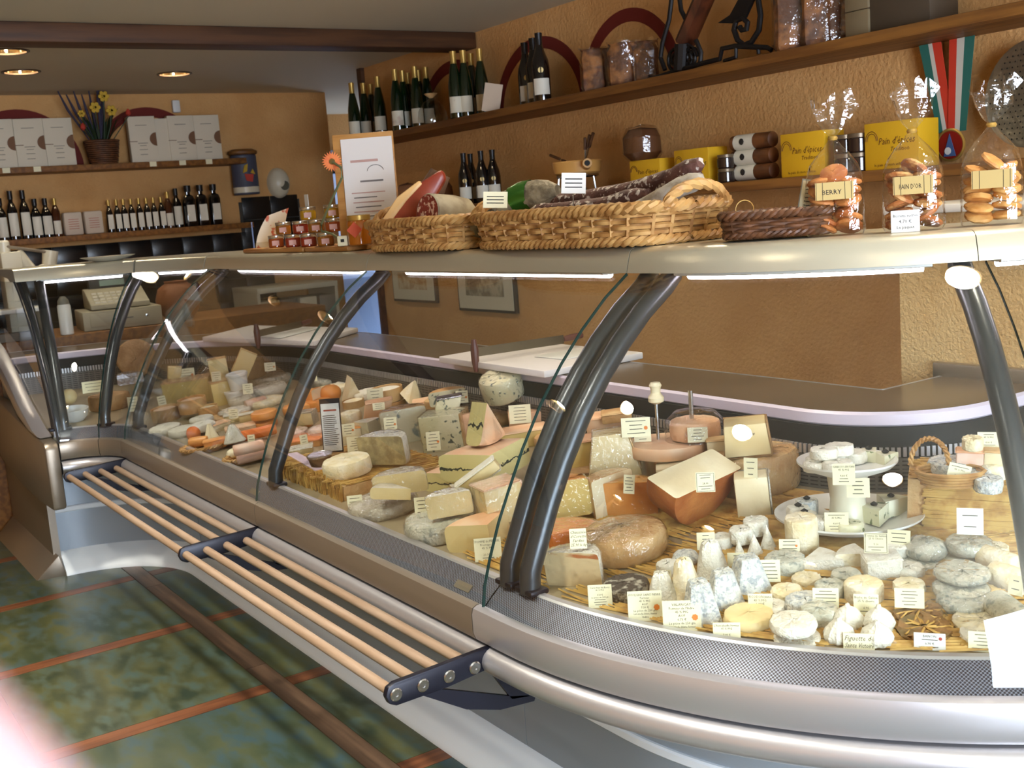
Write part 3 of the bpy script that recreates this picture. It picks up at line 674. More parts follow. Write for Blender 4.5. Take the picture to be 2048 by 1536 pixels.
CHEESES = [
# ---- left leg and corner
    ('bowl', (-4.969, 1.044, 0.660), 0.123, 0.123, 0.055, 1.36, dict(), 'white ceramic bowl at the far left end of the counter'),
    ('ball', (-5.072, 1.055, 0.721), 0.065, 0.065, 0.065, 1.37, dict(mat='butter'), 'small round pale yellow cheese sitting above the white bowl'),
    ('wedge', (-5.029, 1.211, 0.673), 0.184, 0.147, 0.072, 1.33, dict(mat='brown', paste='yellow', ang=120, rz=180, rf=.55), 'brown-rinded yellow cheese chunk behind the second glass support, left end'),
    ('half', (-5.069, 1.322, 0.772), 0.111, 0.067, 0.050, 1.32, dict(mat='foil', paste='foil', wrap=1), 'shiny film-wrapped piece lying on the cheese chunk at the left end'),
    ('wheel', (-5.362, 1.439, 0.764), 0.179, 0.063, 0.060, 1.31, dict(mat='brown', rx=82), 'brown cheese wheel standing on edge at the left corner'),
    ('block', (-4.891, 1.463, 0.780), 0.057, 0.034, 0.053, 1.28, dict(mat='tan', paste='butter', rf='k', ry=12), 'small pale wedge left of the first price card in the corner'),
    ('block', (-4.828, 1.503, 0.681), 0.201, 0.101, 0.105, 1.06, dict(mat='tan', paste='yellow', rf='tk', wrap=1), 'long yellow mountain cheese slab under film, back row left'),
    ('block', (-4.621, 1.576, 0.682), 0.085, 0.068, 0.102, 1.42, dict(mat='tan', paste='yellow', rf='tr', wrap=1), 'short yellow slab at the right end of the long film-wrapped one'),
    ('block', (-4.729, 1.614, 0.768), 0.078, 0.039, 0.100, 1.24, dict(mat='tan', paste='butter', rf='t'), 'upright pale yellow piece behind the long slab'),
    ('block', (-4.704, 1.691, 0.765), 0.074, 0.037, 0.110, 1.23, dict(mat='tan', paste='butter', rf='k', ry=34), 'pale yellow slice leaning to the right against the dark wheel'),
    ('wheel', (-4.831, 1.802, 0.749), 0.117, 0.117, 0.080, 1.21, dict(mat='dim'), 'dark brown wheel standing behind the leaning yellow slice'),
    ('tub', (-4.550, 1.628, 0.746), 0.093, 0.093, 0.072, 1.23, dict(), 'white plastic tub with lid on top of another tub'),
    ('tub', (-4.564, 1.615, 0.685), 0.089, 0.089, 0.059, 1.23, dict(mat='white'), 'white plastic tub below, half hidden by wrapped cheeses'),
    ('wheel', (-4.343, 1.460, 0.669), 0.240, 0.240, 0.012, 1.25, dict(mat='tan'), 'flat round tan board under the small cheeses in the corner'),
    ('woodbox', (-4.618, 1.330, 0.657), 0.116, 0.116, 0.053, 1.29, dict(mat='salmon'), 'round wooden cheese box, lower left of three'),
    ('woodbox', (-4.517, 1.414, 0.689), 0.115, 0.115, 0.057, 1.27, dict(mat='salmon'), 'round wooden cheese box with printed lid stacked in the middle of three'),
    ('woodbox', (-4.431, 1.449, 0.668), 0.081, 0.081, 0.049, 1.25, dict(mat='cream'), 'round wooden cheese box, right of three and partly hidden'),
    ('wheel', (-4.836, 1.897, 0.719), 0.219, 0.219, 0.035, 1.20, dict(mat='ashgrey', wrap=1), 'flat wrapped greyish wheel in the back row left of the second support'),
    ('wheel', (-4.565, 1.765, 0.701), 0.159, 0.159, 0.042, 1.20, dict(mat='bloom', wrap=1), 'white flat wheel in front of the greyish wrapped one'),
    ('wheel', (-4.508, 1.620, 0.686), 0.113, 0.113, 0.034, 1.23, dict(mat='bloom', wrap=1), 'small white wrapped round beside the tubs'),
    ('log', (-4.366, 1.625, 0.686), 0.090, 0.041, 0.035, 1.56, dict(mat='pink', wrap=1), 'short pinkish log in film near the tubs'),
    ('wheel', (-4.363, 1.672, 0.691), 0.144, 0.144, 0.027, 1.20, dict(mat='cream'), 'cream flat round left of the second glass support'),
    ('wheel', (-4.364, 1.531, 0.676), 0.134, 0.134, 0.020, 1.23, dict(mat='bloom', wrap=1), 'thin white wrapped round in front of the small tub'),
    ('block', (-4.220, 1.467, 0.670), 0.059, 0.035, 0.030, 1.24, dict(mat='bloom', paste='butter'), 'tiny pale cube row in the corner, left piece'),
    ('block', (-4.162, 1.506, 0.674), 0.058, 0.035, 0.030, 1.22, dict(mat='bloom', paste='butter'), 'tiny pale cube row in the corner, right piece'),
    ('wheel', (-4.361, 1.245, 0.647), 0.125, 0.125, 0.030, 1.29, dict(mat='bloom'), 'white soft cheese with herb tips, leftmost at the front of the corner'),
    ('wheel', (-4.229, 1.274, 0.650), 0.111, 0.111, 0.031, 1.28, dict(mat='bloom'), 'white soft cheese with dark herb sprig, second at the front of the corner'),
    ('wheel', (-4.149, 1.328, 0.671), 0.095, 0.095, 0.030, 1.26, dict(mat='bloom'), 'white soft cheese topped with green rosemary, third at the front of the corner'),
    ('wheel', (-4.286, 1.368, 0.680), 0.094, 0.094, 0.020, 1.26, dict(mat='bloom'), 'white flat round behind the rosemary cheese'),
    ('block', (-4.140, 1.387, 0.662), 0.076, 0.053, 0.029, 1.77, dict(mat='salmon', paste='cream'), 'pale triangular piece behind the white wedges in the corner'),
    ('block', (-3.992, 1.417, 0.665), 0.112, 0.067, 0.026, 1.23, dict(mat='salmon', paste='salmon'), 'flat pinkish slab in the corner centre'),
# trays at the front
    ('tray', (-3.880, 1.246, 0.647), 0.178, 0.133, 0.020, 1.26, dict(), 'oval wicker tray with orange cheese pieces, left of the two trays'),
    ('ball', (-4.039, 1.255, 0.658), 0.051, 0.051, 0.054, 1.27, dict(mat='deep'), 'glossy orange cheese with pointed tip on the left tray'),
    ('log', (-3.930, 1.237, 0.656), 0.072, 0.036, 0.026, 0.83, dict(mat='orange'), 'ridged orange piece lying at the left of the left tray'),
    ('block', (-3.837, 1.263, 0.659), 0.078, 0.039, 0.029, 1.25, dict(mat='orange', paste='orange'), 'orange slab lying in the middle of the left tray'),
    ('pyr', (-3.924, 1.282, 0.671), 0.058, 0.058, 0.061, 1.25, dict(mat='pale', top=.2), 'pale wedge standing upright on the left tray'),
    ('pyr', (-3.808, 1.324, 0.675), 0.078, 0.078, 0.061, 1.24, dict(mat='bloom', top=.2, wrap=1), 'white film-wrapped wedge between the two wicker trays'),
    ('log', (-3.796, 1.384, 0.671), 0.178, 0.039, 0.022, 1.33, dict(mat='deep'), 'long orange strip behind the right tray'),
    ('tray', (-3.556, 1.263, 0.649), 0.133, 0.106, 0.020, 1.23, dict(), 'oval wicker tray holding two rosy logs, right of the two trays'),
    ('log', (-3.503, 1.267, 0.657), 0.092, 0.037, 0.026, 1.29, dict(mat='pink'), 'rosy cheese log below, on the right tray'),
    ('log', (-3.472, 1.253, 0.693), 0.101, 0.036, 0.029, 1.26, dict(mat='pink'), 'rosy cheese log on top, on the right tray'),
    ('ball', (-3.613, 1.250, 0.658), 0.050, 0.050, 0.031, 1.24, dict(mat='cream'), 'pale lump at the left edge of the right tray'),
# middle-left oranges
    ('wheel', (-3.983, 1.502, 0.673), 0.109, 0.109, 0.027, 1.21, dict(mat='orange'), 'flat orange round, lower of two left of the second support'),
    ('wheel', (-3.966, 1.504, 0.709), 0.101, 0.101, 0.029, 1.21, dict(mat='orange'), 'flat orange round stacked on another left of the second support'),
    ('wheel', (-4.036, 1.673, 0.691), 0.124, 0.124, 0.038, 1.18, dict(mat='orange'), 'flat orange round right of the second support'),
    ('wheel', (-3.804, 1.571, 0.681), 0.095, 0.095, 0.031, 1.18, dict(mat='orange'), 'small orange round in front of the flat orange one'),
    ('ball', (-4.024, 1.806, 0.715), 0.086, 0.086, 0.070, 1.15, dict(mat='orange'), 'orange ball cheese behind the black-framed sign'),
    ('wheel', (-3.996, 1.740, 0.698), 0.097, 0.097, 0.043, 1.16, dict(mat='orange'), 'flat orange round touching the orange ball'),
    ('wedge', (-4.027, 1.732, 0.727), 0.078, 0.047, 0.052, 1.16, dict(mat='orange', paste='pale', ang=50, rz=120, rf=.9), 'orange-rinded wedge with white cut side left of the orange ball'),
    ('block', (-3.707, 1.559, 0.709), 0.068, 0.054, 0.045, 0.82, dict(mat='grey', paste='butter', rf='tr', wrap=1), 'small grey-rinded piece showing its yellow cut face'),
    ('wheel', (-3.650, 1.488, 0.672), 0.098, 0.098, 0.035, 1.18, dict(mat='pink', wrap=1), 'pinkish film-wrapped round near the second support'),
    ('block', (-3.546, 1.480, 0.671), 0.154, 0.108, 0.024, 0.74, dict(mat='deep', paste='orange', rf='t', wrap=1), 'flat orange-red slab in film in front of the grey piece'),
    ('ball', (-3.570, 1.547, 0.678), 0.087, 0.087, 0.044, 1.16, dict(mat='pink', wrap=1), 'mauve-pink lump in film left of the black-framed sign'),
    ('block', (-3.349, 1.357, 0.659), 0.113, 0.056, 0.021, 1.12, dict(mat='bloom', paste='butter', rf='tb'), 'lower of two flat cream squares right of the second support'),
    ('block', (-3.343, 1.358, 0.689), 0.112, 0.056, 0.018, 1.12, dict(mat='bloom', paste='butter', rf='tb', wrap=1), 'upper of two flat cream squares right of the second support'),
    ('tub', (-3.060, 1.319, 0.700), 0.078, 0.078, 0.038, 1.16, dict(mat='dim', paste='foil'), 'small dark pot with foil lid on the straw crate'),
# back row, middle
    ('wheel', (-4.429, 2.006, 0.725), 0.181, 0.181, 0.031, 1.15, dict(mat='ashgrey', wrap=1), 'flat grey film-wrapped wheel in the back row beside the second support'),
    ('wheel', (-4.214, 1.895, 0.714), 0.144, 0.144, 0.032, 1.15, dict(mat='cream'), 'cream flat wheel in front of the grey film-wrapped one'),
    ('wheel', (-4.233, 1.987, 0.723), 0.125, 0.125, 0.032, 1.13, dict(mat='bloom'), 'white round left of the tall leaning wedge'),
    ('wheel', (-4.156, 2.062, 0.751), 0.108, 0.108, 0.026, 1.11, dict(mat='bloom', wrap=1), 'white disc, leftmost of three in the back row'),
    ('wheel', (-3.984, 2.049, 0.740), 0.104, 0.104, 0.033, 1.10, dict(mat='bloom'), 'white disc, middle of three in the back row'),
    ('wheel', (-3.890, 2.077, 0.732), 0.107, 0.107, 0.043, 1.08, dict(mat='pink'), 'white-topped disc with dark red side, right of three in the back row'),
    ('wedge', (-3.915, 1.856, 0.710), 0.058, 0.035, 0.050, 1.48, dict(mat='cream', paste='pale', ang=40, rx=-80, rf=1.9), 'tall pale wedge leaning upright behind the round wooden box'),
    ('wheel', (-3.913, 1.912, 0.716), 0.117, 0.117, 0.040, 1.12, dict(mat='bloom'), 'white round with broken edge beside the leaning wedge'),
    ('woodbox', (-3.706, 1.889, 0.743), 0.123, 0.123, 0.048, 1.10, dict(mat='bloom'), 'large round wooden box holding a white cheese, back row middle'),
    ('woodbox', (-3.703, 1.897, 0.714), 0.123, 0.123, 0.028, 1.10, dict(mat='cream'), 'round wooden box below another one, back row middle'),
    ('woodbox', (-3.877, 1.829, 0.707), 0.084, 0.084, 0.029, 1.13, dict(mat='cream'), 'small round wooden box left of the stacked ones'),
    ('wheel', (-3.710, 1.983, 0.723), 0.132, 0.132, 0.036, 1.08, dict(mat='ash'), 'grey mouldy round behind the long pointed wedge'),
    ('wedge', (-3.591, 1.950, 0.719), 0.118, 0.059, 0.050, 1.07, dict(mat='cream', paste='pale', ang=35, rx=20, ry=-35, rf=1.1), 'long pale wedge pointing up to the right'),
    ('block', (-3.490, 1.940, 0.728), 0.111, 0.078, 0.030, 1.06, dict(mat='salmon', paste='pale', rf='tfr'), 'flat pale slab with rounded corners below the pointed wedge'),
    ('block', (-3.576, 2.021, 0.747), 0.055, 0.033, 0.032, 1.06, dict(mat='pink', paste='pink'), 'small dark pink block at the back beside the pointed wedge'),
    ('block', (-3.494, 1.726, 0.706), 0.094, 0.057, 0.079, 1.11, dict(mat='salmon', paste='salmon', sl=.3, rf='t'), 'orange-beige block leaning, with a white card lying on it'),
    ('wheel', (-3.582, 1.676, 0.711), 0.074, 0.074, 0.037, 1.13, dict(mat='cream'), 'small cream round with dented top right of the framed sign'),
    ('block', (-3.391, 1.583, 0.682), 0.067, 0.054, 0.048, 1.13, dict(mat='orange', paste='pale'), 'orange block behind a price card, right of the framed sign'),
    ('wedge', (-3.367, 1.636, 0.687), 0.098, 0.068, 0.065, 1.12, dict(mat='bloom', paste='blues', ang=90, rz=0, rf=.75, wrap=1), 'white-rinded wedge with green-blue mould, film wrapped'),
    ('half', (-3.191, 1.685, 0.692), 0.150, 0.090, 0.115, 1.08, dict(mat='tan', paste='blues', wrap=1), 'tall blue cheese half with brown rind and smeared blue face'),
    ('block', (-2.976, 1.711, 0.695), 0.134, 0.094, 0.114, 0.73, dict(mat='tan', paste='blue', rf='rk', wrap=1), 'big cube of green-veined blue cheese'),
    ('block', (-3.022, 1.741, 0.798), 0.079, 0.047, 0.046, 1.05, dict(mat='foil', paste='blue', sl=.35, rf='t'), 'speckled blue wedge in silver foil on top of the big cube'),
    ('half', (-2.884, 1.458, 0.714), 0.161, 0.112, 0.085, 0.49, dict(mat='bloom', paste='mottle', wrap=1), 'half round with mottled grey face and white wrapped back on the straw crate'),
    ('wheel', (-2.893, 1.327, 0.700), 0.140, 0.140, 0.048, 1.14, dict(mat='cream'), 'yellowish mould-dusted wheel on the straw crate'),
    ('wheel', (-3.379, 1.938, 0.738), 0.130, 0.130, 0.041, 1.05, dict(mat='tan', paste='blue'), 'tan round behind the foil-topped blue cube'),
    ('half', (-3.315, 1.922, 0.767), 0.131, 0.066, 0.050, 1.05, dict(mat='tan', paste='blue'), 'half blue cheese with its card in the back row'),
    ('wheel', (-2.985, 1.944, 0.804), 0.138, 0.138, 0.081, 0.99, dict(mat='blue', rx=12, ry=-8, wrap=1), 'whole blue-speckled wheel tilted on top of the back row'),
    ('wheel', (-3.071, 1.976, 0.722), 0.159, 0.159, 0.044, 1.00, dict(mat='tan', wrap=1), 'tan wheel carrying the tilted blue wheel'),
    ('ball', (-3.029, 2.073, 0.762), 0.083, 0.083, 0.049, 0.97, dict(mat='foil'), 'foil-wrapped dark lump right of the tilted blue wheel'),
    ('block', (-2.881, 1.960, 0.721), 0.126, 0.088, 0.063, 0.97, dict(mat='salmon', paste='yellow', rf='tf'), 'yellow slab with rosy rind behind the price card, back row'),
    ('block', (-2.752, 1.847, 0.709), 0.136, 0.081, 0.050, 0.98, dict(mat='salmon', paste='yellow', rf='t'), 'broad yellow slab with rosy top behind the upright triangle'),
    ('wheel', (-2.667, 2.003, 0.725), 0.091, 0.091, 0.095, 0.93, dict(mat='dim'), 'dark drum-like cheese behind the double supports'),
    ('block', (-2.911, 1.753, 0.699), 0.062, 0.019, 0.106, 1.03, dict(mat='tan', paste='salmon', sl=.18, rf='l'), 'thin orange slab standing behind the upright triangle'),
# morbier group
    ('wedge', (-2.478, 1.536, 0.727), 0.213, 0.159, 0.075, 1.02, dict(mat='salmon', paste='morbier', ang=95, rz=8, rf=.78), 'large two-sided wedge with a dark ash line through its middle'),
    ('wedge', (-2.595, 1.534, 0.677), 0.179, 0.125, 0.055, 1.04, dict(mat='salmon', paste='morbier', ang=95, rz=8, rf=.85), 'ash-lined wedge underneath the large one'),
    ('wedge', (-2.455, 1.550, 0.803), 0.116, 0.070, 0.060, 1.74, dict(mat='salmon', paste='morbier', ang=50, rx=-90, rf=1.0, wrap=1), 'upright triangular wedge with ash line standing on the large one'),
    ('block', (-2.289, 1.402, 0.733), 0.118, 0.041, 0.028, 1.02, dict(mat='bloom', paste='butter', ry=-28, rf='tb'), 'slim wedge slice slanting over another cheese'),
    ('wedge', (-2.403, 1.447, 0.668), 0.167, 0.117, 0.056, 1.03, dict(mat='grey', paste='butter', ang=70, rz=-25, rf=.85), 'grey-rinded wedge carrying the slanting slice'),
    ('block', (-2.182, 1.380, 0.691), 0.097, 0.078, 0.091, 1.44, dict(mat='salmon', paste='butter', rf='tr', wrap=1), 'upright creamy block left of the double supports'),
    ('wedge', (-2.154, 1.302, 0.653), 0.139, 0.097, 0.067, 1.03, dict(mat='salmon', paste='butter', ang=95, rz=20, rf=.78), 'creamy wedge with rosy top behind the lower price card'),
# saint nectaire
    ('wheel', (-2.608, 1.287, 0.651), 0.185, 0.185, 0.036, 1.11, dict(mat='grey', wrap=1), 'flat grey-rinded wheel at the front edge, left of two'),
    ('half', (-2.541, 1.314, 0.714), 0.140, 0.084, 0.055, 0.95, dict(mat='grey', paste='butter', wrap=1), 'grey half cheese with pale cut face on the left wheel'),
    ('wedge', (-2.516, 1.258, 0.703), 0.115, 0.057, 0.030, 1.11, dict(mat='grey', paste='butter', ang=40, rz=60, rf=.9, ry=10), 'slice leaning against the grey half cheese'),
    ('wheel', (-2.303, 1.287, 0.651), 0.177, 0.177, 0.052, 1.06, dict(mat='ashgrey', wrap=1), 'flat white-grey wheel at the front edge, right of two'),
    ('half', (-2.254, 1.287, 0.713), 0.109, 0.060, 0.055, 1.05, dict(mat='bloom', paste='butter', wrap=1), 'half cheese with blue-green specks on the right wheel'),
# around and behind the double supports
    ('block', (-2.271, 1.673, 0.741), 0.116, 0.069, 0.078, 0.94, dict(mat='salmon', paste='yellow', rf='t'), 'yellow cheese cube right of the double supports'),
    ('block', (-2.244, 1.645, 0.688), 0.122, 0.086, 0.062, 0.94, dict(mat='brown', paste='brown', rf='t'), 'dark-rinded block under the yellow cube'),
    ('wheel', (-2.648, 1.874, 0.712), 0.103, 0.103, 0.038, 0.95, dict(mat='tan'), 'tan round glimpsed between the double supports'),
    ('half', (-2.099, 1.502, 0.693), 0.142, 0.085, 0.090, 0.95, dict(mat='orange', paste='yellow', wrap=1), 'orange dome-shaped half with yellow cut face by the double supports'),
    ('wedge', (-1.992, 1.426, 0.666), 0.169, 0.118, 0.046, 0.95, dict(mat='deep', paste='deep', ang=120, rz=-20, rf=.7, wrap=1), 'bright orange wedge lying in front of the orange dome'),
    ('block', (-2.130, 1.693, 0.743), 0.136, 0.082, 0.112, 0.90, dict(mat='tan', paste='holes', tw=.62, rf='rk', wrap=1), 'tapering pale block with small eyes standing upright'),
    ('half', (-2.045, 1.603, 0.684), 0.119, 0.095, 0.100, 0.91, dict(mat='tan', paste='pale', rz=35, wrap=1), 'pale half wheel below the tapering block'),
    ('block', (-2.473, 1.936, 0.768), 0.099, 0.080, 0.050, 0.91, dict(mat='salmon', paste='salmon', rf='t'), 'salmon-coloured slab in the back right of the double supports'),
    ('block', (-2.416, 1.938, 0.808), 0.084, 0.059, 0.025, 0.89, dict(mat='tan', paste='tan'), 'flat tan slab on top of the salmon one at the back'),
    ('half', (-1.992, 1.630, 0.687), 0.132, 0.119, 0.085, 0.62, dict(mat='amber', paste='orange', wrap=1), 'amber half ball with rough orange cut face'),
    ('wheel', (-1.812, 1.454, 0.669), 0.180, 0.180, 0.061, 0.89, dict(mat='tan', dome=.12, wrap=1), 'large brown and white wheel in film beside the goat cheeses'),
    ('half', (-1.780, 1.304, 0.653), 0.123, 0.098, 0.075, 0.50, dict(mat='bloom', paste='vein', wrap=1), 'white-rinded half with orange veins in its cut face'),
    ('wheel', (-1.647, 1.318, 0.653), 0.090, 0.090, 0.032, 0.90, dict(mat='darkash'), 'black and white ash-crusted round at the front'),
# girolle group and big wheels
    ('wheel', (-1.871, 1.911, 0.715), 0.220, 0.220, 0.100, 0.77, dict(mat='tan', wrap=1), 'big rough golden wheel in film at the back right'),
    ('block', (-1.839, 1.858, 0.815), 0.107, 0.080, 0.075, 0.78, dict(mat='brown', paste='holes', tw=.9, rf='rkb'), 'pale cut piece with tiny holes on top of the golden wheel'),
    ('block', (-1.927, 1.852, 0.794), 0.055, 0.033, 0.041, 0.81, dict(mat='tan', paste='pale'), 'pale piece behind the cut one on the golden wheel'),
    ('block', (-1.978, 1.747, 0.699), 0.070, 0.056, 0.087, 0.85, dict(mat='tan', paste='pale', rf='rk'), 'upright cream-pink block in front of the steel stand'),
    ('block', (-1.742, 1.772, 0.701), 0.074, 0.059, 0.095, 0.78, dict(mat='grey', paste='pale', rf='rk'), 'upright whitish block right of the red-rinded quarter'),
    ('block', (-1.981, 1.835, 0.738), 0.073, 0.044, 0.039, 0.82, dict(mat='brown', paste='brown'), 'brown cheese chunk behind the red-rinded quarter'),
    ('half', (-1.790, 1.677, 0.691), 0.184, 0.147, 0.090, 1.66, dict(mat='redbrown', paste='pale', rx=-66, rf=.6, rb=.5), 'large red-rinded quarter wheel tilted to show its pale cut face'),
# goat cheeses
    ('wheel', (-1.652, 1.432, 0.665), 0.046, 0.046, 0.029, 0.86, dict(mat='bloom'), 'small white round beside the big film-wrapped wheel'),
    ('ball', (-1.660, 1.487, 0.671), 0.055, 0.055, 0.033, 0.84, dict(mat='ash'), 'pale round with bluish spots behind the towers'),
    ('wheel', (-1.662, 1.593, 0.681), 0.048, 0.048, 0.029, 0.81, dict(mat='bloom'), 'small white round, left of three in a row'),
    ('wheel', (-1.627, 1.615, 0.698), 0.050, 0.050, 0.030, 0.79, dict(mat='bloom'), 'small white round, middle of three in a row'),
    ('wheel', (-1.626, 1.657, 0.707), 0.052, 0.052, 0.032, 0.78, dict(mat='bloom'), 'small white round, right of three in a row'),
    ('cone', (-1.609, 1.588, 0.680), 0.023, 0.023, 0.033, 0.79, dict(mat='bloom'), 'smallest white cone, left of three'),
    ('cone', (-1.581, 1.605, 0.681), 0.035, 0.035, 0.048, 0.78, dict(mat='bloom'), 'white cone, middle of three'),
    ('cone', (-1.579, 1.641, 0.684), 0.035, 0.035, 0.055, 0.77, dict(mat='bloom'), 'white cone with dark foot, right of three'),
    ('wheel', (-1.518, 1.676, 0.685), 0.065, 0.065, 0.077, 0.74, dict(mat='cream'), 'tall cream cylinder left of the cake stand'),
    ('wheel', (-1.486, 1.589, 0.675), 0.079, 0.079, 0.031, 0.75, dict(mat='ashgrey'), 'grey soft round below the tall cream cylinder'),
    ('tallpyr', (-1.577, 1.482, 0.668), 0.065, 0.065, 0.077, 0.82, dict(mat='bloom'), 'white wrinkled tower, rightmost of three'),
    ('tallpyr', (-1.545, 1.382, 0.657), 0.059, 0.059, 0.083, 0.84, dict(mat='cream'), 'cream wrinkled tower, middle of three'),
    ('tallpyr', (-1.567, 1.342, 0.654), 0.057, 0.057, 0.063, 0.86, dict(mat='bloom'), 'white wrinkled tower, leftmost and shortest of three'),
    ('pyr', (-1.480, 1.484, 0.665), 0.073, 0.073, 0.068, 1.10, dict(mat='ash'), 'ashy truncated pyramid farthest back of three'),
    ('pyr', (-1.468, 1.408, 0.658), 0.069, 0.069, 0.069, 1.02, dict(mat='ash'), 'ashy truncated pyramid in the middle of three'),
    ('pyr', (-1.456, 1.335, 0.650), 0.066, 0.066, 0.079, 1.09, dict(mat='ash'), 'ashy truncated pyramid nearest the glass of three'),
    ('wedge', (-1.436, 1.646, 0.678), 0.082, 0.057, 0.028, 0.72, dict(mat='bloom', paste='bloom', ang=65, rz=-60, rf=.95), 'white triangular cheese left of its reddish neighbour'),
    ('wedge', (-1.406, 1.686, 0.680), 0.072, 0.051, 0.034, 0.70, dict(mat='bloom', paste='cream', ang=65, rz=60, rf=.9), 'triangular cheese with reddish crust in the middle of the goat cheeses'),
    ('block', (-1.334, 1.686, 0.676), 0.066, 0.053, 0.040, 0.93, dict(mat='bloom', paste='bloom', rf='t'), 'ridged white square cheese behind the square price card'),
    ('block', (-1.361, 1.758, 0.683), 0.043, 0.034, 0.030, 0.83, dict(mat='bloom', paste='bloom'), 'white square cheese behind the ridged one'),
    ('wheel', (-1.417, 1.571, 0.671), 0.055, 0.055, 0.015, 0.73, dict(mat='cream'), 'low cream round with orange tint, centre of the goat cheeses'),
    ('wheel', (-1.402, 1.500, 0.664), 0.058, 0.058, 0.020, 0.75, dict(mat='cream'), 'low cream round left of two ashy rounds'),
    ('wheel', (-1.388, 1.446, 0.658), 0.051, 0.051, 0.014, 0.76, dict(mat='bloom'), 'small white round behind the cut yellowish one'),
    ('wheel', (-1.347, 1.555, 0.666), 0.055, 0.055, 0.027, 0.71, dict(mat='ashgrey'), 'dark grey round behind a leaning price card'),
    ('wheel', (-1.365, 1.622, 0.672), 0.055, 0.055, 0.021, 0.70, dict(mat='ashgrey'), 'grey round below the triangular cheeses'),
    ('wheel', (-1.292, 1.582, 0.665), 0.069, 0.069, 0.038, 0.68, dict(mat='cream'), 'cream round twice as tall as its neighbours, right of centre'),
    ('wheel', (-1.295, 1.718, 0.676), 0.053, 0.053, 0.022, 0.65, dict(mat='bloom'), 'small white disc right of the ridged square'),
    ('wheel', (-1.256, 1.663, 0.669), 0.057, 0.057, 0.020, 0.65, dict(mat='cream'), 'small cream disc behind a price card with gold glints'),
    ('wheel', (-1.342, 1.483, 0.659), 0.071, 0.071, 0.027, 0.74, dict(mat='ash'), 'blue-grey ashed round, upper of two'),
    ('wheel', (-1.294, 1.465, 0.655), 0.064, 0.064, 0.030, 0.72, dict(mat='ashgrey'), 'blue-grey ashed round, lower of two'),
    ('wheel', (-1.382, 1.380, 0.652), 0.089, 0.089, 0.024, 0.79, dict(mat='butter'), 'yellowish soft cheese cut across its top, at the front'),
    ('wheel', (-1.281, 1.391, 0.648), 0.079, 0.079, 0.009, 0.74, dict(mat='bloom'), 'white round underneath another at the front'),
    ('wheel', (-1.281, 1.384, 0.669), 0.079, 0.079, 0.020, 0.75, dict(mat='bloom'), 'white round stacked on another at the front'),
    ('fig', (-1.248, 1.485, 0.654), 0.054, 0.054, 0.045, 0.70, dict(mat='bloom', grp='fig_goats'), 'white fig-shaped goat cheese, back left of four'),
    ('fig', (-1.203, 1.510, 0.654), 0.052, 0.052, 0.049, 0.67, dict(mat='bloom', grp='fig_goats'), 'white fig-shaped goat cheese, back right of four'),
    ('fig', (-1.226, 1.434, 0.649), 0.051, 0.051, 0.045, 0.71, dict(mat='bloom', grp='fig_goats'), 'white fig-shaped goat cheese, front left of four'),
    ('fig', (-1.176, 1.470, 0.649), 0.054, 0.054, 0.044, 0.67, dict(mat='bloom', grp='fig_goats'), 'white fig-shaped goat cheese, front right of four'),
    ('leaf', (-1.184, 1.594, 0.659), 0.087, 0.087, 0.013, 0.64, dict(), 'chestnut-leaf wrapped cheese with raffia, farther of two'),
    ('leaf', (-1.145, 1.556, 0.653), 0.090, 0.090, 0.011, 0.63, dict(), 'chestnut-leaf wrapped cheese with raffia, nearest the glass'),
    ('ball', (-1.318, 1.798, 0.684), 0.080, 0.080, 0.045, 0.63, dict(mat='ashgrey', wrap=1), 'grey lumpy round in film below the cake stand'),
    ('wheel', (-1.311, 1.763, 0.681), 0.071, 0.071, 0.011, 0.64, dict(mat='ashgrey', wrap=1), 'grey flat round under the lumpy one'),
    ('wheel', (-1.259, 1.849, 0.703), 0.083, 0.083, 0.024, 0.60, dict(mat='ashgrey', wrap=1), 'grey wrapped round in front of the straw crate'),
    ('wheel', (-1.282, 1.855, 0.685), 0.087, 0.087, 0.010, 0.60, dict(mat='cream'), 'cream round under the grey one in front of the straw crate'),
    ('wheel', (-1.191, 1.728, 0.699), 0.094, 0.094, 0.012, 0.60, dict(mat='ashgrey', wrap=1), 'large grey film-wrapped round, topmost of three overlapping at the right'),
    ('wheel', (-1.175, 1.701, 0.678), 0.095, 0.095, 0.015, 0.60, dict(mat='ashgrey', wrap=1), 'large grey film-wrapped round, middle of three overlapping at the right'),
    ('wheel', (-1.151, 1.677, 0.663), 0.095, 0.095, 0.023, 0.60, dict(mat='ashgrey', wrap=1), 'large grey film-wrapped round, lowest of three overlapping at the right'),
    ('wheel', (-1.095, 1.640, 0.656), 0.092, 0.092, 0.014, 0.59, dict(mat='cream', wrap=1), 'cream film-wrapped round behind the gold price card'),
    ('wheel', (-1.060, 1.612, 0.651), 0.095, 0.095, 0.012, 0.58, dict(mat='bloom'), 'white round behind the gold price card at the front right'),
    ('log', (-1.194, 1.843, 0.677), 0.075, 0.045, 0.036, -0.04, dict(mat='cream'), 'cream goat log at the right edge, farthest of three'),
    ('log', (-1.139, 1.792, 0.669), 0.076, 0.046, 0.038, -0.04, dict(mat='cream'), 'cream goat log at the right edge, middle of three'),
    ('log', (-1.056, 1.665, 0.655), 0.101, 0.051, 0.053, -0.48, dict(mat='ashgrey'), 'grey goat log at the right edge, nearest of three'),
    ('wheel', (-1.244, 1.911, 0.685), 0.049, 0.049, 0.019, 0.58, dict(mat='cream'), 'cream disc at the right edge below the straw crate'),
# straw crate at the right with its basket
    ('riser', (-1.383, 2.011, 0.703), 0.214, 0.118, 0.107, 0.60, dict(), 'wooden crate faced with straw, carrying the handled basket at the right'),
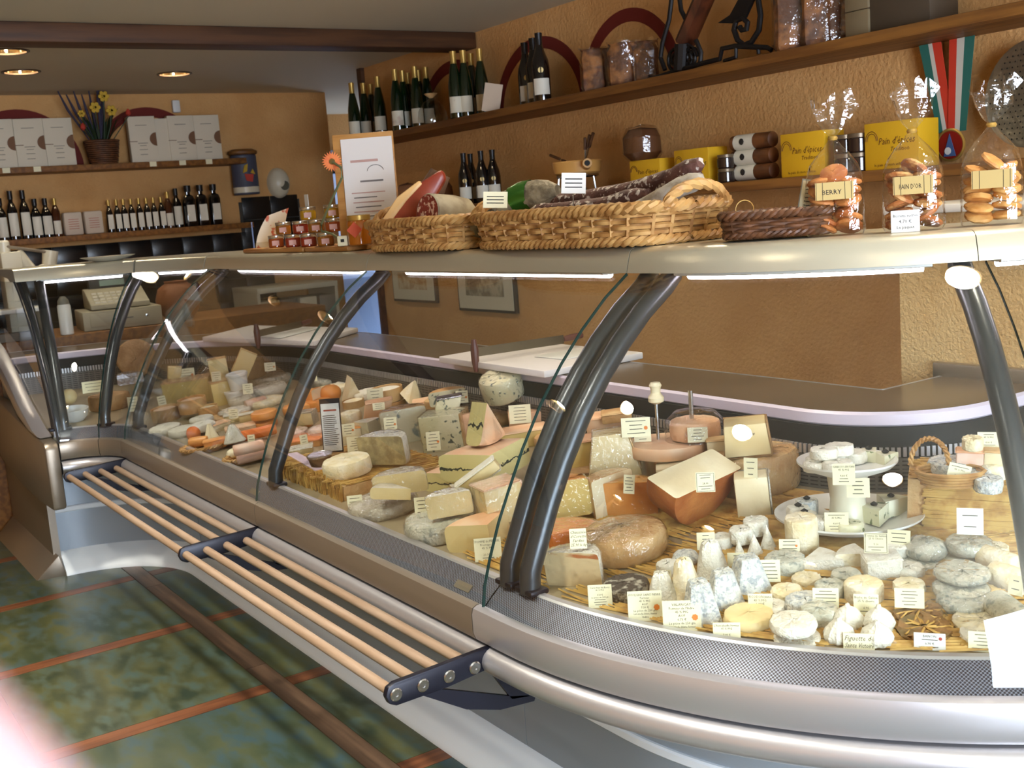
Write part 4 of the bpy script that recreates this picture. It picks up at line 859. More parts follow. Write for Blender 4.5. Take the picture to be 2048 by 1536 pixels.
    ('wheel', (-1.361, 1.932, 0.821), 0.077, 0.077, 0.031, 0.61, dict(mat='ash'), 'white ashed round inside the handled basket'),
    ('wheel', (-1.301, 1.933, 0.816), 0.059, 0.059, 0.025, 0.59, dict(mat='ash'), 'white round on the crate right of the handled basket'),
    ('wheel', (-1.254, 1.905, 0.811), 0.054, 0.054, 0.027, 0.58, dict(mat='ash'), 'white cylinder at the front right of the straw crate'),
    ('wheel', (-1.290, 1.983, 0.818), 0.060, 0.060, 0.032, 0.58, dict(mat='cream'), 'cream round at the back right of the straw crate'),
    ('block', (-1.325, 1.953, 0.845), 0.052, 0.031, 0.027, 0.60, dict(mat='salmon', paste='pink'), 'pinkish square cheese above the basket handle'),
    ('wheel', (-1.303, 1.930, 0.881), 0.039, 0.039, 0.025, 0.59, dict(mat='cream'), 'small cream round on top of the pinkish square'),
    ('block', (-1.288, 1.975, 0.843), 0.036, 0.029, 0.030, 0.58, dict(mat='tan', paste='pale'), 'tan square cheese behind the right support'),
]
# ---------------------------------------------------------------- price cards
CARDS = [
    ((-4.980, 1.139, 0.765), 0.090, 0.049, 1.35, 12, '~3', dict(), 'white card with a bar of print on the left chunk of cheese'),
    ((-4.855, 1.508, 0.772), 0.066, 0.054, 1.27, 12, '~4', dict(seal=1), 'cream price card with orange seal on the long yellow slab'),
    ((-4.613, 1.556, 0.780), 0.038, 0.044, 1.25, 12, '~4', dict(), 'narrow price card in front of the upright yellow piece'),
    ((-4.755, 1.853, 0.772), 0.049, 0.039, 1.20, 12, '~3', dict(seal=1), 'small price card on the wrapped wheel left of the second support'),
    ((-4.334, 1.860, 0.760), 0.054, 0.048, 1.17, 12, '~4', dict(seal=1), 'price card with seal right of the second support, back row'),
    ((-4.825, 1.255, 0.679), 0.043, 0.063, 1.32, 12, '~4', dict(), 'price card behind the third support from the left'),
    ((-4.712, 1.348, 0.691), 0.038, 0.052, 1.82, 12, '~4', dict(), 'faded price card above the wooden boxes'),
    ((-4.430, 1.620, 0.736), 0.041, 0.043, 1.22, 12, '~4', dict(), 'small price card right of the white tubs'),
    ((-4.130, 1.442, 0.697), 0.034, 0.037, 1.23, 12, '~4', dict(), 'tiny price card among the pale cubes in the corner'),
    ((-3.654, 1.812, 0.745), 0.058, 0.055, 1.11, 12, '~4', dict(), 'price card before the large round wooden box'),
    ((-3.379, 1.685, 0.772), 0.041, 0.030, 1.11, 45, '~3', dict(), 'white card lying on the orange-beige block'),
    ((-3.074, 1.567, 0.760), 0.040, 0.041, 1.10, 12, '~4', dict(seal=1), 'price card with seal left of the tall blue half'),
    ((-3.278, 1.518, 0.725), 0.042, 0.040, 1.14, 12, '~4', dict(seal=1), 'price card with seal right of the framed sign'),
    ((-2.839, 1.582, 0.727), 0.041, 0.055, 1.06, 12, '~5', dict(seal=1), 'tall price card with seal before the big blue cube'),
    ((-3.044, 1.444, 0.717), 0.079, 0.051, 1.13, 12, '~6', dict(), 'wide price card on the straw crate behind the dusted wheel'),
    ((-3.214, 1.916, 0.776), 0.041, 0.042, 1.03, 12, '~4', dict(seal=1), 'price card with seal on the half blue cheese in the back row'),
    ((-2.806, 1.873, 0.762), 0.067, 0.057, 0.98, 12, '~5', dict(), 'price card right of the upright ash-lined triangle'),
    ((-3.599, 1.308, 0.683), 0.024, 0.042, 1.22, 12, '~4', dict(), 'slim price card left of the second support, by the trays'),
    ((-3.348, 1.393, 0.702), 0.026, 0.040, 1.53, 12, '~4', dict(), 'slim price card right of the second support'),
    ((-2.650, 1.225, 0.645), 0.040, 0.052, 1.14, 12, '~5', dict(seal=1), 'price card with seal before the left grey wheel'),
    ((-2.353, 1.272, 0.680), 0.051, 0.055, 1.08, 12, '~5', dict(seal=1), 'price card with seal before the right white-grey wheel'),
    ((-2.044, 1.252, 0.648), 0.060, 0.052, 1.02, 12, 'POMME de FENNEL/Fromage de/45 % MG//20,90 €/~1', dict(), 'price card headed POMME de FENNEL left of the double supports'),
    ((-1.911, 1.307, 0.653), 0.039, 0.055, 1.41, 12, '~5', dict(), 'turned price card right of the double supports'),
    ((-2.347, 1.676, 0.721), 0.053, 0.049, 0.95, 12, '~5', dict(seal=1), 'price card with seal between and behind the double supports'),
    ((-1.756, 1.289, 0.731), 0.034, 0.040, 0.94, 20, "Chaussée/d'Corette/l'ardau/25.90 le kg", dict(hand=1), 'handwritten card stuck in the orange-veined half'),
    ((-1.945, 1.580, 0.751), 0.027, 0.043, 0.45, 12, '~5', dict(), 'card stuck in the amber half ball'),
    ((-2.063, 1.710, 0.845), 0.070, 0.047, 0.88, 12, '~4', dict(seal=1), 'wide white price card with seal left of the wooden-knobbed spindle'),
    ((-2.096, 1.757, 0.820), 0.042, 0.035, 0.87, 12, '~4', dict(), 'small pinkish price card below the wide white one'),
    ((-1.962, 1.816, 0.826), 0.048, 0.036, 0.82, 12, '~4', dict(), 'white price card at the right edge of the round cutter'),
    ((-1.677, 1.567, 0.804), 0.039, 0.041, 0.82, 8, '~2//28,90/~2', dict(border=1), 'bordered green-tinted card standing on the red-rinded quarter'),
    ((-1.724, 1.746, 0.788), 0.031, 0.047, 0.43, 5, '~3', dict(hand=1), 'tall handwritten card on the upright whitish block'),
    ((-1.663, 1.547, 0.687), 0.037, 0.036, 0.82, 12, '~4', dict(), 'price card left of the row of three small white rounds'),
    ((-1.552, 1.526, 0.682), 0.040, 0.027, 0.79, 12, '~3', dict(), 'price card under the three white cones'),
    ((-1.506, 1.624, 0.700), 0.040, 0.024, 0.75, 12, '~3', dict(seal=1), 'price card with seal in front of the tall cream cylinder'),
    ((-1.456, 1.512, 0.677), 0.042, 0.042, 0.77, 12, '~5', dict(), 'price card between the ashy pyramids and the grey soft round'),
    ((-1.387, 1.415, 0.665), 0.043, 0.030, 0.78, 12, 'PICODON jeune/45 % MG/6,00 €/~1', dict(), 'price card behind the cut yellowish cheese'),
    ((-1.307, 1.497, 0.668), 0.045, 0.036, 0.72, 12, '~5', dict(), 'leaning price card right of the ashed rounds'),
    ((-1.331, 1.668, 0.724), 0.043, 0.038, 0.67, 12, 'Tomme de Galène/25 % Chèvre//5,10/~2', dict(border=1), 'square bordered card above the ridged square cheese'),
    ((-1.352, 1.761, 0.703), 0.043, 0.039, 0.48, 12, '~4', dict(), 'price card half hidden behind the lumpy grey round'),
    ((-1.646, 1.251, 0.646), 0.046, 0.044, 0.92, 12, 'Carré frais du Berry/45 % MG//4,50 €/La pièce de 200 grs/~3', dict(), 'price card before the ash-crusted round at the front'),
    ((-1.533, 1.267, 0.646), 0.063, 0.055, 0.88, 12, 'POULIGNY SAINT PIERRE/Fermier/45 % MG/AOP/7,50 €/La pièce de 250 grs/Lait cru de chèvre, fermier/Indre', dict(seal=1), 'large card reading POULIGNY SAINT PIERRE at the front'),
    ((-1.450, 1.282, 0.645), 0.068, 0.055, 0.85, 12, "VALANCAY/Fermier de l'Indre/45 % MG/AOP/6,75 €/La pièce de 250 grs/Lait cru de chèvre, fermier", dict(seal=1), 'large card reading VALANCAY at the front'),
    ((-1.614, 1.383, 0.669), 0.033, 0.025, 0.86, 12, 'CLOCHETTE/45 % MG/Fermier/6,90 €', dict(), 'price card behind the dark ash-crusted round'),
    ((-1.365, 1.308, 0.644), 0.047, 0.032, 0.81, 12, "L'Autrefeuille fermier/45 % MG//7,90 €/La pièce de 200 grs", dict(), 'price card at the foot of the yellowish cut cheese'),
    ((-1.239, 1.522, 0.667), 0.042, 0.036, 0.68, 12, 'Bûche de Galène/25 % chèvre//6,95/~1', dict(), 'price card behind the four fig-shaped cheeses'),
    ((-1.190, 1.576, 0.678), 0.049, 0.034, 0.65, 12, '~5', dict(), 'price card with glints behind the leaf-wrapped cheeses'),
    ((-1.181, 1.430, 0.646), 0.050, 0.028, 0.69, 12, 'Figuette de/Sainte Victoire', dict(hand=1), 'handwritten card reading Figuette de Sainte Victoire'),
    ((-1.101, 1.508, 0.647), 0.049, 0.028, 0.63, 12, 'BANON/~1/6,90 €/~1', dict(white=1, seal=2), 'white card with red flower in front of the leaf-wrapped cheeses'),
    ((-1.038, 1.564, 0.646), 0.050, 0.033, 0.59, 12, '~5', dict(), 'yellow-gold price card at the front right'),
    ((-1.072, 1.703, 0.698), 0.026, 0.034, 0.04, 12, '~2', dict(hand=1), 'handwritten card among the goat logs at the right edge'),
    ((-1.244, 1.832, 0.740), 0.047, 0.050, 0.60, 12, '~2', dict(white=1), 'bright white card in front of the straw crate'),
    ((-1.307, 1.990, 0.865), 0.042, 0.037, 0.58, 12, '~1/45 % MG//4,00 €/~2', dict(), 'price card at the top of the straw crate'),
    ((-1.297, 1.867, 0.822), 0.041, 0.040, 0.61, 12, '~1/45 % MG//5,80 €/~2', dict(ry=14), 'tilted price card in the handled basket'),
]
M_cardink = mat('card_ink', (92, 86, 72), .8)
def card(i, loc, w_, h_, yaw, tilt, text, o, label):
    lines = text.split('/'); e = thing('price_card', label, 'card')
    e.matrix_world = TR(*loc) @ RZ(yaw) @ RY(math.radians(o.get('ry', 0))) @ RX(-math.radians(tilt))
    G().box((0, 0, h_/2), (w_, .0016, h_)).obj('board', M_white if o.get('white') else M_card, e)
    g = G(); y = -.0012; rows = []
    for L in lines:
        if L.startswith('~'): rows += [None]*int(L[1:])
        else: rows.append(L)
    n = len(rows); step = h_*.84/max(n, 2); z = h_*.93-step*.5; R = random.Random(i)
    for k, L in enumerate(rows):
        if L is None:
            ww = w_*R.uniform(.35, .8); bh = min(step*.1, .0008); g.add([(-ww/2, y, z-bh), (ww/2, y, z-bh), (ww/2, y, z+bh), (-ww/2, y, z+bh)], [(0, 1, 2, 3)])
        elif L.strip(): put_text(g, L, 0, z, step*(.95 if k and not o.get('hand') else 1.0), y, maxw=w_*(.68 if k and o.get('seal') else .92), slant=.3 if o.get('hand') else 0)
        z -= step
    if o.get('border'):
        t = w_*.02; a = w_*.46; b0, b1 = h_*.04, h_*.96
        for q in ((-a, b0, a, b0+t), (-a, b1-t, a, b1), (-a, b0, -a+t, b1), (a-t, b0, a, b1)): g.add([(q[0], y, q[1]), (q[2], y, q[1]), (q[2], y, q[3]), (q[0], y, q[3])], [(0, 1, 2, 3)])
    g.obj('lettering', M_cardink, e, 0)
    if o.get('seal'):
        rr = min(w_*.1, h_*.11); s = G(); c = (w_*.34, h_*.45 if o['seal'] == 1 else h_*.7); N = 14
        s.add([(c[0]+rr*math.cos(2*PI*k/N)*(1 if k % 2 else .82), y-.0002, c[1]+rr*math.sin(2*PI*k/N)*(1 if k % 2 else .82)) for k in range(N)], [tuple(range(N))]); s.obj('seal', M_seal if o['seal'] == 1 else M_inkred, e, 0)
    return e
EXTRA = ["Pain d'épices", 'Tradition', 'le pain de mon enfance', 'Biscuits sucrés', '4,70 €', 'Le paquet', 'BERRY', "PAIN D'OR", 'Cave à Bière', 'IVA']
_s = list(EXTRA)
for c in CARDS: _s += [t for t in c[5].split('/') if t.strip() and not t.startswith('~')]
text_cache(_s)
for i, c in enumerate(CHEESES): cheese(i, *c)
for i, c in enumerate(CARDS): card(i, *c)
# straw mats on the deck
def straw_mat(label, s0, s1, d0, d1, n, seed):
    R = random.Random(seed); g = G()
    for k in range(n):
        d = R.uniform(d0, d1); L_ = R.uniform(.10, .26)*(RR/(RR-d) if s0 > LA+LS-.5 else 1); s = R.uniform(s0, max(s0+.01, s1-L_)); sk = R.uniform(-.02, .02); z = .0015+R.uniform(0, .004)
        g.tube([at_sd(min(s+L_*q/3, SMAX), d+sk*(q/3-.5), deck_z(d)+z) for q in range(4)], .0017, 3, cap=False)
    tag(g.obj('straw_mat', M_straw, None, 0), label, 'mat')
straw_mat('golden straw matting under the goat cheeses in the curved end', s_of_x(-1.8), s_of_right(78), .11, .80, 1500, 1)
straw_mat('golden straw matting under the cheeses around the double supports', s_of_x(-2.15), s_of_x(-1.79), .11, .80, 600, 2)
# straw-topped crate in the middle
a, b, c_ = Vector((-2.791, 1.261, 0.649)), Vector((-3.267, 1.260, 0.649)), Vector((-2.766, 1.597, 0.683))
cx0, cx1, cy0, cy1 = b.x, a.x, a.y, a.y+.36
t = thing('straw_covered_crate', 'low wooden crate topped with straw, under the mould-dusted wheel', 'crate', ((cx0+cx1)/2, (cy0+cy1)/2, deck_z(cy0-Y0)-.01)); hw, hd, hh = (cx1-cx0)/2, (cy1-cy0)/2, .052
g = G(); g.box((0, 0, hh/2), (2*hw, 2*hd, hh)); g.obj('crate', CH['tan'], t, bevel=.003)
g = G(); R = random.Random(5)
for k in range(330): L_ = R.uniform(.15, .34); g.box((R.uniform(-hw, hw), R.uniform(-hd+L_/2-.03, hd-L_/2), hh+.003+R.uniform(0, .004)), (.004, L_, .003), rz=R.uniform(-.12, .12))
for k in range(200): L_ = R.uniform(.03, .05); g.box((0, 0, 0), (.0035, .003, L_), M=TR(R.uniform(-hw, hw), -hd-.003-R.uniform(0, .006), R.uniform(.016, hh)) @ RY(R.uniform(-.3, .3)))
tag(g.obj('straw', M_straw, t, 0), kind='stuff')
p_ = G(); p_.box((-hw*.55, -hd*.72, hh+.008), (.30, .035, .003), rz=-.12); p_.obj('paper_strip', mat('mauve_paper', (214, 190, 206), .5), t)
# black-framed sign
t = thing('framed_sign', 'tall black-framed sign with red heading among the cheeses', 'sign', (-3.140, 1.397, 0.713), .98); hs = 0.166; ws = 0.062
t.rotation_euler = (math.radians(-6), 0, .98)
G().box((0, .004, hs/2), (ws, .006, hs)).obj('frame', M_black, t); G().box((0, 0, hs*.47), (ws*.9, .004, hs*.88)).obj('sheet', M_white, t)
g = G(); R = random.Random(3); z = hs*.68
while z > hs*.12:
    ww = ws*R.uniform(.55, .75); g.add([(-ws*.38, -.0026, z), (-ws*.38+ww, -.0026, z), (-ws*.38+ww, -.0026, z+hs*.012), (-ws*.38, -.0026, z+hs*.012)], [(0, 1, 2, 3)]); z -= hs*.036
g.obj('print', M_ink, t, 0); g = G(); g.add([(-ws*.32, -.0026, hs*.77), (ws*.32, -.0026, hs*.77), (ws*.32, -.0026, hs*.80), (-ws*.32, -.0026, hs*.80)], [(0, 1, 2, 3)]); g.obj('heading', M_inkred, t, 0)
# round cutter for shaving cheese: steel drum, waxed board, half cheese, spindle
L0 = Vector((-2.060, 1.802, 0.704)); t = thing('cheese_shaver', 'round wooden cheese-shaving board with steel base and knobbed spindle', 'cheese cutter', L0)
R1 = 0.099; H1 = .085
G().lathe([(R1*.9, 0), (R1*.92, .006), (R1*.86, .01), (R1*.86, H1-.002), (R1*.9, H1)], 40).obj('steel_base', M_steel, t)
G().lathe([(R1*.98, H1), (R1, H1+.003), (R1, H1+.026), (R1*.98, H1+.03), (0, H1+.03)], 48).obj('board', CH['salmon'], t)
G().tube([(-.03, 0, H1+.03), (-.03, 0, H1+.125)], .004, 8).obj('spindle', M_steel, t); G().tube([(.03, .06, H1+.03), (.03, .06, H1+.15)], .006, 10).obj('rod', M_steel, t)
G().lathe([(.008, 0), (.019, .006), (.02, .016), (.012, .028), (.013, .04), (.016, .046), (.012, .054), (.001, .056)], 18, M=TR(-.03, 0, H1+.12)).obj('knob', CH['pale'], t)
t2 = tag(jit(G().lathe(wheel_prof(.062, .05), 26), .001, 4).obj('round_cheese', CH['salmon']), 'shaved small cheese wheel sitting on the round cutter board', 'cheese'); t2.location = L0+Vector((.04, .06, H1+.03))
G().lathe([(.075, 0), (.075, .045), (.05, .07), (.001, .075)], 20, M=TR(0, 0, 0)).obj('plastic_wrap', M_film, t2)
# two-tier cake stand
L1 = Vector((-1.531, 1.832, 0.700)); t = thing('tiered_cake_stand', 'white two-tier plate stand loaded with small goat cheeses', 'cake stand', L1)
RP = 0.152; RU = 0.102; HU = .115
G().lathe([(0, .012), (RP*.6, .012), (RP*.95, .028), (RP, .032), (RP, .028), (RP*.9, .018), (RP*.55, 0), (0, 0)], 48, cap=False).obj('lower_plate', M_white, t)
G().lathe([(.046, .012), (.040, .02), (.036, .06), (.042, HU)], 28).obj('column', M_offw, t)
G().lathe([(0, HU+.012), (RU*.6, HU+.012), (RU*.95, HU+.026), (RU, HU+.03), (RU, HU+.026), (RU*.9, HU+.016), (RU*.5, HU), (0, HU)], 44, cap=False).obj('upper_plate', M_white, t)
def on_stand(dx, dy, z, r, h, m, label, kind='wheel', olive=0, yaw=0, wz=0):
    if kind == 'wheel':
        o = thing('goat_cheese_round', label, 'cheese', L1+Vector((dx, dy, z))) if olive else None; g = jit(G().lathe(wheel_prof(r, h), 28), .0012, int(abs(dx)*9999))
        if olive:
            g.obj('rind', CH[m], o); G().lathe([(.001, 0), (.006, .002), (.008, .005), (.001, .010)], 12, M=TR(0, 0, h-.001)).obj('olive', M_dark, o)
        else: tag(g.obj('goat_cheese_round', CH[m]), label, 'cheese').location = L1+Vector((dx, dy, z))
    else:
        ri, pa = sector(r, h, 60, .1*h); e = thing('herbed_cheese_wedge', label, 'cheese', L1+Vector((dx, dy, z)), yaw); ri.obj('rind', CH[m], e); pa.obj('paste', CH[m], e)
        G().lathe([(.001, 0), (.006, .002), (.008, .005), (.001, .010)], 12, M=TR(0, r*.6, h-.001)).obj('olive', M_dark, e)
ax = Vector((L1.y, -L1.x, 0)).normalized(); ay = Vector((L1.x, L1.y, 0)).normalized()
def sp(u, v): q = ax*u+ay*v; return q.x, q.y
U = HU+.013
for (u, v, z, r, h, m, lb) in ((-.025, .035, U, .030, .024, 'bloom', 'white goat round at the back left of the upper plate'), (.012, .040, U, .030, .024, 'bloom', 'white goat round at the back of the upper plate'),
    (-.052, -.005, U, .031, .024, 'bloom', 'white goat round at the left rim of the upper plate'), (-.018, -.045, U, .031, .024, 'bloom', 'white goat round at the front of the upper plate'), (-.062, -.03, U-.001, .026, .02, 'bloom', 'small white goat round peeking from under the others at the left rim'),
    (-.014, .012, U+.0245, .029, .022, 'bloom', 'white goat round stacked on top in the middle of the upper plate'), (-.045, -.02, U+.0245, .029, .022, 'bloom', 'white goat round stacked on top at the left of the upper plate')):
    x, y = sp(u, v); on_stand(x, y, z, r, h, m, lb)
x, y = sp(.06, .03); on_stand(x, y, U, .05, .024, 'herb', 'wedge with dark herbs, upper at the right of the upper plate', 'w', yaw=1.2)
x, y = sp(.075, -.005); on_stand(x, y, U+.001, .05, .022, 'herb', 'wedge with dark olive, lower at the right of the upper plate', 'w', yaw=.6)
for (u, v, r, h, m, ol, lb) in ((-.085, .035, .024, .034, 'ash', 1, 'grey goat round with olive at the back left of the lower plate'), (-.102, -.005, .024, .03, 'bloom', 1, 'white goat round with olive at the left of the lower plate'),
    (-.088, -.045, .026, .028, 'bloom', 1, 'white goat round with olive at the front left of the lower plate'), (-.05, -.075, .028, .026, 'bloom', 0, 'white goat round without olive at the front of the lower plate'), (.0, -.085, .03, .02, 'herb', 0, 'greenish herbed round at the front right of the lower plate')):
    x, y = sp(u, v); on_stand(x, y, .014, r, h, m, lb, olive=ol)
x, y = sp(.06, -.06); on_stand(x, y, .016, .07, .034, 'herb', 'green-flecked wedge at the front right of the lower plate', 'w', yaw=.9)
x, y = sp(.075, .0); on_stand(x, y, .016, .07, .036, 'herb', 'green-flecked wedge with olive at the right of the lower plate', 'w', yaw=.4)
CARDS2 = [
    ((-1.412, 1.680, 0.840), 0.042, 0.041, 0.70, 12, "CABECOU d'AUTAN/45 % MG//4,60 €/~2", dict(), 'price card at the back of the upper plate of the stand'),
    ((-1.400, 1.706, 0.812), 0.043, 0.037, 0.69, 12, '~4', dict(), 'price card at the front of the upper plate of the stand'),
    ((-1.480, 1.735, 0.719), 0.047, 0.040, 0.71, 12, '~1/45 % MG//4,60 €/~2', dict(), 'price card at the front of the lower plate of the stand'),
]
text_cache([t for c in CARDS2 for t in c[5].split('/') if t.strip() and not t.startswith('~')])
for i, c in enumerate(CARDS2): card(i+200, *c)
# handled basket on the straw crate
L2 = Vector((-1.323, 1.885, 0.815)); yw = math.atan2(L2.y, L2.x)-PI/2
t = thing('handled_basket', 'shallow wicker basket with looped handle on the straw crate', 'basket', L2, yw)
g = G(); N = 48; rr, rd = .062, .05
for q in range(5): f = .85+.04*q; g.tube([(rr*f*math.cos(a)+.0015*math.cos(12*a+q*PI), rd*f*math.sin(a), .004+.006*q) for a in [2*PI*k/N for k in range(N)]], .0035, 5, closed=True)
g.obj('weave', M_wick, t)
g = G()
for ph in (0, PI): g.tube([(-rr*.6+(.036+.003*math.cos(14*b+ph))*-math.cos(b), .028+.003*math.sin(14*b+ph), .03+(.055+.003*math.cos(14*b+ph))*math.sin(b)) for b in [PI*k/30 for k in range(31)]], .0035, 6)
g.obj('handle', M_wick, t)


# ---------------------------------------------------------------- wall shelves, arches, tiles, pictures
def shelf(name_label, x0, x1, y0, y1, z0, z1): return tag(G().box(((x0+x1)/2, (y0+y1)/2, (z0+z1)/2), (abs(x1-x0), abs(y1-y0), z1-z0)).obj('wall_shelf', M_wood, bevel=.004), name_label, 'shelf')
ZU, ZL = 1.862, 1.443
shelf('upper wooden shelf along the back wall, holding green wine bottles', -6.2, 1.0, 2.95, YB, 1.826, ZU)
shelf('lower wooden shelf along the back wall, holding yellow boxes', -6.2, 1.0, 2.95, YB, 1.407, ZL)
shelf('upper wooden shelf on the left wall, holding white gift boxes', XL, XL+.24, -1.2, 2.80, 1.826, ZU)
shelf('lower wooden shelf on the left wall, holding small bottles', XL, XL+.24, -1.2, 2.80, 1.407, ZL)
def arch(axis, c, a, b, t, z0, label):
    n = 28; poly = [(c-a*math.cos(PI*k/n), z0+b*math.sin(PI*k/n)) for k in range(n+1)]+[(c+(a-t)*math.cos(PI*k/n), z0+(b-t)*math.sin(PI*k/n)) for k in range(n+1)]
    vs = []; fs = []; m = n+1
    out = poly[:m]; inn = list(reversed(poly[m:]))
    P = (lambda u, z, d: (u, YB-d, z)) if axis == 'x' else (lambda u, z, d: (XL+d, u, z))
    for d in (.0, .004):
        vs += [P(u, z, d) for u, z in out]+[P(u, z, d) for u, z in inn]
    for k in range(n): fs += [(2*m+k, 2*m+k+1, 3*m+k+1, 3*m+k), (k, k+1, 2*m+k+1, 2*m+k), (m+k, m+k+1, 3*m+k+1, 3*m+k)]
    tag(G().add(vs, fs).obj('painted_arch', M_red, None, 0), label, 'painted arch')
arch('x', -5.23, .38, .34, .06, 1.86, 'dark red painted arch on the back wall behind the second bottle group')
arch('x', -4.46, .375, .335, .055, 1.86, 'dark red painted arch on the back wall over three dark bottles')
arch('x', -3.80, .335, .345, .055, 1.86, 'dark red painted arch on the back wall over the row of brown packets')
arch('y', (-7.420, 1.466, 2.192)[1], .36, .36, .06, 1.86, 'dark red painted arch on the left wall, left of the flowers')
arch('y', (-7.420, 2.249, 2.186)[1], .36, .36, .06, 1.86, 'dark red painted arch on the left wall, right of the flowers')
sp_ = empty_struct('trim_tiles'); G().box((XL+.004, .85, 1.06), (.008, 4.1, .64)).obj('grout', M_tilejoint, sp_); G().box((XL+.004, 3.02, 1.42), (.008, .44, .32)).obj('grout', M_tilejoint, sp_)
tp = None
for k in range(20):
    for j in range(4):
        y = -1.1+.205*k; z = .84+.155*j
        if z > 1.37 and y < 2.75: continue
        if tp is None: tp = G().box((0, 0, 0), (.008, .2, .15)).obj('wall_tile', M_tile, sp_, bevel=.002); o = tp
        else: o = tp.copy(); COL.objects.link(o)
        o.location = (XL+.011, y+.1, z)
for k in range(2):
    for j in range(2):
        o = tp.copy(); COL.objects.link(o); o.location = (XL+.011, 2.92+.205*k, 1.38+.155*j)
def picture(c0, c1, label, tint):
    x0, z1 = c0[0], 1.13; x1, z0 = c1[0], c1[2]; t = thing('framed_picture', label, 'picture', ((x0+x1)/2, YB, z0)); w_ = x1-x0; h_ = z1-z0
    G().box((0, -.012, h_/2), (w_, .022, h_)).obj('frame', M_dark if tint else M_beam, t, bevel=.003); G().box((0, -.0245, h_/2), (w_-.03, .004, h_-.03)).obj('mount', M_offw, t)
    G().box((0, -.0275, h_*.58), (w_*.66, .003, h_*.5)).obj('print', mat('grey_engraving', (120, 112, 96), .8, var=(186, 176, 150), vs=18) if tint else mat('sepia_map', (186, 150, 110), .8, var=(214, 196, 160), vs=26), t)
picture((-6.088, 3.230, 1.057), (-5.574, 3.230, 0.901), 'small framed sepia print on the wall, left of two', 0)
picture((-5.329, 3.230, 1.063), (-4.768, 3.230, 0.870), 'framed grey engraving on the wall, right of two', 1)
tag(G().box((0, 0, 0), (.03, .05, .08)).obj('alarm_sensor', M_white, bevel=.008), 'small pale sensor box high on the left wall', 'sensor').location = (-7.410, 2.445, 2.220)

# ---------------------------------------------------------------- bottles
M_green = mat('dark_green_glass', (14, 30, 12), .08, spec=.6, coat=.5); M_dkglass = mat('black_glass', (16, 12, 12), .08, spec=.6, coat=.5); M_amberglass = mat('amber_glass', (70, 36, 18), .1, coat=.4)
M_gold = mat('gold_capsule', (196, 160, 84), .35, .6); M_blackcap = mat('black_capsule', (18, 16, 18), .4); M_label = mat('bottle_label', (226, 218, 196), .6, var=(200, 180, 160), vs=14, lo=.6, hi=.7); M_labelplain = mat('plain_label', (226, 220, 204), .6); M_med = mat('label_medal', (206, 182, 120), .4, .3)
M_clear = clear_mat('clear_bottle', (.9, .9, .88), 1.45, .02, .03)
def bottle(style):
    e = thing('wine_bottle', 'x', 'bottle')
    if style == 'flute':
        G().lathe([(.030, 0), (.035, .004), (.036, .02), (.036, .12), (.033, .17), (.024, .225), (.0155, .265), (.014, .31), (.0155, .312), (.0155, .322), (0, .322)], 20).obj('glass', M_green, e)
        G().lathe([(.0158, .262), (.0150, .29), (.0165, .3235), (0, .324)], 14).obj('capsule', M_gold, e); lab = (.0364, .028, .105, M_label)
    elif style == 'burgundy':
        G().lathe([(.034, 0), (.039, .004), (.040, .02), (.040, .145), (.036, .18), (.022, .22), (.0155, .245), (.0145, .285), (.016, .287), (.016, .296), (0, .296)], 20).obj('glass', M_dkglass, e)
        G().lathe([(.0158, .238), (.0152, .27), (.0168, .297), (0, .298)], 14).obj('capsule', M_blackcap, e); lab = (.0404, .03, .1, M_labelplain)
        G().lathe([(.0125, 0), (.0125, .001), (0, .0012)], 16, M=TR(0, -.0385, .135) @ RX(PI/2)).obj('medallion', M_med, e)
    elif style == 'oil':
        G().lathe([(.026, 0), (.030, .003), (.030, .17), (.022, .2), (.013, .22), (.013, .25), (0, .25)], 18).obj('glass', M_dkglass, e); G().lathe([(.015, .235), (.015, .285), (0, .286)], 14).obj('cap', M_blackcap, e); lab = (.0303, .02, .155, M_labelplain)
    elif style == 'slim':
        G().lathe([(.022, 0), (.025, .003), (.025, .15), (.016, .175), (.011, .19), (.011, .225), (0, .226)], 18).obj('glass', M_amberglass, e); G().lathe([(.0125, .19), (.0125, .23), (0, .231)], 12).obj('cap', M_gold, e); lab = (.0253, .015, .095, M_labelplain)
    elif style == 'square':
        G().lathe([(.034, 0), (.036, .003), (.036, .17), (.028, .195), (.014, .205), (.014, .23), (0, .23)], 24, sq=5).obj('glass', M_dkglass, e); G().lathe([(.021, .222), (.022, .262), (0, .263)], 16).obj('stopper', M_blackcap, e); lab = None; G().box((0, -.0365, .085), (.05, .002, .105)).obj('label', M_labelplain, e)
    elif style == 'small':
        G().lathe([(.018, 0), (.0205, .003), (.0205, .12), (.014, .145), (.0085, .155), (.0085, .195), (0, .196)], 16).obj('glass', M_dkglass, e); G().lathe([(.0105, .165), (.0105, .2), (0, .201)], 12).obj('cap', M_gold, e); lab = None; G().box((0, -.0205, .065), (.033, .002, .09)).obj('label', M_labelplain, e)
    if lab:
        r, z0, z1, m = lab; g = G(); n = 12
        vs = [(r*math.cos(-PI/2+2.0*(k/n-.5)), r*math.sin(-PI/2+2.0*(k/n-.5)), z) for z in (z0, z1) for k in range(n+1)]; g.add(vs, [(k, k+1, n+2+k, n+1+k) for k in range(n)]); g.obj('label', m, e)
    return e
PROTO = {}
def put_bottle(style, loc, yaw, label, group):
    if style not in PROTO:
        PROTO[style] = o = bottle(style); o.location = loc; o.rotation_euler = (0, 0, yaw); o['label'] = label; o['group'] = group; return o
    return dup(PROTO[style], loc, yaw, label, group)
def shelf_x(px): return px[0]
fl1 = [(-6.014, 3.020, 2.005), (-6.023, 3.100, 2.019), (-6.069, 3.170, 2.023), (-5.749, 3.050, 1.990)]
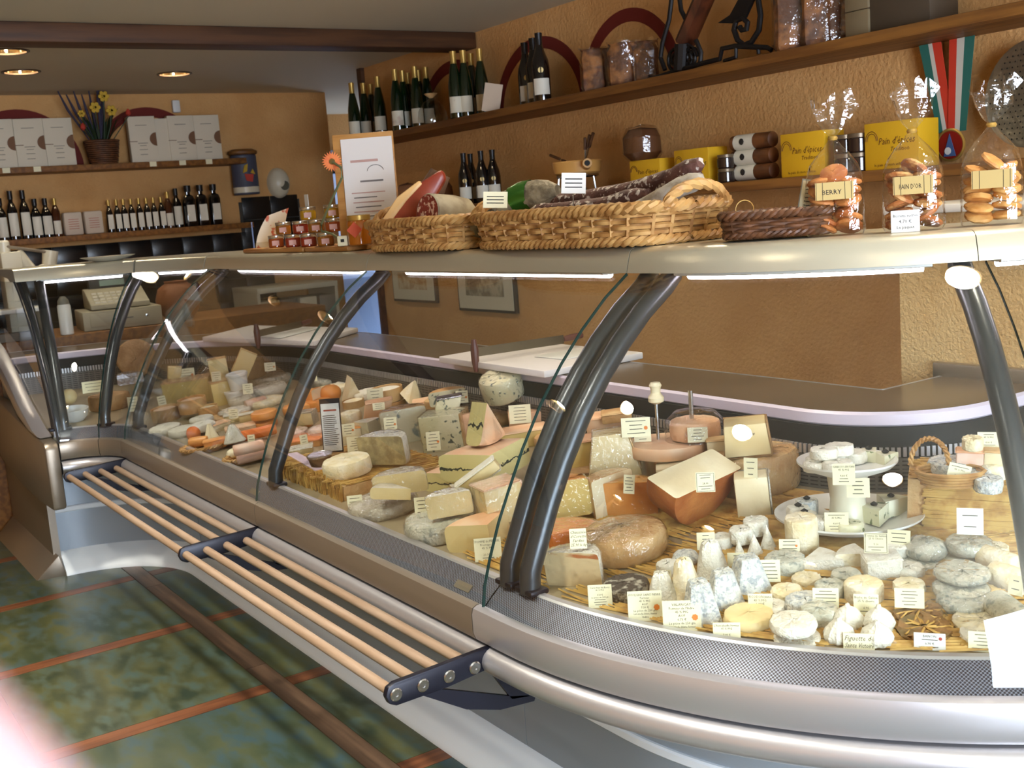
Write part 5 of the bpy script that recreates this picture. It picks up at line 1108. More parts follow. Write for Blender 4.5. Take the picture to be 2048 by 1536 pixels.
for k, p in enumerate(fl1): put_bottle('flute', (p[0], p[1], ZU), .95, '%s from left of the four gold-capped bottles above the menu sheet' % ORD[k].capitalize(), 'green flute bottles')
fl2 = [(-5.470, 3.010, 2.013), (-5.513, 3.080, 2.017), (-5.599, 3.160, 2.026), (-5.359, 3.070, 1.999), (-5.495, 3.170, 2.014), (-5.380, 3.150, 2.001)]
for k, p in enumerate(fl2): put_bottle('flute', (p[0], p[1], ZU), .95, '%s from left of the six gold-capped bottles behind the glass dome' % ORD[k].capitalize(), 'green flute bottles')
fl3 = [(-4.847, 3.000, 2.001), (-4.818, 3.040, 1.997), (-4.906, 3.140, 2.008), (-4.762, 3.100, 1.990)]
for k, p in enumerate(fl3): put_bottle('flute', (p[0], p[1], ZU), .95, '%s from left of the four gold-capped bottles beside the leaning white card' % ORD[k].capitalize(), 'green flute bottles')
bu = [(-4.405, 3.120, 1.968), (-4.284, 3.080, 1.964), (-4.152, 3.020, 1.947)]
for k, p in enumerate(bu): put_bottle('burgundy', (p[0], p[1], ZU), .95, '%s from left of three black wine bottles under the middle painted arch' % ORD[k].capitalize(), 'black wine bottles')
bl = [(-4.858, 3.020, 1.563), (-4.952, 3.120, 1.564), (-4.728, 3.040, 1.554), (-4.686, 3.080, 1.550)]
for k, p in enumerate(bl):
    o = put_bottle('burgundy', (p[0], p[1], ZL), .95, '%s from left of four half-size black bottles on the lower back shelf' % ORD[k].capitalize(), 'half-size black bottles'); o.scale = (.85, .85, .85)
t = thing('glass_dome', 'clear glass dome cover with knob on the upper back shelf', 'cover', (-5.123, 3.020, 1.821)); t.location.z = ZU
G().lathe([(.075, 0), (.078, .03), (.07, .07), (.045, .11), (.015, .128), (.008, .135)], 28, cap=False).obj('dome', M_clear, t); G().lathe([(.008, .132), (.03, .148), (.035, .155), (.0, .156)], 18).obj('knob', CH['tan'], t)
o = tag(G().box((0, 0, .065), (.085, .006, .13)).obj('leaning_card', mat('pinkish_card', (206, 186, 164), .7)), 'white card leaning beside the green bottles on the upper shelf', 'card'); o.location = (-4.535, 2.990, 1.829); o.location.z = ZU; o.rotation_euler = (0, .22, .8)
ln = [(4, .25, 'oil'), (27, .29, 'oil'), (52, .29, 'oil'), (74, .235, 'oil'), (95, .235, 'oil')]
lp = [(-7.290, 1.277, 1.550), (-7.290, 1.340, 1.545), (-7.290, 1.410, 1.540), (-7.290, 1.471, 1.530), (-7.290, 1.531, 1.526)]
for k, (p, q) in enumerate(zip(lp, ln)):
    o = put_bottle('oil', (p[0], p[1], ZL), PI/2, '%s from left of the five dark oil bottles on the left wall' % ORD[k].capitalize(), 'dark oil bottles'); s_ = q[1]/.286; o.scale = (1, 1, s_)
p = (-7.290, 1.586, 1.522); put_bottle('slim', (p[0], p[1], ZL), PI/2, 'slim pale-labelled bottle with silver cap beside the cream tins', 'slim bottles')
for k, p in enumerate([(-7.290, 1.676, 1.512), (-7.290, 1.798, 1.510)]):
    t = thing('cream_tin', ['cream paper-wrapped packet, left of two on the lower left shelf', 'cream paper-wrapped packet, right of two on the lower left shelf'][k], 'packet', (p[0], p[1], ZL), PI/2, 'cream packets')
    G().box((0, 0, .07), (.11, .07, .14)).obj('pack', mat('cream_paper', (206, 190, 172), .8), t, bevel=.012); g = G()
    for j in range(5): g.box((0, -.0355, .04+.014*j), (.06, .001, .003))
    g.obj('print', M_inkred, t, 0)
for k, p in enumerate([(-7.280, 1.901, 1.505), (-7.280, 1.950, 1.502), (-7.280, 1.993, 1.499), (-7.280, 2.039, 1.495), (-7.280, 2.089, 1.492), (-7.280, 2.136, 1.491), (-7.280, 2.181, 1.488), (-7.280, 2.229, 1.488)]):
    put_bottle('small', (p[0], p[1], ZL), PI/2, '%s from left in the row of eight small gold-capped bottles' % ORD[k].capitalize(), 'small gold-capped bottles')
p = (-7.280, 2.274, 1.488); put_bottle('slim', (p[0], p[1], ZL), PI/2, 'slim amber bottle with gold cap next to the square dark bottles', 'slim bottles')
p = (-7.300, 2.336, 1.491); o = put_bottle('oil', (p[0], p[1], ZL), PI/2, 'dark bottle with silver cap just left of the three square bottles', 'dark oil bottles')
for k, p in enumerate([(-7.270, 2.406, 1.491), (-7.270, 2.488, 1.489), (-7.270, 2.576, 1.486)]): put_bottle('square', (p[0], p[1], ZL), PI/2, '%s of three square dark bottles with big black stoppers' % ['left', 'middle', 'right'][k].capitalize(), 'square dark bottles')

# white gift boxes on the upper left shelf
M_giftw = mat('gift_box_white', (226, 214, 190), .7); M_giftb = mat('gift_box_brown', (120, 82, 52), .7)
def gift(p, label, wd=.165):
    t = thing('gift_box', label, 'box', (p[0], p[1], ZU), PI/2-.08, 'white gift boxes'); h_ = .285
    G().box((0, .04, h_/2), (wd, .08, h_)).obj('box', M_giftw, t, bevel=.002)
    n = 14; g = G(); r = .042; g.add([(wd/2-.001+r*math.cos(PI/2+PI*k/n)*1, -.0008, h_*.5+r*math.sin(PI/2+PI*k/n)) for k in range(n+1)], [tuple(range(n+1))]); g.obj('half_round_window', M_giftb, t, 0)
    g = G()
    for z, ww in ((.23, .07), (.12, .06), (.105, .04), (.08, .05), (.05, .045)): g.box((-.005, -.0006, z), (ww, .001, .004))
    g.obj('print', mat('grey_print', (150, 138, 120), .8), t, 0); G().box((-wd/2+.02, -.001, h_*.46), (.05, .002, .004)).obj('cord', M_giftb, t)
for p, l in zip([(-7.260, 1.323, 1.970), (-7.260, 1.491, 1.972), (-7.260, 1.659, 1.969), (-7.260, 2.163, 1.970), (-7.260, 2.412, 1.971), (-7.260, 2.581, 1.972)],
    ['white gift box cut by the left picture edge', 'second white gift box from the left picture edge', 'white gift box just left of the flower basket', 'white gift box with red cord just right of the flower basket', 'white gift box with blue cord, second from right', 'rightmost white gift box on the upper left shelf']): gift(p, l)
p = (-7.290, 2.292, 1.968); o = tag(G().box((0, 0, .135), (.05, .1, .27)).obj('gift_box', M_giftw), 'narrow pale box standing edge-on between two white gift boxes', 'box', 'white gift boxes'); o.location = (p[0]-.01, p[1], ZU)
for k, p in enumerate([(-7.180, 1.323, 1.810), (-7.180, 1.495, 1.811), (-7.180, 2.183, 1.818), (-7.180, 2.371, 1.819), (-7.180, 2.544, 1.821)]):
    o = tag(G().box((0, 0, 0), (.003, .042, .03)).obj('shelf_tag', M_card), '%s from left of the small cream price tags on the shelf edge' % ORD[k].capitalize(), 'price tag', 'shelf price tags'); o.location = (XL+.2425, p[1], 1.846)
# flower basket
p = (-7.250, 1.902, 1.948); t = thing('flower_basket', 'wicker basket of yellow daffodils and greenery on the upper left shelf', 'flowers', (p[0], p[1], ZU), PI/2)
g = G(); N = 40
for q in range(12): g.tube([(.10*(.8+.02*q)*math.cos(a)+.002*math.cos(10*a+q*PI), .08*(.8+.02*q)*math.sin(a), .006+.012*q) for a in [2*PI*k/N for k in range(N)]], .0066, 5, closed=True)
g.obj('basket', M_wickdark, t); M_leaf = mat('leaf_green', (44, 64, 32), .6, var=(30, 46, 24), vs=12); M_daf = mat('daffodil', (206, 166, 36), .6); M_tul = mat('tulip_red', (190, 60, 44), .6); M_lav = mat('lavender', (60, 54, 74), .8)
R = random.Random(12)
for k in range(34):
    a = R.uniform(0, 2*PI); L_ = R.uniform(.12, .26); sp2 = R.uniform(.02, .14); g = G(); d = Vector((math.cos(a), math.sin(a)*.5, 0)); sd = Vector((-math.sin(a), math.cos(a), 0))*.009
    b0 = Vector((d.x*.04, d.y*.04, .13)); m1 = b0+d*sp2*.5+Vector((0, 0, L_*.6)); m2 = b0+d*sp2+Vector((0, 0, L_*.85)); g.add([b0-sd*.5, b0+sd*.5, m1-sd, m1+sd, m2], [(0, 1, 3, 2), (2, 3, 4)]); g.obj('leaf', M_leaf, t, 60)
for (x, z, r) in ((.03, .40, .036), (-.03, .335, .036), (.065, .315, .036), (-.115, .30, .024)):
    f = G()
    for q in range(6): a = PI/3*q; f.lathe([(.001, 0), (r*.35, .002), (r*.3, .004), (.001, .005)], 8, M=TR(x+r*.6*math.cos(a), -.07, z+r*.6*math.sin(a)) @ RX(PI/2))
    f.lathe([(r*.28, 0), (r*.34, .012), (r*.2, .012), (r*.2, 0)], 10, M=TR(x, -.072, z) @ RX(PI/2)); f.obj('flower', M_daf, t); G().tube([(x*.3, -.02, .12), (x*.8, -.05, z*.7), (x, -.066, z)], .004, 5).obj('stem', M_leaf, t)
for (x, z) in ((-.115, .22), (.165, .30)): G().lathe([(.001, 0), (.016, .012), (.014, .03), (.004, .044)], 10, M=TR(x, -.07, z-.02)).obj('flower', M_tul, t); G().tube([(x*.3, -.02, .12), (x, -.07, z-.02)], .003, 5).obj('stem', M_leaf, t)
for k in range(5): x = -.22+.045*k; G().tube([(x*.3, 0, .14), (x*.8, -.01, .33), (x, -.015, .44-.02*(k % 2))], [.003, .009, .004], 6).obj('lavender_spray', M_lav, t)
for k in range(2): x = .02+.04*k; G().tube([(0, 0, .14), (x*.6, .0, .36), (x, -.01, .5)], [.003, .012, .006], 6).obj('lavender_spray', M_lav, t)
# canister and oval dispenser on the left wall
p = (-7.340, 2.839, 1.617); t = thing('wall_canister', 'slate-blue canister with wooden lid and fondue picture on the left wall', 'canister', (XL+.075, p[1], p[2]+.01), PI/2)
G().lathe([(.085, 0), (.088, .004), (.088, .255), (.08, .262)], 32, M=Matrix.Diagonal((1, .8, 1, 1))).obj('body', mat('slate_blue', (74, 78, 96), .5), t); G().lathe([(.086, .262), (.1, .27), (.1, .285), (.07, .3), (0, .3)], 32, M=Matrix.Diagonal((1, .74, 1, 1))).obj('lid', M_wood, t)
g = G(); g.lathe([(.0888, .012), (.0888, .05)], 32, M=Matrix.Diagonal((1, .805, 1, 1)), cap=False); g.obj('label_band', M_offw, t)
g = G(); g.prism([(-.02, .09), (.022, .08), (.034, .13), (-.03, .135)], -.0745, -.071, axis='y'); g.obj('red_motif', M_tul, t); g = G(); g.prism([(-.04, .14), (-.01, .15), (.0, .2), (-.025, .19)], -.0745, -.066, axis='y'); g.prism([(.012, .14), (.045, .13), (.03, .165)], -.0745, -.066, axis='y'); g.obj('yellow_motif', M_daf, t)
p = (-7.400, 3.098, 1.694); t = thing('oval_dispenser', 'white oval wall dispenser with round dark window', 'dispenser', (XL, p[1], p[2])); g = G(); g.lathe([(.105, 0), (.1, .03), (.08, .055), (.04, .072), (0, .076)], 32, M=RY(PI/2) @ Matrix.Diagonal((1.0, .76, 1, 1))); g.obj('shell', M_offw, t)
G().lathe([(.032, 0), (.032, .004), (0, .005)], 20, M=TR(.069, .02, -.02) @ RY(PI/2)).obj('window', mat('grey_window', (96, 96, 84), .2), t)

# ---------------------------------------------------------------- upper back shelf, right part
M_pack = mat('brown_snack', (150, 94, 44), .6, var=(86, 46, 20), vs=18, lo=.4, hi=.55, bump=.5, bs=30)
def packet(p, wd, hd, label, grp, yaw=.75):
    t = thing('snack_packet', label, 'packet', (p[0], p[1], ZU), yaw, grp); g = G().lathe([(wd*.46, 0), (wd*.5, .02), (wd*.47, hd*.5), (wd*.5, hd*.8), (wd*.4, hd*.95), (wd*.5, hd)], 16, M=Matrix.Diagonal((1, .5, 1, 1)), sq=4); jit(g, wd*.04, int(p[0]*1000)); g.obj('contents', M_pack, t)
    f = G().lathe([(wd*.5, .0), (wd*.54, .02), (wd*.51, hd*.5), (wd*.54, hd*.8), (wd*.46, hd*.97), (wd*.56, hd*1.06)], 14, M=Matrix.Diagonal((1, .55, 1, 1)), sq=4, cap=False); jit(f, wd*.05, int(p[0]*777)); f.obj('film', M_cello, t, 12)
M_cello = clear_mat('cellophane', (.97, .97, .97), 1.35, .05, .045, bump=.5, bs=40)
for k, p in enumerate([(-3.753, 3.000, 1.925), (-3.729, 3.050, 1.932), (-3.602, 3.020, 1.925), (-3.580, 3.070, 1.932), (-3.541, 3.100, 1.936)]): packet(p, .10, .165, '%s from left in the row of five brown snack packets under the painted arch' % ORD[k].capitalize(), 'brown snack packets')
for k, p in enumerate([(-2.691, 3.020, 1.930), (-2.589, 3.040, 1.929), (-2.523, 3.080, 1.927)]): packet(p, .13, .23, '%s of three large brown snack packets right of the iron stand' % ['left', 'middle', 'right'][k].capitalize(), 'large brown packets')
p = (-2.417, 3.050, 1.946); 
for k in range(2): o = tag(G().box((0, 0, .04), (.09, .1, .08)).obj('carton', mat('grey_carton', (120, 104, 76), .7), bevel=.003), ['lower of two grey-beige cartons on the upper shelf', 'upper of two grey-beige cartons on the upper shelf'][k], 'carton'); o.location = (p[0], p[1], ZU+.082*k)
p = (-2.286, 3.080, 1.938); o = tag(G().box((0, 0, .09), (.26, .14, .18)).obj('dark_case', mat('dark_case', (70, 58, 44), .6), bevel=.004), 'dark case at the right end of the upper back shelf', 'case'); o.location = (p[0], p[1], ZU)
# wrought-iron and wood cheese melter
c0 = Vector((-3.253, 3.030, 1.895)); c0.z = ZU; M_iron = mat('wrought_iron', (24, 20, 20), .5, .4)
t = thing('raclette_stand', 'antique wrought-iron stand with slanting wooden post on the upper shelf', 'stand', c0)
def IY(px): q = Vector(px); return q-c0
pt = lambda a: tuple(Vector(a)-c0)
G().tube([pt((-3.395, 2.990, 1.872)), pt((-3.408, 2.990, 1.860)), pt((-3.117, 2.990, 1.879)), pt((-3.014, 2.990, 1.882)), pt((-3.001, 2.990, 1.916)), pt((-2.937, 2.990, 1.915)), pt((-2.785, 2.990, 1.886)), pt((-2.767, 2.990, 1.875))], .009, 8).obj('base_bar', M_iron, t)
G().tube([pt((-2.932, 2.990, 1.914)), pt((-2.934, 2.990, 1.877)), pt((-2.994, 2.990, 1.872))], .007, 6).obj('foot_loop', M_iron, t)
G().tube([pt((-2.828, 2.990, 1.895)), pt((-2.827, 2.990, 1.871))], .007, 6).obj('foot_pin', M_iron, t)
wp0, wp1 = Vector((-3.233, 3.030, 1.974))-c0, Vector((-3.076, 3.030, 2.169))-c0; q = (wp1-wp0).normalized()
G().tube([wp0, wp1], .045, 8, flat=.7).obj('wooden_post', mat('dark_red_wood', (86, 42, 20), .45, var=(60, 28, 12), vs=6, stretch=(4, 4, .6)), t)
G().tube([pt((-3.254, 3.000, 2.167)), pt((-3.282, 3.000, 2.064)), pt((-3.325, 3.000, 1.988)), pt((-3.341, 3.000, 1.935)), pt((-3.319, 3.000, 1.886))], .009, 7).obj('iron_strap', M_iron, t)
G().tube([pt((-3.221, 3.000, 2.143)), pt((-3.214, 3.000, 2.088)), pt((-3.183, 3.000, 2.038))], .009, 7).obj('iron_strap', M_iron, t)
G().tube([pt((-3.142, 3.000, 1.968)), pt((-3.119, 3.000, 1.920)), pt((-3.128, 3.000, 1.877))], .009, 7).obj('iron_strap', M_iron, t)
for dx, rr in ((1350, .05), (1372, .055), (1384, .04)):
    cc = Vector((-3.233, 3.000, 1.910))-c0; cc.x += (dx-1360)*.0024; G().tube([(cc.x+rr*(1-k/40)*math.cos(k*.42), cc.y, cc.z+rr*(1-k/40)*math.sin(k*.42)) for k in range(30)], .007, 6).obj('scroll', M_iron, t)
G().tube([pt((-3.215, 3.000, 1.966)), pt((-3.230, 3.000, 1.873))], .03, 10).obj('heater_head', M_iron, t)
G().tube([pt((-2.832, 3.000, 2.085)), pt((-2.820, 3.000, 2.000)), pt((-2.830, 3.000, 1.952)), pt((-2.867, 3.000, 1.918)), pt((-2.903, 3.000, 1.913)), pt((-2.933, 3.000, 1.935)), pt((-2.948, 3.000, 1.972)), pt((-2.937, 3.000, 2.001)), pt((-2.903, 3.000, 2.005)), pt((-2.882, 3.000, 1.986)), pt((-2.888, 3.000, 1.965)), pt((-2.912, 3.000, 1.966)), pt((-2.921, 3.000, 1.979))], .010, 8).obj('curl', M_iron, t)
lf = [pt((-3.021, 3.000, 2.008)), pt((-2.960, 3.000, 2.025)), pt((-2.918, 3.000, 2.068)), pt((-2.886, 3.000, 2.129)), pt((-2.835, 3.000, 2.119)), pt((-2.847, 3.000, 2.055)), pt((-2.888, 3.000, 2.004)), pt((-2.942, 3.000, 1.993))]
G().prism([(a[0], a[2]) for a in lf], lf[0][1]-.006, lf[0][1]+.006, axis='y').obj('iron_leaf', M_iron, t, 0)
# ---------------------------------------------------------------- lower back shelf
M_ybox = mat('yellow_carton', (222, 172, 28), .55); M_yprint = mat('brown_print', (92, 48, 20), .7)
def ybox(p, L_, H_, label):
    t = thing('gingerbread_box', label, 'box', (p[0], 2.985, ZL), 0, 'yellow gingerbread boxes'); D_ = .10
    G().box((0, D_/2, H_/2), (L_, D_, H_)).obj('carton', M_ybox, t, bevel=.002); g = G(); s = H_*.21
    put_text(g, "Pain d'épices", L_*.1, H_*.60, s, -.001, maxw=L_*.66, slant=.25); put_text(g, 'Tradition', L_*.16, H_*.42, s*.62, -.001, maxw=L_*.45, slant=.25); put_text(g, 'le pain de mon enfance', -L_*.02, H_*.10, s*.42, -.001, maxw=L_*.78)
    g.obj('lettering', M_yprint, t, 0); g = G()
    for k in range(2): g.tube([(-L_*.36+.05*L_*(3+k)*.6*math.cos(a), -.001, H_*.62+.16*H_*(1+.3*k)*math.sin(a)) for a in [PI*j/10 for j in range(11)]], .001, 4)
    g.obj('loaf_drawing', M_yprint, t, 0)
ybox((-3.452, 2.985, 1.499), .18, .115, 'yellow gingerbread carton below the wrapped round loaf, leftmost')
ybox((-3.185, 2.985, 1.491), .185, .135, 'yellow gingerbread carton second from left, beside the small dark jars')
ybox((-2.643, 2.985, 1.497), .19, .145, 'yellow gingerbread carton third from left, behind the first biscuit bag')
ybox((-2.286, 2.985, 1.501), .20, .145, 'yellow gingerbread carton rightmost, behind the second biscuit bag')
p = (-3.522, 3.040, 1.600); t = thing('wrapped_loaf', 'dark round loaf in shiny film on the leftmost yellow carton', 'loaf', (p[0], 3.04, ZL+.116)); jit(G().lathe([(.05, 0), (.075, .03), (.075, .09), (.055, .12), (.001, .13)], 22), .003, 3).obj('loaf', mat('dark_loaf', (96, 58, 30), .6), t); jit(G().lathe([(.06, 0), (.082, .03), (.083, .09), (.06, .128), (.001, .14)], 18), .005, 4).obj('film', M_cello, t, 20)
M_djar = mat('dark_jar', (40, 28, 26), .15, coat=.5); M_lid = mat('jar_lid', (120, 104, 84), .35, .5)
def minijar(loc, label, r=.032, h=.05, m=None):
    t = thing('small_jar', label, 'jar', loc, group='small dark jars'); G().lathe([(r*.9, 0), (r, .004), (r, h*.72), (r*.88, h*.8)], 18).obj('jar', m or M_djar, t); G().lathe([(r*.92, h*.78), (r*.94, h*.98), (r*.9, h), (0, h)], 18).obj('lid', M_lid, t); return t
p = (-3.019, 3.000, 1.488)
for k in range(2): minijar((p[0], 3.0, ZL+.051*k), ['lower of two small dark jars between the yellow carton and the rolls', 'upper of two small dark jars between the yellow carton and the rolls'][k])
for i_, p in enumerate([(-2.477, 3.000, 1.484), (-2.425, 3.000, 1.483)]):
    for k in range(2): minijar((p[0], 3.0+.005*i_, ZL+.061*k), '%s %s dark jar of four stacked between the two larger yellow cartons' % (['lower', 'upper'][k], ['left', 'right'][i_]), .036, .06)
for k, p in enumerate([(-2.917, 3.030, 1.471)]*3):
    t = thing('wrapped_roll', ['bottom of three stacked brown rolls with white labels', 'middle of three stacked brown rolls with white labels', 'top of three stacked brown rolls with white labels'][k], 'roll', (p[0]+.0, 3.04, ZL+.030+.054*k), 0, 'stacked brown rolls')
    G().lathe([(.018, -.10), (.027, -.095), (.028, 0), (.027, .095), (.018, .10)], 18, M=RY(PI/2)).obj('roll', mat('brown_roll', (120, 72, 36), .5, var=(90, 52, 26), vs=14), t); G().lathe([(.0287, -.075), (.0287, .02)], 18, M=RY(PI/2), cap=False).obj('label', M_labelplain, t); G().lathe([(.01, 0), (.012, .001), (0, .0012)], 8, M=TR(-.03, -.0285, .002) @ RX(PI/2)).obj('motif', M_ink, t)
p = (-3.934, 3.020, 1.539); t = thing('fondue_set', 'beige fondue pot on a metal stand with brown-handled forks', 'fondue set', (p[0], 3.02, ZL))
G().lathe([(.085, .085), (.1, .095), (.108, .14), (.104, .145), (.095, .142), (.08, .095), (0, .092)], 30).obj('pot', mat('beige_glaze', (206, 154, 84), .4), t); G().tube([(.09, -.02, .12), (.15, -.06, .128)], .02, 12).obj('pot_handle', mat('beige_glaze', (206, 154, 84), .4), t); G().lathe([(.012, 0), (.012, .002), (0, .002)], 14, M=TR(.152, -.062, .128) @ RZ(-.6) @ RY(PI/2)).obj('handle_hole', M_dark, t)
G().lathe([(.085, .075), (.092, .078), (.092, .085), (.085, .085)], 30, cap=False).obj('stand_ring', M_steel, t)
for k in range(3): a = 2*PI*k/3-.5; G().tube([(.088*math.cos(a), .088*math.sin(a), .08), (.1*math.cos(a), .1*math.sin(a), 0)], .005, 6).obj('leg', M_steel, t)
G().lathe([(.03, 0), (.035, .005), (.035, .03), (.02, .04)], 16).obj('burner', M_black, t)
for k, (a, l) in enumerate(((-2.9, .13), (-1.9, .05), (.2, .1), (.45, .12), (.65, .14))):
    d = Vector((math.sin(a) if k > 1 else -abs(math.sin(a))-.6*(k == 0), -.1, .8 if k > 1 else .3)).normalized(); b0 = Vector((.06 if k > 1 else -.05, 0, .14)); f = G(); f.tube([b0, b0+d*l*.5], .003, 6); f.obj('fork_shaft', M_steel, t); G().tube([b0+d*l*.5, b0+d*l], .0065, 6).obj('fork_handle', M_beam, t)
for k, p in enumerate([(-5.503, 3.050, 1.506), (-5.218, 3.080, 1.503)]): o = tag(jit(G().lathe([(.06, 0), (.07, .02), (.07, .1), (.05, .13), (.001, .14)], 18), .004, k).obj('brown_package', mat('brown_wrap', (120, 74, 40), .6)), ['brown wrapped package behind the menu board, left of two', 'brown wrapped package behind the ham, right of two'][k], 'package'); o.location = (p[0], p[1], ZL)
# medal and skimmer
ct_ = Vector((-2.215, 3.190, 1.503)); t = thing('prize_medal', 'gold prize medal with red enamel hanging on a green, white and red ribbon', 'medal', ct_)
G().lathe([(.048, 0), (.052, .003), (.052, .006), (.046, .008), (.044, .006), (0, .006)], 32, M=RX(PI/2)).obj('medallion', M_gold, t); G().lathe([(.043, .0062), (.043, .0085), (0, .009)], 28, M=RX(PI/2)).obj('enamel', mat('red_enamel', (140, 34, 24), .3), t)
G().prism([(-.022, -.035), (0, .035), (.022, -.035)], -.011, -.009, axis='y').obj('blue_peak', mat('blue_enamel', (76, 104, 150), .3), t, 0); G().lathe([(.012, 0), (.012, .001), (0, .0015)], 10, M=TR(-.006, -.0105, -.018) @ RX(PI/2)).obj('white_figure', M_white, t)
def strip(a0, a1, b0, b1, m, y): G().add([(a0[0], y, a0[1]), (a1[0], y, a1[1]), (b1[0], y, b1[1]), (b0[0], y, b0[1]), (a0[0], y+.0015, a0[1]), (a1[0], y+.0015, a1[1]), (b1[0], y+.0015, b1[1]), (b0[0], y+.0015, b0[1])], [(0, 1, 2, 3), (4, 5, 6, 7), (0, 1, 5, 4), (1, 2, 6, 5), (2, 3, 7, 6), (3, 0, 4, 7)]).obj('ribbon_stripe', m, t, 0)
M_rg, M_rw, M_rr = mat('ribbon_green', (42, 104, 92), .7), mat('ribbon_white', (206, 200, 186), .7), mat('ribbon_red', (206, 58, 34), .7); zt = 1.824-ct_.z; sx = .00245
for (xa, xb, ya, yb, m) in ((-46, -32, -20, -12, M_rg), (-32, -26, -12, -6, M_rw), (-26, -13, -6, 4, M_rr), (0, 11, -4, 6, M_rr), (11, 22, 6, 13, M_rw), (22, 36, 13, 22, M_rg)): strip((xa*sx, zt), (xb*sx, zt), (ya*sx, .04), (yb*sx, .04), m, -.004 if xa >= 0 else -.001)
p = (-1.920, 3.120, 1.601); t = thing('skimmer_disc', 'big perforated metal skimmer disc leaning on the lower shelf, at the right edge', 'skimmer', (p[0], 3.13, ZL), -.1); r = .155; t.rotation_euler = (-.08, 0, -.1)
g = G(); g.lathe([(r*.98, 0), (r, .002), (r, .006), (r*.98, .006), (r*.9, .002), (0, .0)], 48, M=TR(0, 0, r+.03) @ RX(PI/2)); g.obj('disc', mat('worn_tin', (150, 146, 136), .3, .9, bump=.5, bs=18), t)
g = G()
for i_ in range(-8, 9):
    for j in range(-8, 9):
        x, z = i_*.018+(j % 2)*.009, j*.016
        if math.hypot(x, z) < r*.9: g.lathe([(.0028, 0), (0, .0002)], 7, M=TR(x, -.0072, r+.03+z) @ RX(PI/2))
tag(g.obj('perforations', M_dark, t, 0), kind='stuff')


# ---------------------------------------------------------------- on the canopy
ZT = 1.3125
def rounded(L_, W_, n=72, e=4.5): return [(L_/2*math.copysign(abs(math.cos(a))**(2/e), math.cos(a)), W_/2*math.copysign(abs(math.sin(a))**(2/e), math.sin(a))) for a in [2*PI*k/n for k in range(n)]]
def resample(pts, n):
    P = [Vector((p[0], p[1])) for p in pts]+[Vector((pts[0][0], pts[0][1]))]; cum = [0]
    for i in range(len(P)-1): cum.append(cum[-1]+(P[i+1]-P[i]).length)
    out = []; j = 0
    for k in range(n):
        s = cum[-1]*k/n
        while cum[j+1] < s: j += 1
        f = (s-cum[j])/(cum[j+1]-cum[j]); out.append(P[j].lerp(P[j+1], f))
    return out, cum[-1]
def basket(name, label, loc, yaw, L_, W_, H_, m, rows, rr, rim=True, ends=False):
    t = thing(name, label, 'basket', loc, yaw); pts, per = resample(rounded(L_, W_), 160); n = len(pts); ns = int(per/.05)//2*2 if rr > .005 else int(per/.034)//2*2
    nr = [Vector((pts[(i+1) % n].y-pts[i-1].y, -(pts[(i+1) % n].x-pts[i-1].x))).normalized() for i in range(n)]
    g = G()
    for q in range(rows):
        f = .93+.07*q/rows; z = .016+(H_-.026)*q/(rows-1)
        g.tube([(pts[i].x*f+nr[i].x*rr*.9*math.sin(2*PI*ns/2*i/n+q*PI), pts[i].y*f+nr[i].y*rr*.9*math.sin(2*PI*ns/2*i/n+q*PI), z) for i in range(n)], rr, 5, closed=True)
    tag(g.obj('weave', m, t), kind='stuff'); g = G()
    for k in range(ns): i = int(n*k/ns); g.tube([(pts[i].x*.93, pts[i].y*.93, .004), (pts[i].x, pts[i].y, H_)], rr*.8, 5)
    tag(g.obj('stakes', m, t), kind='stuff')
    G().add([(p.x*.92, p.y*.92, .008) for p in pts], [tuple(range(n))]).obj('bottom', m, t, 0)
    for nm, z, sc_, R_ in (('rim', H_+.004, 1.01, rr*2.1), ('braided_foot', .012, .95, rr*1.7)):
        g = G()
        for ph in (0, 2*PI/3, 4*PI/3): g.tube([(pts[i].x*sc_+nr[i].x*R_*.55*math.cos(2*PI*ns*.8*i/n+ph), pts[i].y*sc_+nr[i].y*R_*.55*math.cos(2*PI*ns*.8*i/n+ph), z+R_*.55*math.sin(2*PI*ns*.8*i/n+ph)) for i in range(n)], R_*.62, 6, closed=True)
        g.obj(nm, m, t)
    if ends:
        for sx in (-1, 1):
            g = G()
            for ph in (0, PI): g.tube([(sx*(L_/2+.004+.0+.012*math.sin(b)+.004*math.cos(9*b+ph)), W_*.28*math.cos(b), H_+(.045+.004*math.sin(9*b+ph))*math.sin(b)) for b in [PI*k/24 for k in range(25)]], rr*1.5, 6)
            g.obj('handle', m, t)
    return t
basket('wicker_basket', 'pale wicker basket with ham and cut salami, left of two on the canopy', (-2.86, 1.70, ZT), 0, .56, .30, .078, M_wick, 5, .0066, ends=True)
basket('wicker_basket', 'pale wicker basket heaped with dry sausages, right of two on the canopy', (-2.17, 1.70, ZT), 0, .72, .31, .078, M_wick, 5, .0066, ends=True)
# meats
M_ham = mat('cured_ham', (138, 52, 34), .35, var=(164, 72, 44), vs=7); M_fat = mat('ham_fat', (226, 182, 120), .45); M_rindd = mat('ham_rind', (78, 56, 44), .5, var=(110, 84, 64), vs=9)
M_salcut = mat('salami_cut', (128, 48, 36), .5, spots=(214, 176, 150), ss=70, sthr=.54); M_salskin = mat('salami_skin', (130, 116, 92), .75, var=(160, 148, 122), vs=16); M_saus = mat('dry_sausage', (96, 62, 52), .65, var=(70, 40, 34), vs=24, spots=(196, 184, 172), ss=60, sthr=.6, bump=.5, bs=60)
M_wsaus = mat('white_moulded_sausage', (206, 200, 188), .8, var=(170, 156, 136), vs=24, bump=.4, bs=60); M_speck = mat('speckled_sausage', (150, 138, 112), .75, var=(112, 100, 78), vs=40, bump=.5, bs=70); M_gfoil = mat('green_foil', (60, 116, 40), .25, .5)
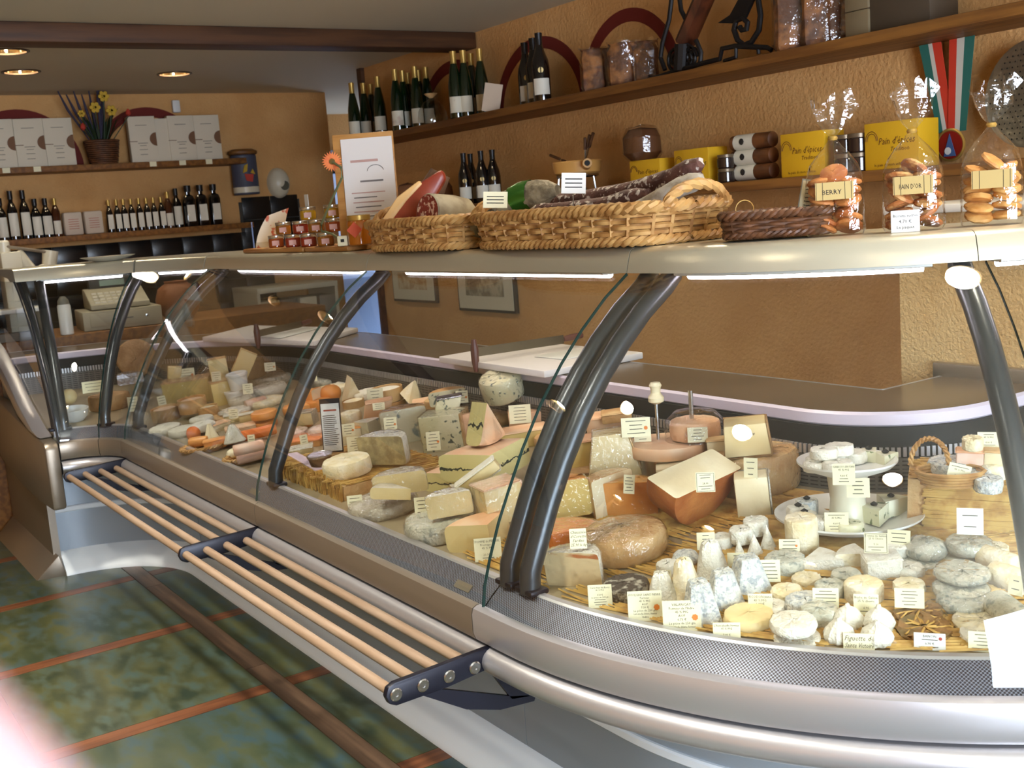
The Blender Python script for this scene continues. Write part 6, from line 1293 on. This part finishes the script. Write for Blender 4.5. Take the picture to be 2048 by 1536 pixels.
t = thing('cured_ham', 'cut piece of red cured ham with yellow fat leaning in the left basket', 'ham', (-3.00, 1.66, ZT+.03), .95)
hp = [(-.075, .0), (.07, .0), (.10, .06), (.085, .12), (.12, .17), (.11, .20), (.05, .17), (-.02, .12), (-.07, .05)]
G().prism(hp, -.03, .03, axis='y').obj('meat', M_ham, t, bevel=.012); G().prism([(-.088, -.002), (.05, -.002), (.05, .012), (-.068, .012), (-.055, .055), (.0, .115), (.05, .16), (.04, .172), (-.03, .128), (-.085, .06)], -.033, .033, axis='y').obj('fat', M_fat, t, bevel=.006); G().tube([(.02, .03, .06), (.10, .035, .19)], [.05, .032], 12).obj('rind', M_rindd, t)
t = thing('cut_salami', 'thick salami in the left basket showing its speckled cut end', 'salami', (-2.80, 1.61, ZT+.105), 0); d = Vector((-.1, .95, -.12)); M_ = d.to_track_quat('Z', 'Y').to_matrix().to_4x4()
G().lathe([(.052, -.004), (.055, 0), (.056, .08), (.05, .13), (.03, .155), (.001, .16)], 28, M=M_, cap=False).obj('skin', M_salskin, t); G().lathe([(0, 0), (.052, -.003)], 28, M=M_, cap=False).obj('cut_face', M_salcut, t, 0)
def sausage(pts, r, m, label, extra=None):
    c = Vector(pts[len(pts)//2]); n = len(pts); g = G(); P = [Vector(p)-c for p in pts]; fine = []
    for i in range(n-1):
        for k in range(4): fine.append(P[i].lerp(P[i+1], k/4))
    fine.append(P[-1]); N = len(fine); rad = [r*min(1, .45+2.2*min(i, N-1-i)/N*2.4) for i in range(N)]; g.tube(fine, rad, 14); jit(g, r*.06, int(c.x*9999)); R2 = g
    if extra:
        t = thing('dry_sausage', label, 'sausage', c); g.obj('sausage', m, t); k = int(N*extra[0]); G().tube(fine[k:k+3], [r*1.04]*3, 14, cap=False).obj('foil_band', extra[1], t)
    else: o = tag(g.obj('dry_sausage', m), label, 'sausage'); o.location = c
Z = ZT
sausage([(-2.64, 1.66, Z+.03), (-2.58, 1.68, Z+.09), (-2.48, 1.72, Z+.13), (-2.38, 1.76, Z+.135)], .038, M_speck, 'thick speckled sausage with green foil band rising at the left of the right basket', (.55, M_gfoil))
sausage([(-2.44, 1.76, Z+.10), (-2.3, 1.77, Z+.105), (-2.12, 1.78, Z+.115), (-1.96, 1.79, Z+.14), (-1.88, 1.79, Z+.17)], .026, M_saus, 'long dark floury sausage on top of the pile, tip rising at the right')
sausage([(-2.42, 1.70, Z+.085), (-2.3, 1.70, Z+.08), (-2.12, 1.71, Z+.085), (-1.98, 1.72, Z+.11)], .026, M_saus, 'long dark sausage in the middle of the pile in front of the top one')
sausage([(-2.46, 1.84, Z+.09), (-2.25, 1.84, Z+.10), (-2.05, 1.84, Z+.12), (-1.94, 1.84, Z+.15)], .026, M_saus, 'long dark sausage at the back of the pile')
sausage([(-2.05, 1.68, Z+.05), (-1.96, 1.70, Z+.085), (-1.88, 1.73, Z+.12), (-1.84, 1.76, Z+.135)], .022, M_wsaus, 'grey-white sausage poking up at the right end of the right basket')
for k, (x, y, l) in enumerate(((-2.46, 1.61, 'white mould-dusted saucisson, leftmost at the front of the right basket'), (-2.36, 1.60, 'white mould-dusted saucisson, second at the front of the right basket'), (-2.22, 1.605, 'white mould-dusted saucisson, third at the front of the right basket'), (-2.09, 1.61, 'white mould-dusted saucisson, fourth at the front of the right basket'))):
    sausage([(x-.05, y, Z+.055), (x, y+.005, Z+.062), (x+.05, y+.01, Z+.055)], .034, M_wsaus, l)
sausage([(-2.68, 1.64, Z+.05), (-2.62, 1.64, Z+.06), (-2.57, 1.65, Z+.055)], .03, M_speck, 'short speckled sausage between the two pale baskets')
sausage([(-2.95, 1.62, Z+.035), (-2.8, 1.60, Z+.04), (-2.66, 1.60, Z+.045)], .026, M_saus, 'reddish sausage lying low along the front of the left basket')
def stick_card(loc, w_, h_, yaw, label, m):
    t = thing('price_card', label, 'card', loc, yaw); t.rotation_euler = (-.25, .08, yaw); G().box((0, 0, h_/2+.02), (w_, .002, h_)).obj('board', m, t); G().tube([(0, .002, -.03), (0, .002, .03)], .0015, 5).obj('pin', M_steel, t); g = G()
    for j in range(3): g.box((0, -.0012, .02+h_*(.3+.2*j)), (w_*.7, .0006, h_*.05))
    g.obj('print', M_ink, t, 0)
stick_card((-2.42, 1.585, Z+.085), .062, .042, .9, 'small cream card stuck in the white saucissons', M_card); stick_card((-2.16, 1.64, Z+.105), .058, .05, .9, 'shiny bright card stuck in the dark sausages', M_white)
# small dark basket with its sign
bl_ = Vector((-1.62, 1.745, ZT)); yb = math.atan2(bl_.y, bl_.x)-PI/2
basket('dark_wicker_basket', 'small dark brown wicker basket beside the pale ones on the canopy', bl_, yb, .215, .13, .048, M_wickdark, 5, .0042)
t = thing('paper_sign', 'small grey-edged sign with raffia tie standing in the dark basket', 'sign', bl_, yb); t.location = bl_+Vector((math.cos(yb)*.07, math.sin(yb)*.07, .04)); t.rotation_euler = (-.12, .2, yb)
G().box((0, 0, .035), (.06, .003, .075)).obj('board', mat('grey_board', (150, 150, 140), .6), t); G().box((-.003, -.0025, .035), (.05, .002, .068)).obj('sheet', M_card, t); g = G()
for j in range(6): g.box((-.003, -.004, .012+.008*j), (.034, .0006, .0016))
g.obj('print', M_ink, t, 0); G().tube([(.028, 0, .072), (.036, 0, .06), (.034, 0, .04), (.022, -.003, .02)], .001, 5).obj('raffia_tie', M_straw, t)
t = thing('rolled_paper', 'white rolled paper tied with raffia in the dark basket', 'paper', bl_+Vector((-math.cos(yb)*.05, -math.sin(yb)*.05, .052)), yb); G().tube([(-.055, 0, 0), (.055, 0, -.006)], .009, 12).obj('roll', M_white, t); G().tube([(-.012+.018*math.cos(a), -.004, .012+.018*math.sin(a)) for a in [PI*k/10-.3 for k in range(14)]], .001, 5).obj('raffia_bow', M_straw, t)
# cellophane bags of biscuits
M_bis = [mat('biscuit_gold', (206, 140, 66), .6, var=(226, 172, 98), vs=22, bump=.3, bs=60), mat('biscuit_brown', (168, 92, 40), .6, var=(198, 126, 62), vs=20, bump=.4, bs=50), mat('biscuit_nutty', (172, 100, 46), .65, var=(214, 160, 96), vs=45, lo=.5, hi=.6, bump=.6, bs=50)]
M_bagcard = mat('gold_bag_label', (206, 182, 122), .3, .35)
def bag(loc, label, words, mi, bl, seed):
    yaw = math.atan2(loc[1], loc[0])-PI/2; t = thing('biscuit_bag', label, 'bag', loc, yaw); R = random.Random(seed); g = G(); n = 22; w_, d_ = .055, .037; rings = []
    prof = [(0, .96, 4.5), (.01, 1.02, 4.5), (.04, 1.0, 4.2), (.08, 1.02, 4), (.115, .98, 3.6), (.14, .82, 3), (.16, .56, 2.4), (.175, .3, 2), (.188, .13, 2), (.194, .12, 2), (.205, .3, 2), (.225, .55, 1.6), (.25, .72, 1.4), (.272, .78, 1.3)]
    vs = []; fs = []
    for i, (z, f, e) in enumerate(prof):
        for k in range(n):
            a = 2*PI*k/n; q = 1/((abs(math.cos(a))**e+abs(math.sin(a))**e)**(1/e)); j = 1+R.uniform(-.05, .05)*(1 if i < 9 else 3.2); zz = z+(R.uniform(-.022, .022) if i == len(prof)-1 else 0)
            fold = 1+(.16*math.cos(5*a) if i > 9 else .0); vs.append((w_*f*q*math.cos(a)*j*fold, (d_*f if i < 9 else w_*.42*f)*q*math.sin(a)*j, zz))
    for i in range(len(prof)-1):
        for k in range(n): fs.append((i*n+k, i*n+(k+1) % n, (i+1)*n+(k+1) % n, (i+1)*n+k))
    fs.append(tuple(reversed(range(n)))); g.add(vs, fs); g.obj('cellophane', M_cello, t, 8)
    G().lathe([(.008, .186), (.010, .190), (.008, .194)], 10, cap=False).obj('twist_tie', M_gold, t)
    c = G(); c.box((.0, -d_*1.06, .088), (.072, .001, .034)); lb = c.obj('label', M_bagcard, t); g = G()
    if words: put_text(g, words, -.005, .086, .013, -d_*1.06-.001, maxw=.04)
    for q in (-.034, -.022, .020, .032): g.box((q, -d_*1.06-.0008, .088), (.0008, .0004, .034))
    g.obj('lettering', M_ink, lb, 0)
    ca, sa = math.cos(yaw), math.sin(yaw); k = 0
    for lay in range(7):
        for j in range(2 if lay < 6 else 1):
            x = (j-.5)*.05 if lay < 6 else 0; z = .012+.0172*lay; b = G().lathe([(.001, 0), (.024, .001), (.0275, .005), (.026, .010), (.017, .0135), (.001, .0145)], 18); jit(b, .0008, seed*50+k); o = b.obj('biscuit', M_bis[mi], None); y = R.uniform(-.006, .006)
            o.location = (loc[0]+ca*x-sa*y, loc[1]+sa*x+ca*y, loc[2]+z); o.rotation_euler = (R.uniform(-.55, .55) if lay < 6 else .7, R.uniform(-.35, .35), R.uniform(0, 6)); tag(o, bl, 'biscuit', 'biscuits in ' + label[:24]); k += 1
B1, B2, B3 = (-1.515, 1.80, ZT), (-1.395, 1.885, ZT), (-1.305, 2.005, ZT)
bag(B1, 'cellophane biscuit bag nearest the dark basket, with crumpled top', 'BERRY', 1, 'golden-brown biscuit in the bag nearest the dark basket', 1)
bag(B2, 'cellophane biscuit bag in the middle, behind the 4,70 price card', "PAIN D'OR", 2, 'nutty brown biscuit in the middle bag', 2)
bag(B3, 'cellophane biscuit bag rightmost, in front of the medal', '', 0, 'round golden biscuit in the rightmost bag', 3)
cl = Vector(B2)+Vector((.02, -.052, 0)); t = thing('price_card', 'white card reading Biscuits sucrés 4,70 at the foot of the middle bag', 'card', cl, math.atan2(cl.y, cl.x)-PI/2); t.rotation_euler.x = -.15
G().box((0, 0, .021), (.052, .002, .042)).obj('board', M_white, t); g = G(); put_text(g, 'Biscuits sucrés', 0, .032, .008, -.0014, maxw=.044); put_text(g, '4,70 €', 0, .021, .009, -.0014); put_text(g, 'Le paquet', 0, .010, .008, -.0014); g.obj('lettering', M_ink, t, 0)
# jars, boards, leaflet, honey, flower, menu (behind the canopy's middle)
for x0, x1, lb in ((-4.30, -3.72, 'pale wooden board under the jam jars on the canopy'), (-3.70, -3.36, 'pale wooden board under the honey jar on the canopy')):
    tag(G().box(((x0+x1)/2, 1.70, ZT+.009), (x1-x0, .17, .018)).obj('wooden_board', M_paleboard, bevel=.007), lb, 'board')
M_jam = [mat('jam_%d' % k, c, .12, coat=.6) for k, c in enumerate(((150, 92, 30), (142, 44, 26), (158, 74, 28), (176, 130, 26)))]; M_silverlid = mat('silver_lid', (196, 194, 186), .22, .9); M_jlabel = mat('jam_label', (216, 170, 160), .6)
def jamjar(loc, c, label):
    t = thing('jam_jar', label, 'jar', loc, 1.1, 'jam jars'); G().lathe([(.026, 0), (.029, .003), (.029, .030), (.026, .035)], 20).obj('jar', M_jam[c], t); G().lathe([(.0285, .034), (.0295, .036), (.0295, .044), (.028, .046), (0, .046)], 20).obj('lid', M_silverlid, t); G().box((0, -.0288, .017), (.026, .002, .018)).obj('label', M_jlabel, t)
ZJ = ZT+.018; jx = [(-4.057, 1.680, 1.357)[0], (-3.897, 1.680, 1.354)[0], (-3.759, 1.680, 1.352)[0], (-3.613, 1.680, 1.349)[0]]
for k, x in enumerate(jx):
    jamjar((x, 1.66, ZJ), (2, 1, 1, 0)[k], '%s from left in the bottom row of jam jars' % ORD[k].capitalize()); jamjar((x+.01, 1.69, ZJ+.047), (0, 1, 0, 2)[k], '%s from left in the middle row of jam jars' % ORD[k].capitalize())
for k, (x, y) in enumerate(((jx[1]+.09, 1.69), (jx[2]+.06, 1.735), (jx[3]-.01, 1.70))): jamjar((x, y, ZJ+.094), 3, '%s from left in the top row of yellow jam jars' % ORD[k].capitalize())
tag(G().box((0, 0, .022), (.03, .002, .044)).obj('price_card', M_white), 'small white card standing on the top jam jar', 'card').location = (jx[1]+.09, 1.69, ZJ+.1405)
p = (-3.345, 1.660, 1.363); t = thing('honey_jar', 'large amber honey jar with orange diamond label', 'jar', (p[0], 1.66, ZJ), 1.0); G().lathe([(.036, 0), (.04, .004), (.04, .072), (.036, .08)], 24).obj('jar', mat('honey', (186, 104, 20), .12, coat=.6), t); G().lathe([(.0385, .08), (.039, .095), (.037, .097), (0, .097)], 24).obj('lid', M_gold, t)
G().box((0, 0, 0), (.036, .002, .036), M=TR(-.012, -.0405, .05) @ RY(PI/4)).obj('label', mat('orange_label', (214, 84, 44), .5), t)
p = (-3.393, 1.620, 1.347); t = thing('small_white_pot', 'small white price cube at the foot of the flower stem', 'card', (p[0], 1.62, ZJ), 1.0); G().box((0, 0, .017), (.034, .03, .034)).obj('cube', M_card, t, bevel=.004); G().box((0, -.0155, .018), (.012, .001, .010)).obj('print', M_ink, t)
fc = Vector((-3.459, 1.640, 1.608)); q0 = Vector((-3.416, 1.640, 1.361)); t = thing('gerbera_flower', 'orange gerbera with bent grey-green stem beside the menu sheet', 'flower', (q0.x, 1.64, ZJ)); b_ = Vector((q0.x, 1.64, ZJ)); V = lambda a: Vector(a)-b_
G().tube([(0, 0, .004), V((-3.511, 1.640, 1.371)), V((-3.596, 1.640, 1.383)), V((-3.590, 1.640, 1.407)), V((-3.482, 1.640, 1.491)), V((-3.395, 1.640, 1.552)), V((-3.395, 1.640, 1.584)), fc-b_], .0042, 8).obj('stem', mat('stem_green', (122, 128, 92), .5), t)
vd = Vector((fc.x, fc.y, fc.z-EYE)).normalized()*-1; MF = Matrix.Translation(fc-b_) @ vd.to_track_quat('Z', 'Y').to_matrix().to_4x4(); M_pet = mat('orange_petal', (232, 104, 24), .55, var=(240, 130, 40), vs=30)
for ring, (n, r, z) in enumerate(((22, .034, .0), (18, .026, .004))):
    for k in range(n): a = 2*PI*(k+.5*ring)/n; G().add([(.006, -.002, z), (r*.6, -.0042, z+.002), (r, 0, z-.001), (r*.6, .0042, z+.002), (.006, .002, z), (r*.6, 0, z-.0015)], [(0, 1, 2, 3, 4), (0, 4, 3, 5), (5, 3, 2), (0, 5, 1), (5, 2, 1)], 0, MF @ RZ(a)).obj('petal', M_pet, t, 60)
G().lathe([(.011, .002), (.009, .007), (.001, .008)], 16, M=MF).obj('flower_eye', mat('flower_eye', (110, 84, 30), .8), t)
p = (-3.428, 1.740, 1.341); t = thing('menu_board', 'white printed menu sheet clipped to a tall wooden board', 'menu', (p[0], 1.74, ZT), .95); mw, mh = .185, .375; t.rotation_euler = (-.05, 0, .95)
G().box((.0, .014, mh/2+.01), (mw+.02, .014, mh)).obj('wooden_board', M_paleboard, t, bevel=.003); G().box((.012, .002, mh*.53), (mw*.93, .003, mh*.9)).obj('sheet', mat('menu_paper', (224, 216, 210), .6), t); g = G(); g2 = G(); R = random.Random(2)
for j in range(9): (g if j % 2 else g2).box((.0+R.uniform(-.006, .006), -.0002, mh*(.5-.042*j)), (mw*R.uniform(.4, .62), .001, .0035))
g2.box((.0, -.0002, mh*.78), (mw*.5, .001, .008)); g.tube([(.035+.028*math.cos(a), -.0005, mh*.68+.022*math.sin(a)) for a in [PI*k/10+.2 for k in range(10)]], .001, 4); g.box((.02, -.0002, mh*.6), (mw*.42, .001, .006)); g.obj('print', mat('menu_print', (120, 112, 108), .7), t, 0); g2.obj('red_print', mat('menu_red', (190, 150, 140), .7), t, 0)
p = (-4.223, 1.700, 1.329); t = thing('leaflet_holder', 'curved fruit-pictured leaflet in a clear holder left of the jars', 'leaflet', (p[0], 1.70, ZT), 1.1); g = G(); n = 10
for sgn in (0, .0012): g.add([v for k in range(n+1) for v in (((-.055+.0*k/n)+.035*(k/n)**2*1.6, -.01+sgn+.02*math.sin(k/n*1.4), .14*k/n), ((.055-.01*k/n)+.035*(k/n)**2*1.2, .0+sgn+.02*math.sin(k/n*1.4), .145*k/n+.02*(k/n)**2))], [(2*k, 2*k+1, 2*k+3, 2*k+2) for k in range(n)])
g.obj('leaflet', mat('fruit_leaflet', (226, 214, 190), .5, var=(196, 92, 50), vs=26, lo=.56, hi=.6), t, 60); G().box((-.06, -.01, .06), (.003, .02, .12)).obj('holder_side', M_clear, t); G().box((0, -.018, .02), (.115, .002, .04)).obj('holder_front', M_clear, t)
p = at_sd(s_of_left(148), .55, ZT); t = thing('white_plate', 'wide shallow white plate on the canopy at the left', 'plate', p); G().lathe([(.05, 0), (.06, .002), (.115, .020), (.118, .022), (.112, .022), (.058, .006), (0, .006)], 36, cap=False).obj('plate', M_offw, t)

# ---------------------------------------------------------------- on the worktop and behind the counter
def slab(P0, P1, P2, th, name, label, cat, m):
    P0, P1, P2 = Vector(P0), Vector(P1), Vector(P2); P3 = P0+P2-P1; g = G(); vs = [(p.x, p.y, p.z-th) for p in (P0, P1, P2, P3)]+[(p.x, p.y, p.z) for p in (P0, P1, P2, P3)]
    g.add(vs, [(0, 3, 2, 1), (4, 5, 6, 7), (0, 1, 5, 4), (1, 2, 6, 5), (2, 3, 7, 6), (3, 0, 4, 7)]); return tag(g.obj(name, m, bevel=.004), label, cat)
M_hdpe = mat('white_cutting_board', (230, 222, 218), .45); ZW = .923
slab((-3.366, 1.926, 0.923), (-2.732, 1.922, 0.923), (-2.757, 2.334, 0.923), .022, 'cutting_board', 'thick white cutting board with knife beside the double supports', 'cutting board', M_hdpe)
slab((-5.171, 1.699, 0.923), (-4.365, 1.906, 0.923), (-4.658, 2.256, 0.923), .022, 'cutting_board', 'long white cutting board at the left under a curved knife', 'cutting board', M_hdpe)
slab((-3.013, 2.084, 0.927), (-2.857, 2.091, 0.927), (-2.874, 2.261, 0.927), .003, 'paper_sheet', 'thin white sheet lying on the right cutting board', 'paper', M_white)
slab((-4.858, 1.827, 0.928), (-4.616, 1.859, 0.928), (-4.836, 2.148, 0.928), .003, 'paper_sheet', 'white sheet lying on the left cutting board', 'paper', M_white)
def bigknife(A, B, label):
    A, B = Vector(A), Vector(B); t = thing('cheese_knife', label, 'knife', A); d = B-A; n = d.normalized(); s = Vector((-n.y, n.x, 0))*.012; g = G(); g.add([(0, 0, .004), tuple(d*.82+Vector((0, 0, .004))), tuple(d*.82+Vector((0, 0, .034))), tuple(Vector((0, 0, .034)))]+[tuple(Vector(v)+s*.12) for v in ((0, 0, .004), tuple(d*.82+Vector((0, 0, .004))), tuple(d*.82+Vector((0, 0, .034))), (0, 0, .034))], [(0, 1, 2, 3), (4, 5, 6, 7), (0, 1, 5, 4), (1, 2, 6, 5), (2, 3, 7, 6), (3, 0, 4, 7)]); g.obj('blade', mat('knife_steel', (120, 112, 96), .3, .9), t, 0)
    G().tube([d*.82+Vector((0, 0, .02)), d*.9+Vector((0, 0, .022)), d+Vector((0, 0, .024))], [.009, .012, .010], 10).obj('handle', mat('knife_handle', (92, 48, 40), .45), t)
    G().tube([(-n.x*.005, -n.y*.005, -.045), (-n.x*.005, -n.y*.005, -.01), (-n.x*.005, -n.y*.005, .03), (-n.x*.005, -n.y*.005, .062)], [.007, .013, .014, .008], 10).obj('cross_handle', mat('knife_handle', (92, 48, 40), .45), t)
bigknife((-3.117, 1.926, 0.935), (-3.089, 2.344, 0.935), 'two-handled cheese knife lying on the right cutting board'); bigknife((-4.672, 1.781, 0.935), (-4.891, 2.128, 0.935), 'two-handled cheese knife lying on the left cutting board')
o = tag(G().box((-6.28, 1.75, .47), (.62, 1.9, .94)).obj('cash_desk', M_wood, bevel=.006), 'brown wooden cash desk behind the left end of the counter', 'desk')
p0, p1 = (-6.100, 1.387, 1.002), (-6.100, 1.815, 0.973); yc = (p0[1]+p1[1])/2; t = thing('cash_register', 'grey cash register with keypad and drawer behind the glass', 'cash register', (-6.22, yc, .941), PI/2-.12); M_reg = mat('register_grey', (168, 158, 134), .5); M_regd = mat('register_dark', (60, 56, 50), .5)
G().box((0, .0, .05), (.40, .36, .10)).obj('drawer_unit', M_reg, t, bevel=.006); dr = G().box((0, -.182, .052), (.33, .006, .066)).obj('drawer', M_reg, t, bevel=.002); G().box((0, -.187, .052), (.10, .006, .006)).obj('pull', M_regd, dr); G().lathe([(.008, 0), (.008, .004), (0, .005)], 12, M=TR(.12, -.186, .055) @ RX(PI/2)).obj('lock', M_steel, dr)
g = G(); g.prism([(-.15, .104), (.16, .104), (.16, .205), (.08, .205), (-.15, .13)], -.15, .15, axis='x'); g.obj('housing', M_reg, t, bevel=.006)
for i_ in range(5):
    for j in range(4): G().box((-.11+.032*i_, -.115+.042*j, .140+.0138*j), (.024, .03, .010), 0).obj('key', M_offw, t)
G().box((.0, .12, .23), (.24, .07, .06)).obj('display_hood', M_regd, t, bevel=.006); G().box((.0, .083, .232), (.13, .003, .03)).obj('display', mat('display_green', (120, 140, 110), .3), t)
p = (-6.050, 1.293, 1.016); t = thing('squeeze_bottle', 'tall white plastic bottle with grey cap left of the cash register', 'bottle', (-6.05, p[1], .941)); G().lathe([(.03, 0), (.033, .004), (.033, .145), (.028, .155)], 20).obj('bottle', M_white, t); G().lathe([(.029, .155), (.027, .175), (.012, .195), (0, .196)], 18).obj('cap', mat('grey_cap', (120, 116, 104), .5), t)
p = (-6.000, 1.080, 1.043); t = thing('white_stand', 'white plastic stand with open front at the far left behind the glass', 'stand', (-6.05, p[1]-.03, .941), PI/2); G().box((0, 0, .15), (.28, .2, .02)).obj('top', M_white, t, bevel=.003)
for sx in (-1, 1): G().box((sx*.13, 0, .07), (.02, .2, .14)).obj('side', M_white, t, bevel=.003)
G().box((0, .02, .02), (.22, .12, .04)).obj('tray', mat('grey_tray', (110, 96, 76), .5), t)
p = (-6.200, 1.897, 1.048); o = tag(jit(G().lathe([(.07, 0), (.11, .05), (.12, .11), (.1, .17), (.06, .2), (.065, .21), (0, .2)], 26), .001, 1).obj('earthenware_pot', mat('terracotta', (140, 84, 44), .6)), 'rounded brown earthenware pot right of the cash register', 'pot'); o.location = (-6.2, p[1]+.03, .941)
# slicer / scale at far left above the canopy
p = (-6.150, 1.087, 1.290); t = thing('counter_scale', 'white counter scale with lever at the far left above the canopy', 'scale', (-6.15, p[1], .941), PI/2); G().box((0, 0, .22), (.10, .12, .44)).obj('column', M_offw, t, bevel=.01)
G().tube([(.03, 0, .43), (.1, 0, .32), (.18, 0, .34), (.2, 0, .43)], .04, 12).obj('bowl_arm', M_offw, t); G().tube([(-.02, -.02, .47), (.2, -.02, .42)], .008, 8).obj('lever', M_alud, t); G().lathe([(.03, 0), (.03, .05), (.02, .06), (0, .06)], 14, M=TR(-.02, 0, .44)).obj('knob', M_offw, t)
# rack with bins against the left wall
p0 = (-7.100, 2.663, 0.940); p1 = (-7.100, 3.230, 0.878); y0, y1 = p0[1], p1[1]; t = thing('storage_rack', 'low cream rack with open bins against the left wall', 'rack', (-7.14, (y0+y1)/2, .003)); wy = y1-y0
G().box((0, 0, .995), (.46, wy, .035)).obj('top', M_offw, t, bevel=.003); G().box((0, 0, .74), (.44, wy, .03)).obj('shelf', M_wood, t); G().box((0, 0, .36), (.42, wy-.02, .72)).obj('cabinet', M_wood, t)
for k in range(4): G().box((.1, -wy/2+wy*(k+.5)/4, .84), (.22, wy/4-.02, .17)).obj('bin', [M_offw, mat('grey_bin', (128, 124, 116), .5)][k % 2], t, bevel=.006)
for sy in (-1, 1): G().box((0, sy*(wy/2-.01), .865), (.44, .02, .23)).obj('side', M_offw, t)
o = tag(G().box((-7.05, 1.72, .42), (.68, 1.9, .84)).obj('prep_table', M_wood, bevel=.005), 'brown preparation table along the left wall', 'table')
o = tag(G().box((-6.95, 2.3, .843), (.24, .3, .004), rz=.3).obj('paper_sheet', M_offw), 'loose pale paper lying on the preparation table', 'paper')
# passage: pale blue door with an added glowing panel to look lit, coat on a hook
d2 = empty_struct('door_1'); G().box((-8.955, 4.35, 1.0), (.05, .9, 2.0)).obj('door_leaf', mat('pale_blue_door', (150, 170, 206), .5), d2, bevel=.004); G().box((-8.928, 4.35, 1.35), (.012, .6, .9)).obj('glow_panel', mat('added_door_glow', (190, 210, 245), .4, em=(170, 196, 250), est=.35), d2); G().box((-8.925, 4.35, 1.83), (.02, .9, .05)).obj('door_rail', M_dark, d2)
t = thing('hanging_coat', 'pale coat hanging in the passage beside the wall end', 'coat', (-7.05, 4.2, .004)); G().tube([(0, 0, 0), (0, 0, 1.5)], .014, 10).obj('coat_stand', M_beam, t); jit(G().lathe([(.2, 0), (.22, .2), (.18, .5), (.16, .75), (.06, .86), (.02, .9)], 20, M=TR(0, 0, .55) @ Matrix.Diagonal((.5, 1, 1, 1))), .012, 2).obj('coat', mat('pale_cloth', (206, 190, 156), .9), t); G().tube([(0, 0, 1.45), (.05, 0, 1.52)], .006, 6).obj('hook', M_steel, t)


# ---------------------------------------------------------------- the photographer's hand, close to the lens at the lower left
def near(x, y, z): return Vector((0, 0, EYE))+r_*x+u_*y+f_*z
J = [(-.035, -.105, .062, .024), (-.020, -.165, .030, .026), (.02, -.30, -.06, .034),
     (-.050, -.078, .085, .0105), (-.0495, -.048, .092, .0090), (-.0485, -.024, .090, .0076),
     (-.015, -.0815, .072, .0110), (-.0208, -.0478, .071, .0092), (-.0353, -.0276, .070, .0082), (-.048, -.0145, .072, .0070),
     (-.070, -.084, .085, .0100), (-.076, -.056, .090, .0086), (-.074, -.036, .088, .0072),
     (-.085, -.094, .080, .0092), (-.093, -.072, .084, .0078), (-.091, -.056, .082, .0066),
     (.002, -.104, .052, .0130), (.020, -.080, .060, .0105), (.030, -.062, .068, .0085)]
ED = [(0, 1), (1, 2), (0, 3), (3, 4), (4, 5), (0, 6), (6, 7), (7, 8), (8, 9), (0, 10), (10, 11), (11, 12), (0, 13), (13, 14), (14, 15), (0, 16), (16, 17), (17, 18)]
c = near(*J[0][:3]); me = bpy.data.meshes.new('person'); me.from_pydata([near(*j[:3])-c for j in J], ED, [])
hand = bpy.data.objects.new('person', me); COL.objects.link(hand); hand.location = c
hand.modifiers.new('skin', 'SKIN'); hand.modifiers.new('sub', 'SUBSURF').levels = 2; hand.modifiers['sub'].render_levels = 2
for v, j in zip(me.skin_vertices[0].data, J): v.radius = (j[3], j[3]); v.use_root = False
me.skin_vertices[0].data[0].use_root = True
bpy.context.view_layer.update(); dg = bpy.context.evaluated_depsgraph_get(); m2 = bpy.data.meshes.new_from_object(hand.evaluated_get(dg))
hand.modifiers.clear(); hand.data = m2; m2.materials.clear(); m2.materials.append(mat('skin', (176, 146, 150), .5, var=(170, 130, 132), vs=30, sss=.2)); m2.polygons.foreach_set('use_smooth', [True]*len(m2.polygons))
tag(hand, 'blurred pale fingers of the person taking the picture, lower left corner', 'person')
a, b = near(*J[1][:3])-c, near(*J[2][:3])-c
G().tube([a.lerp(b, .25), a.lerp(b, .3), a.lerp(b, .6), b*1.02], [.034, .037, .042, .046], 18, cap=False).obj('sleeve', mat('white_sleeve', (220, 216, 224), .8), hand)
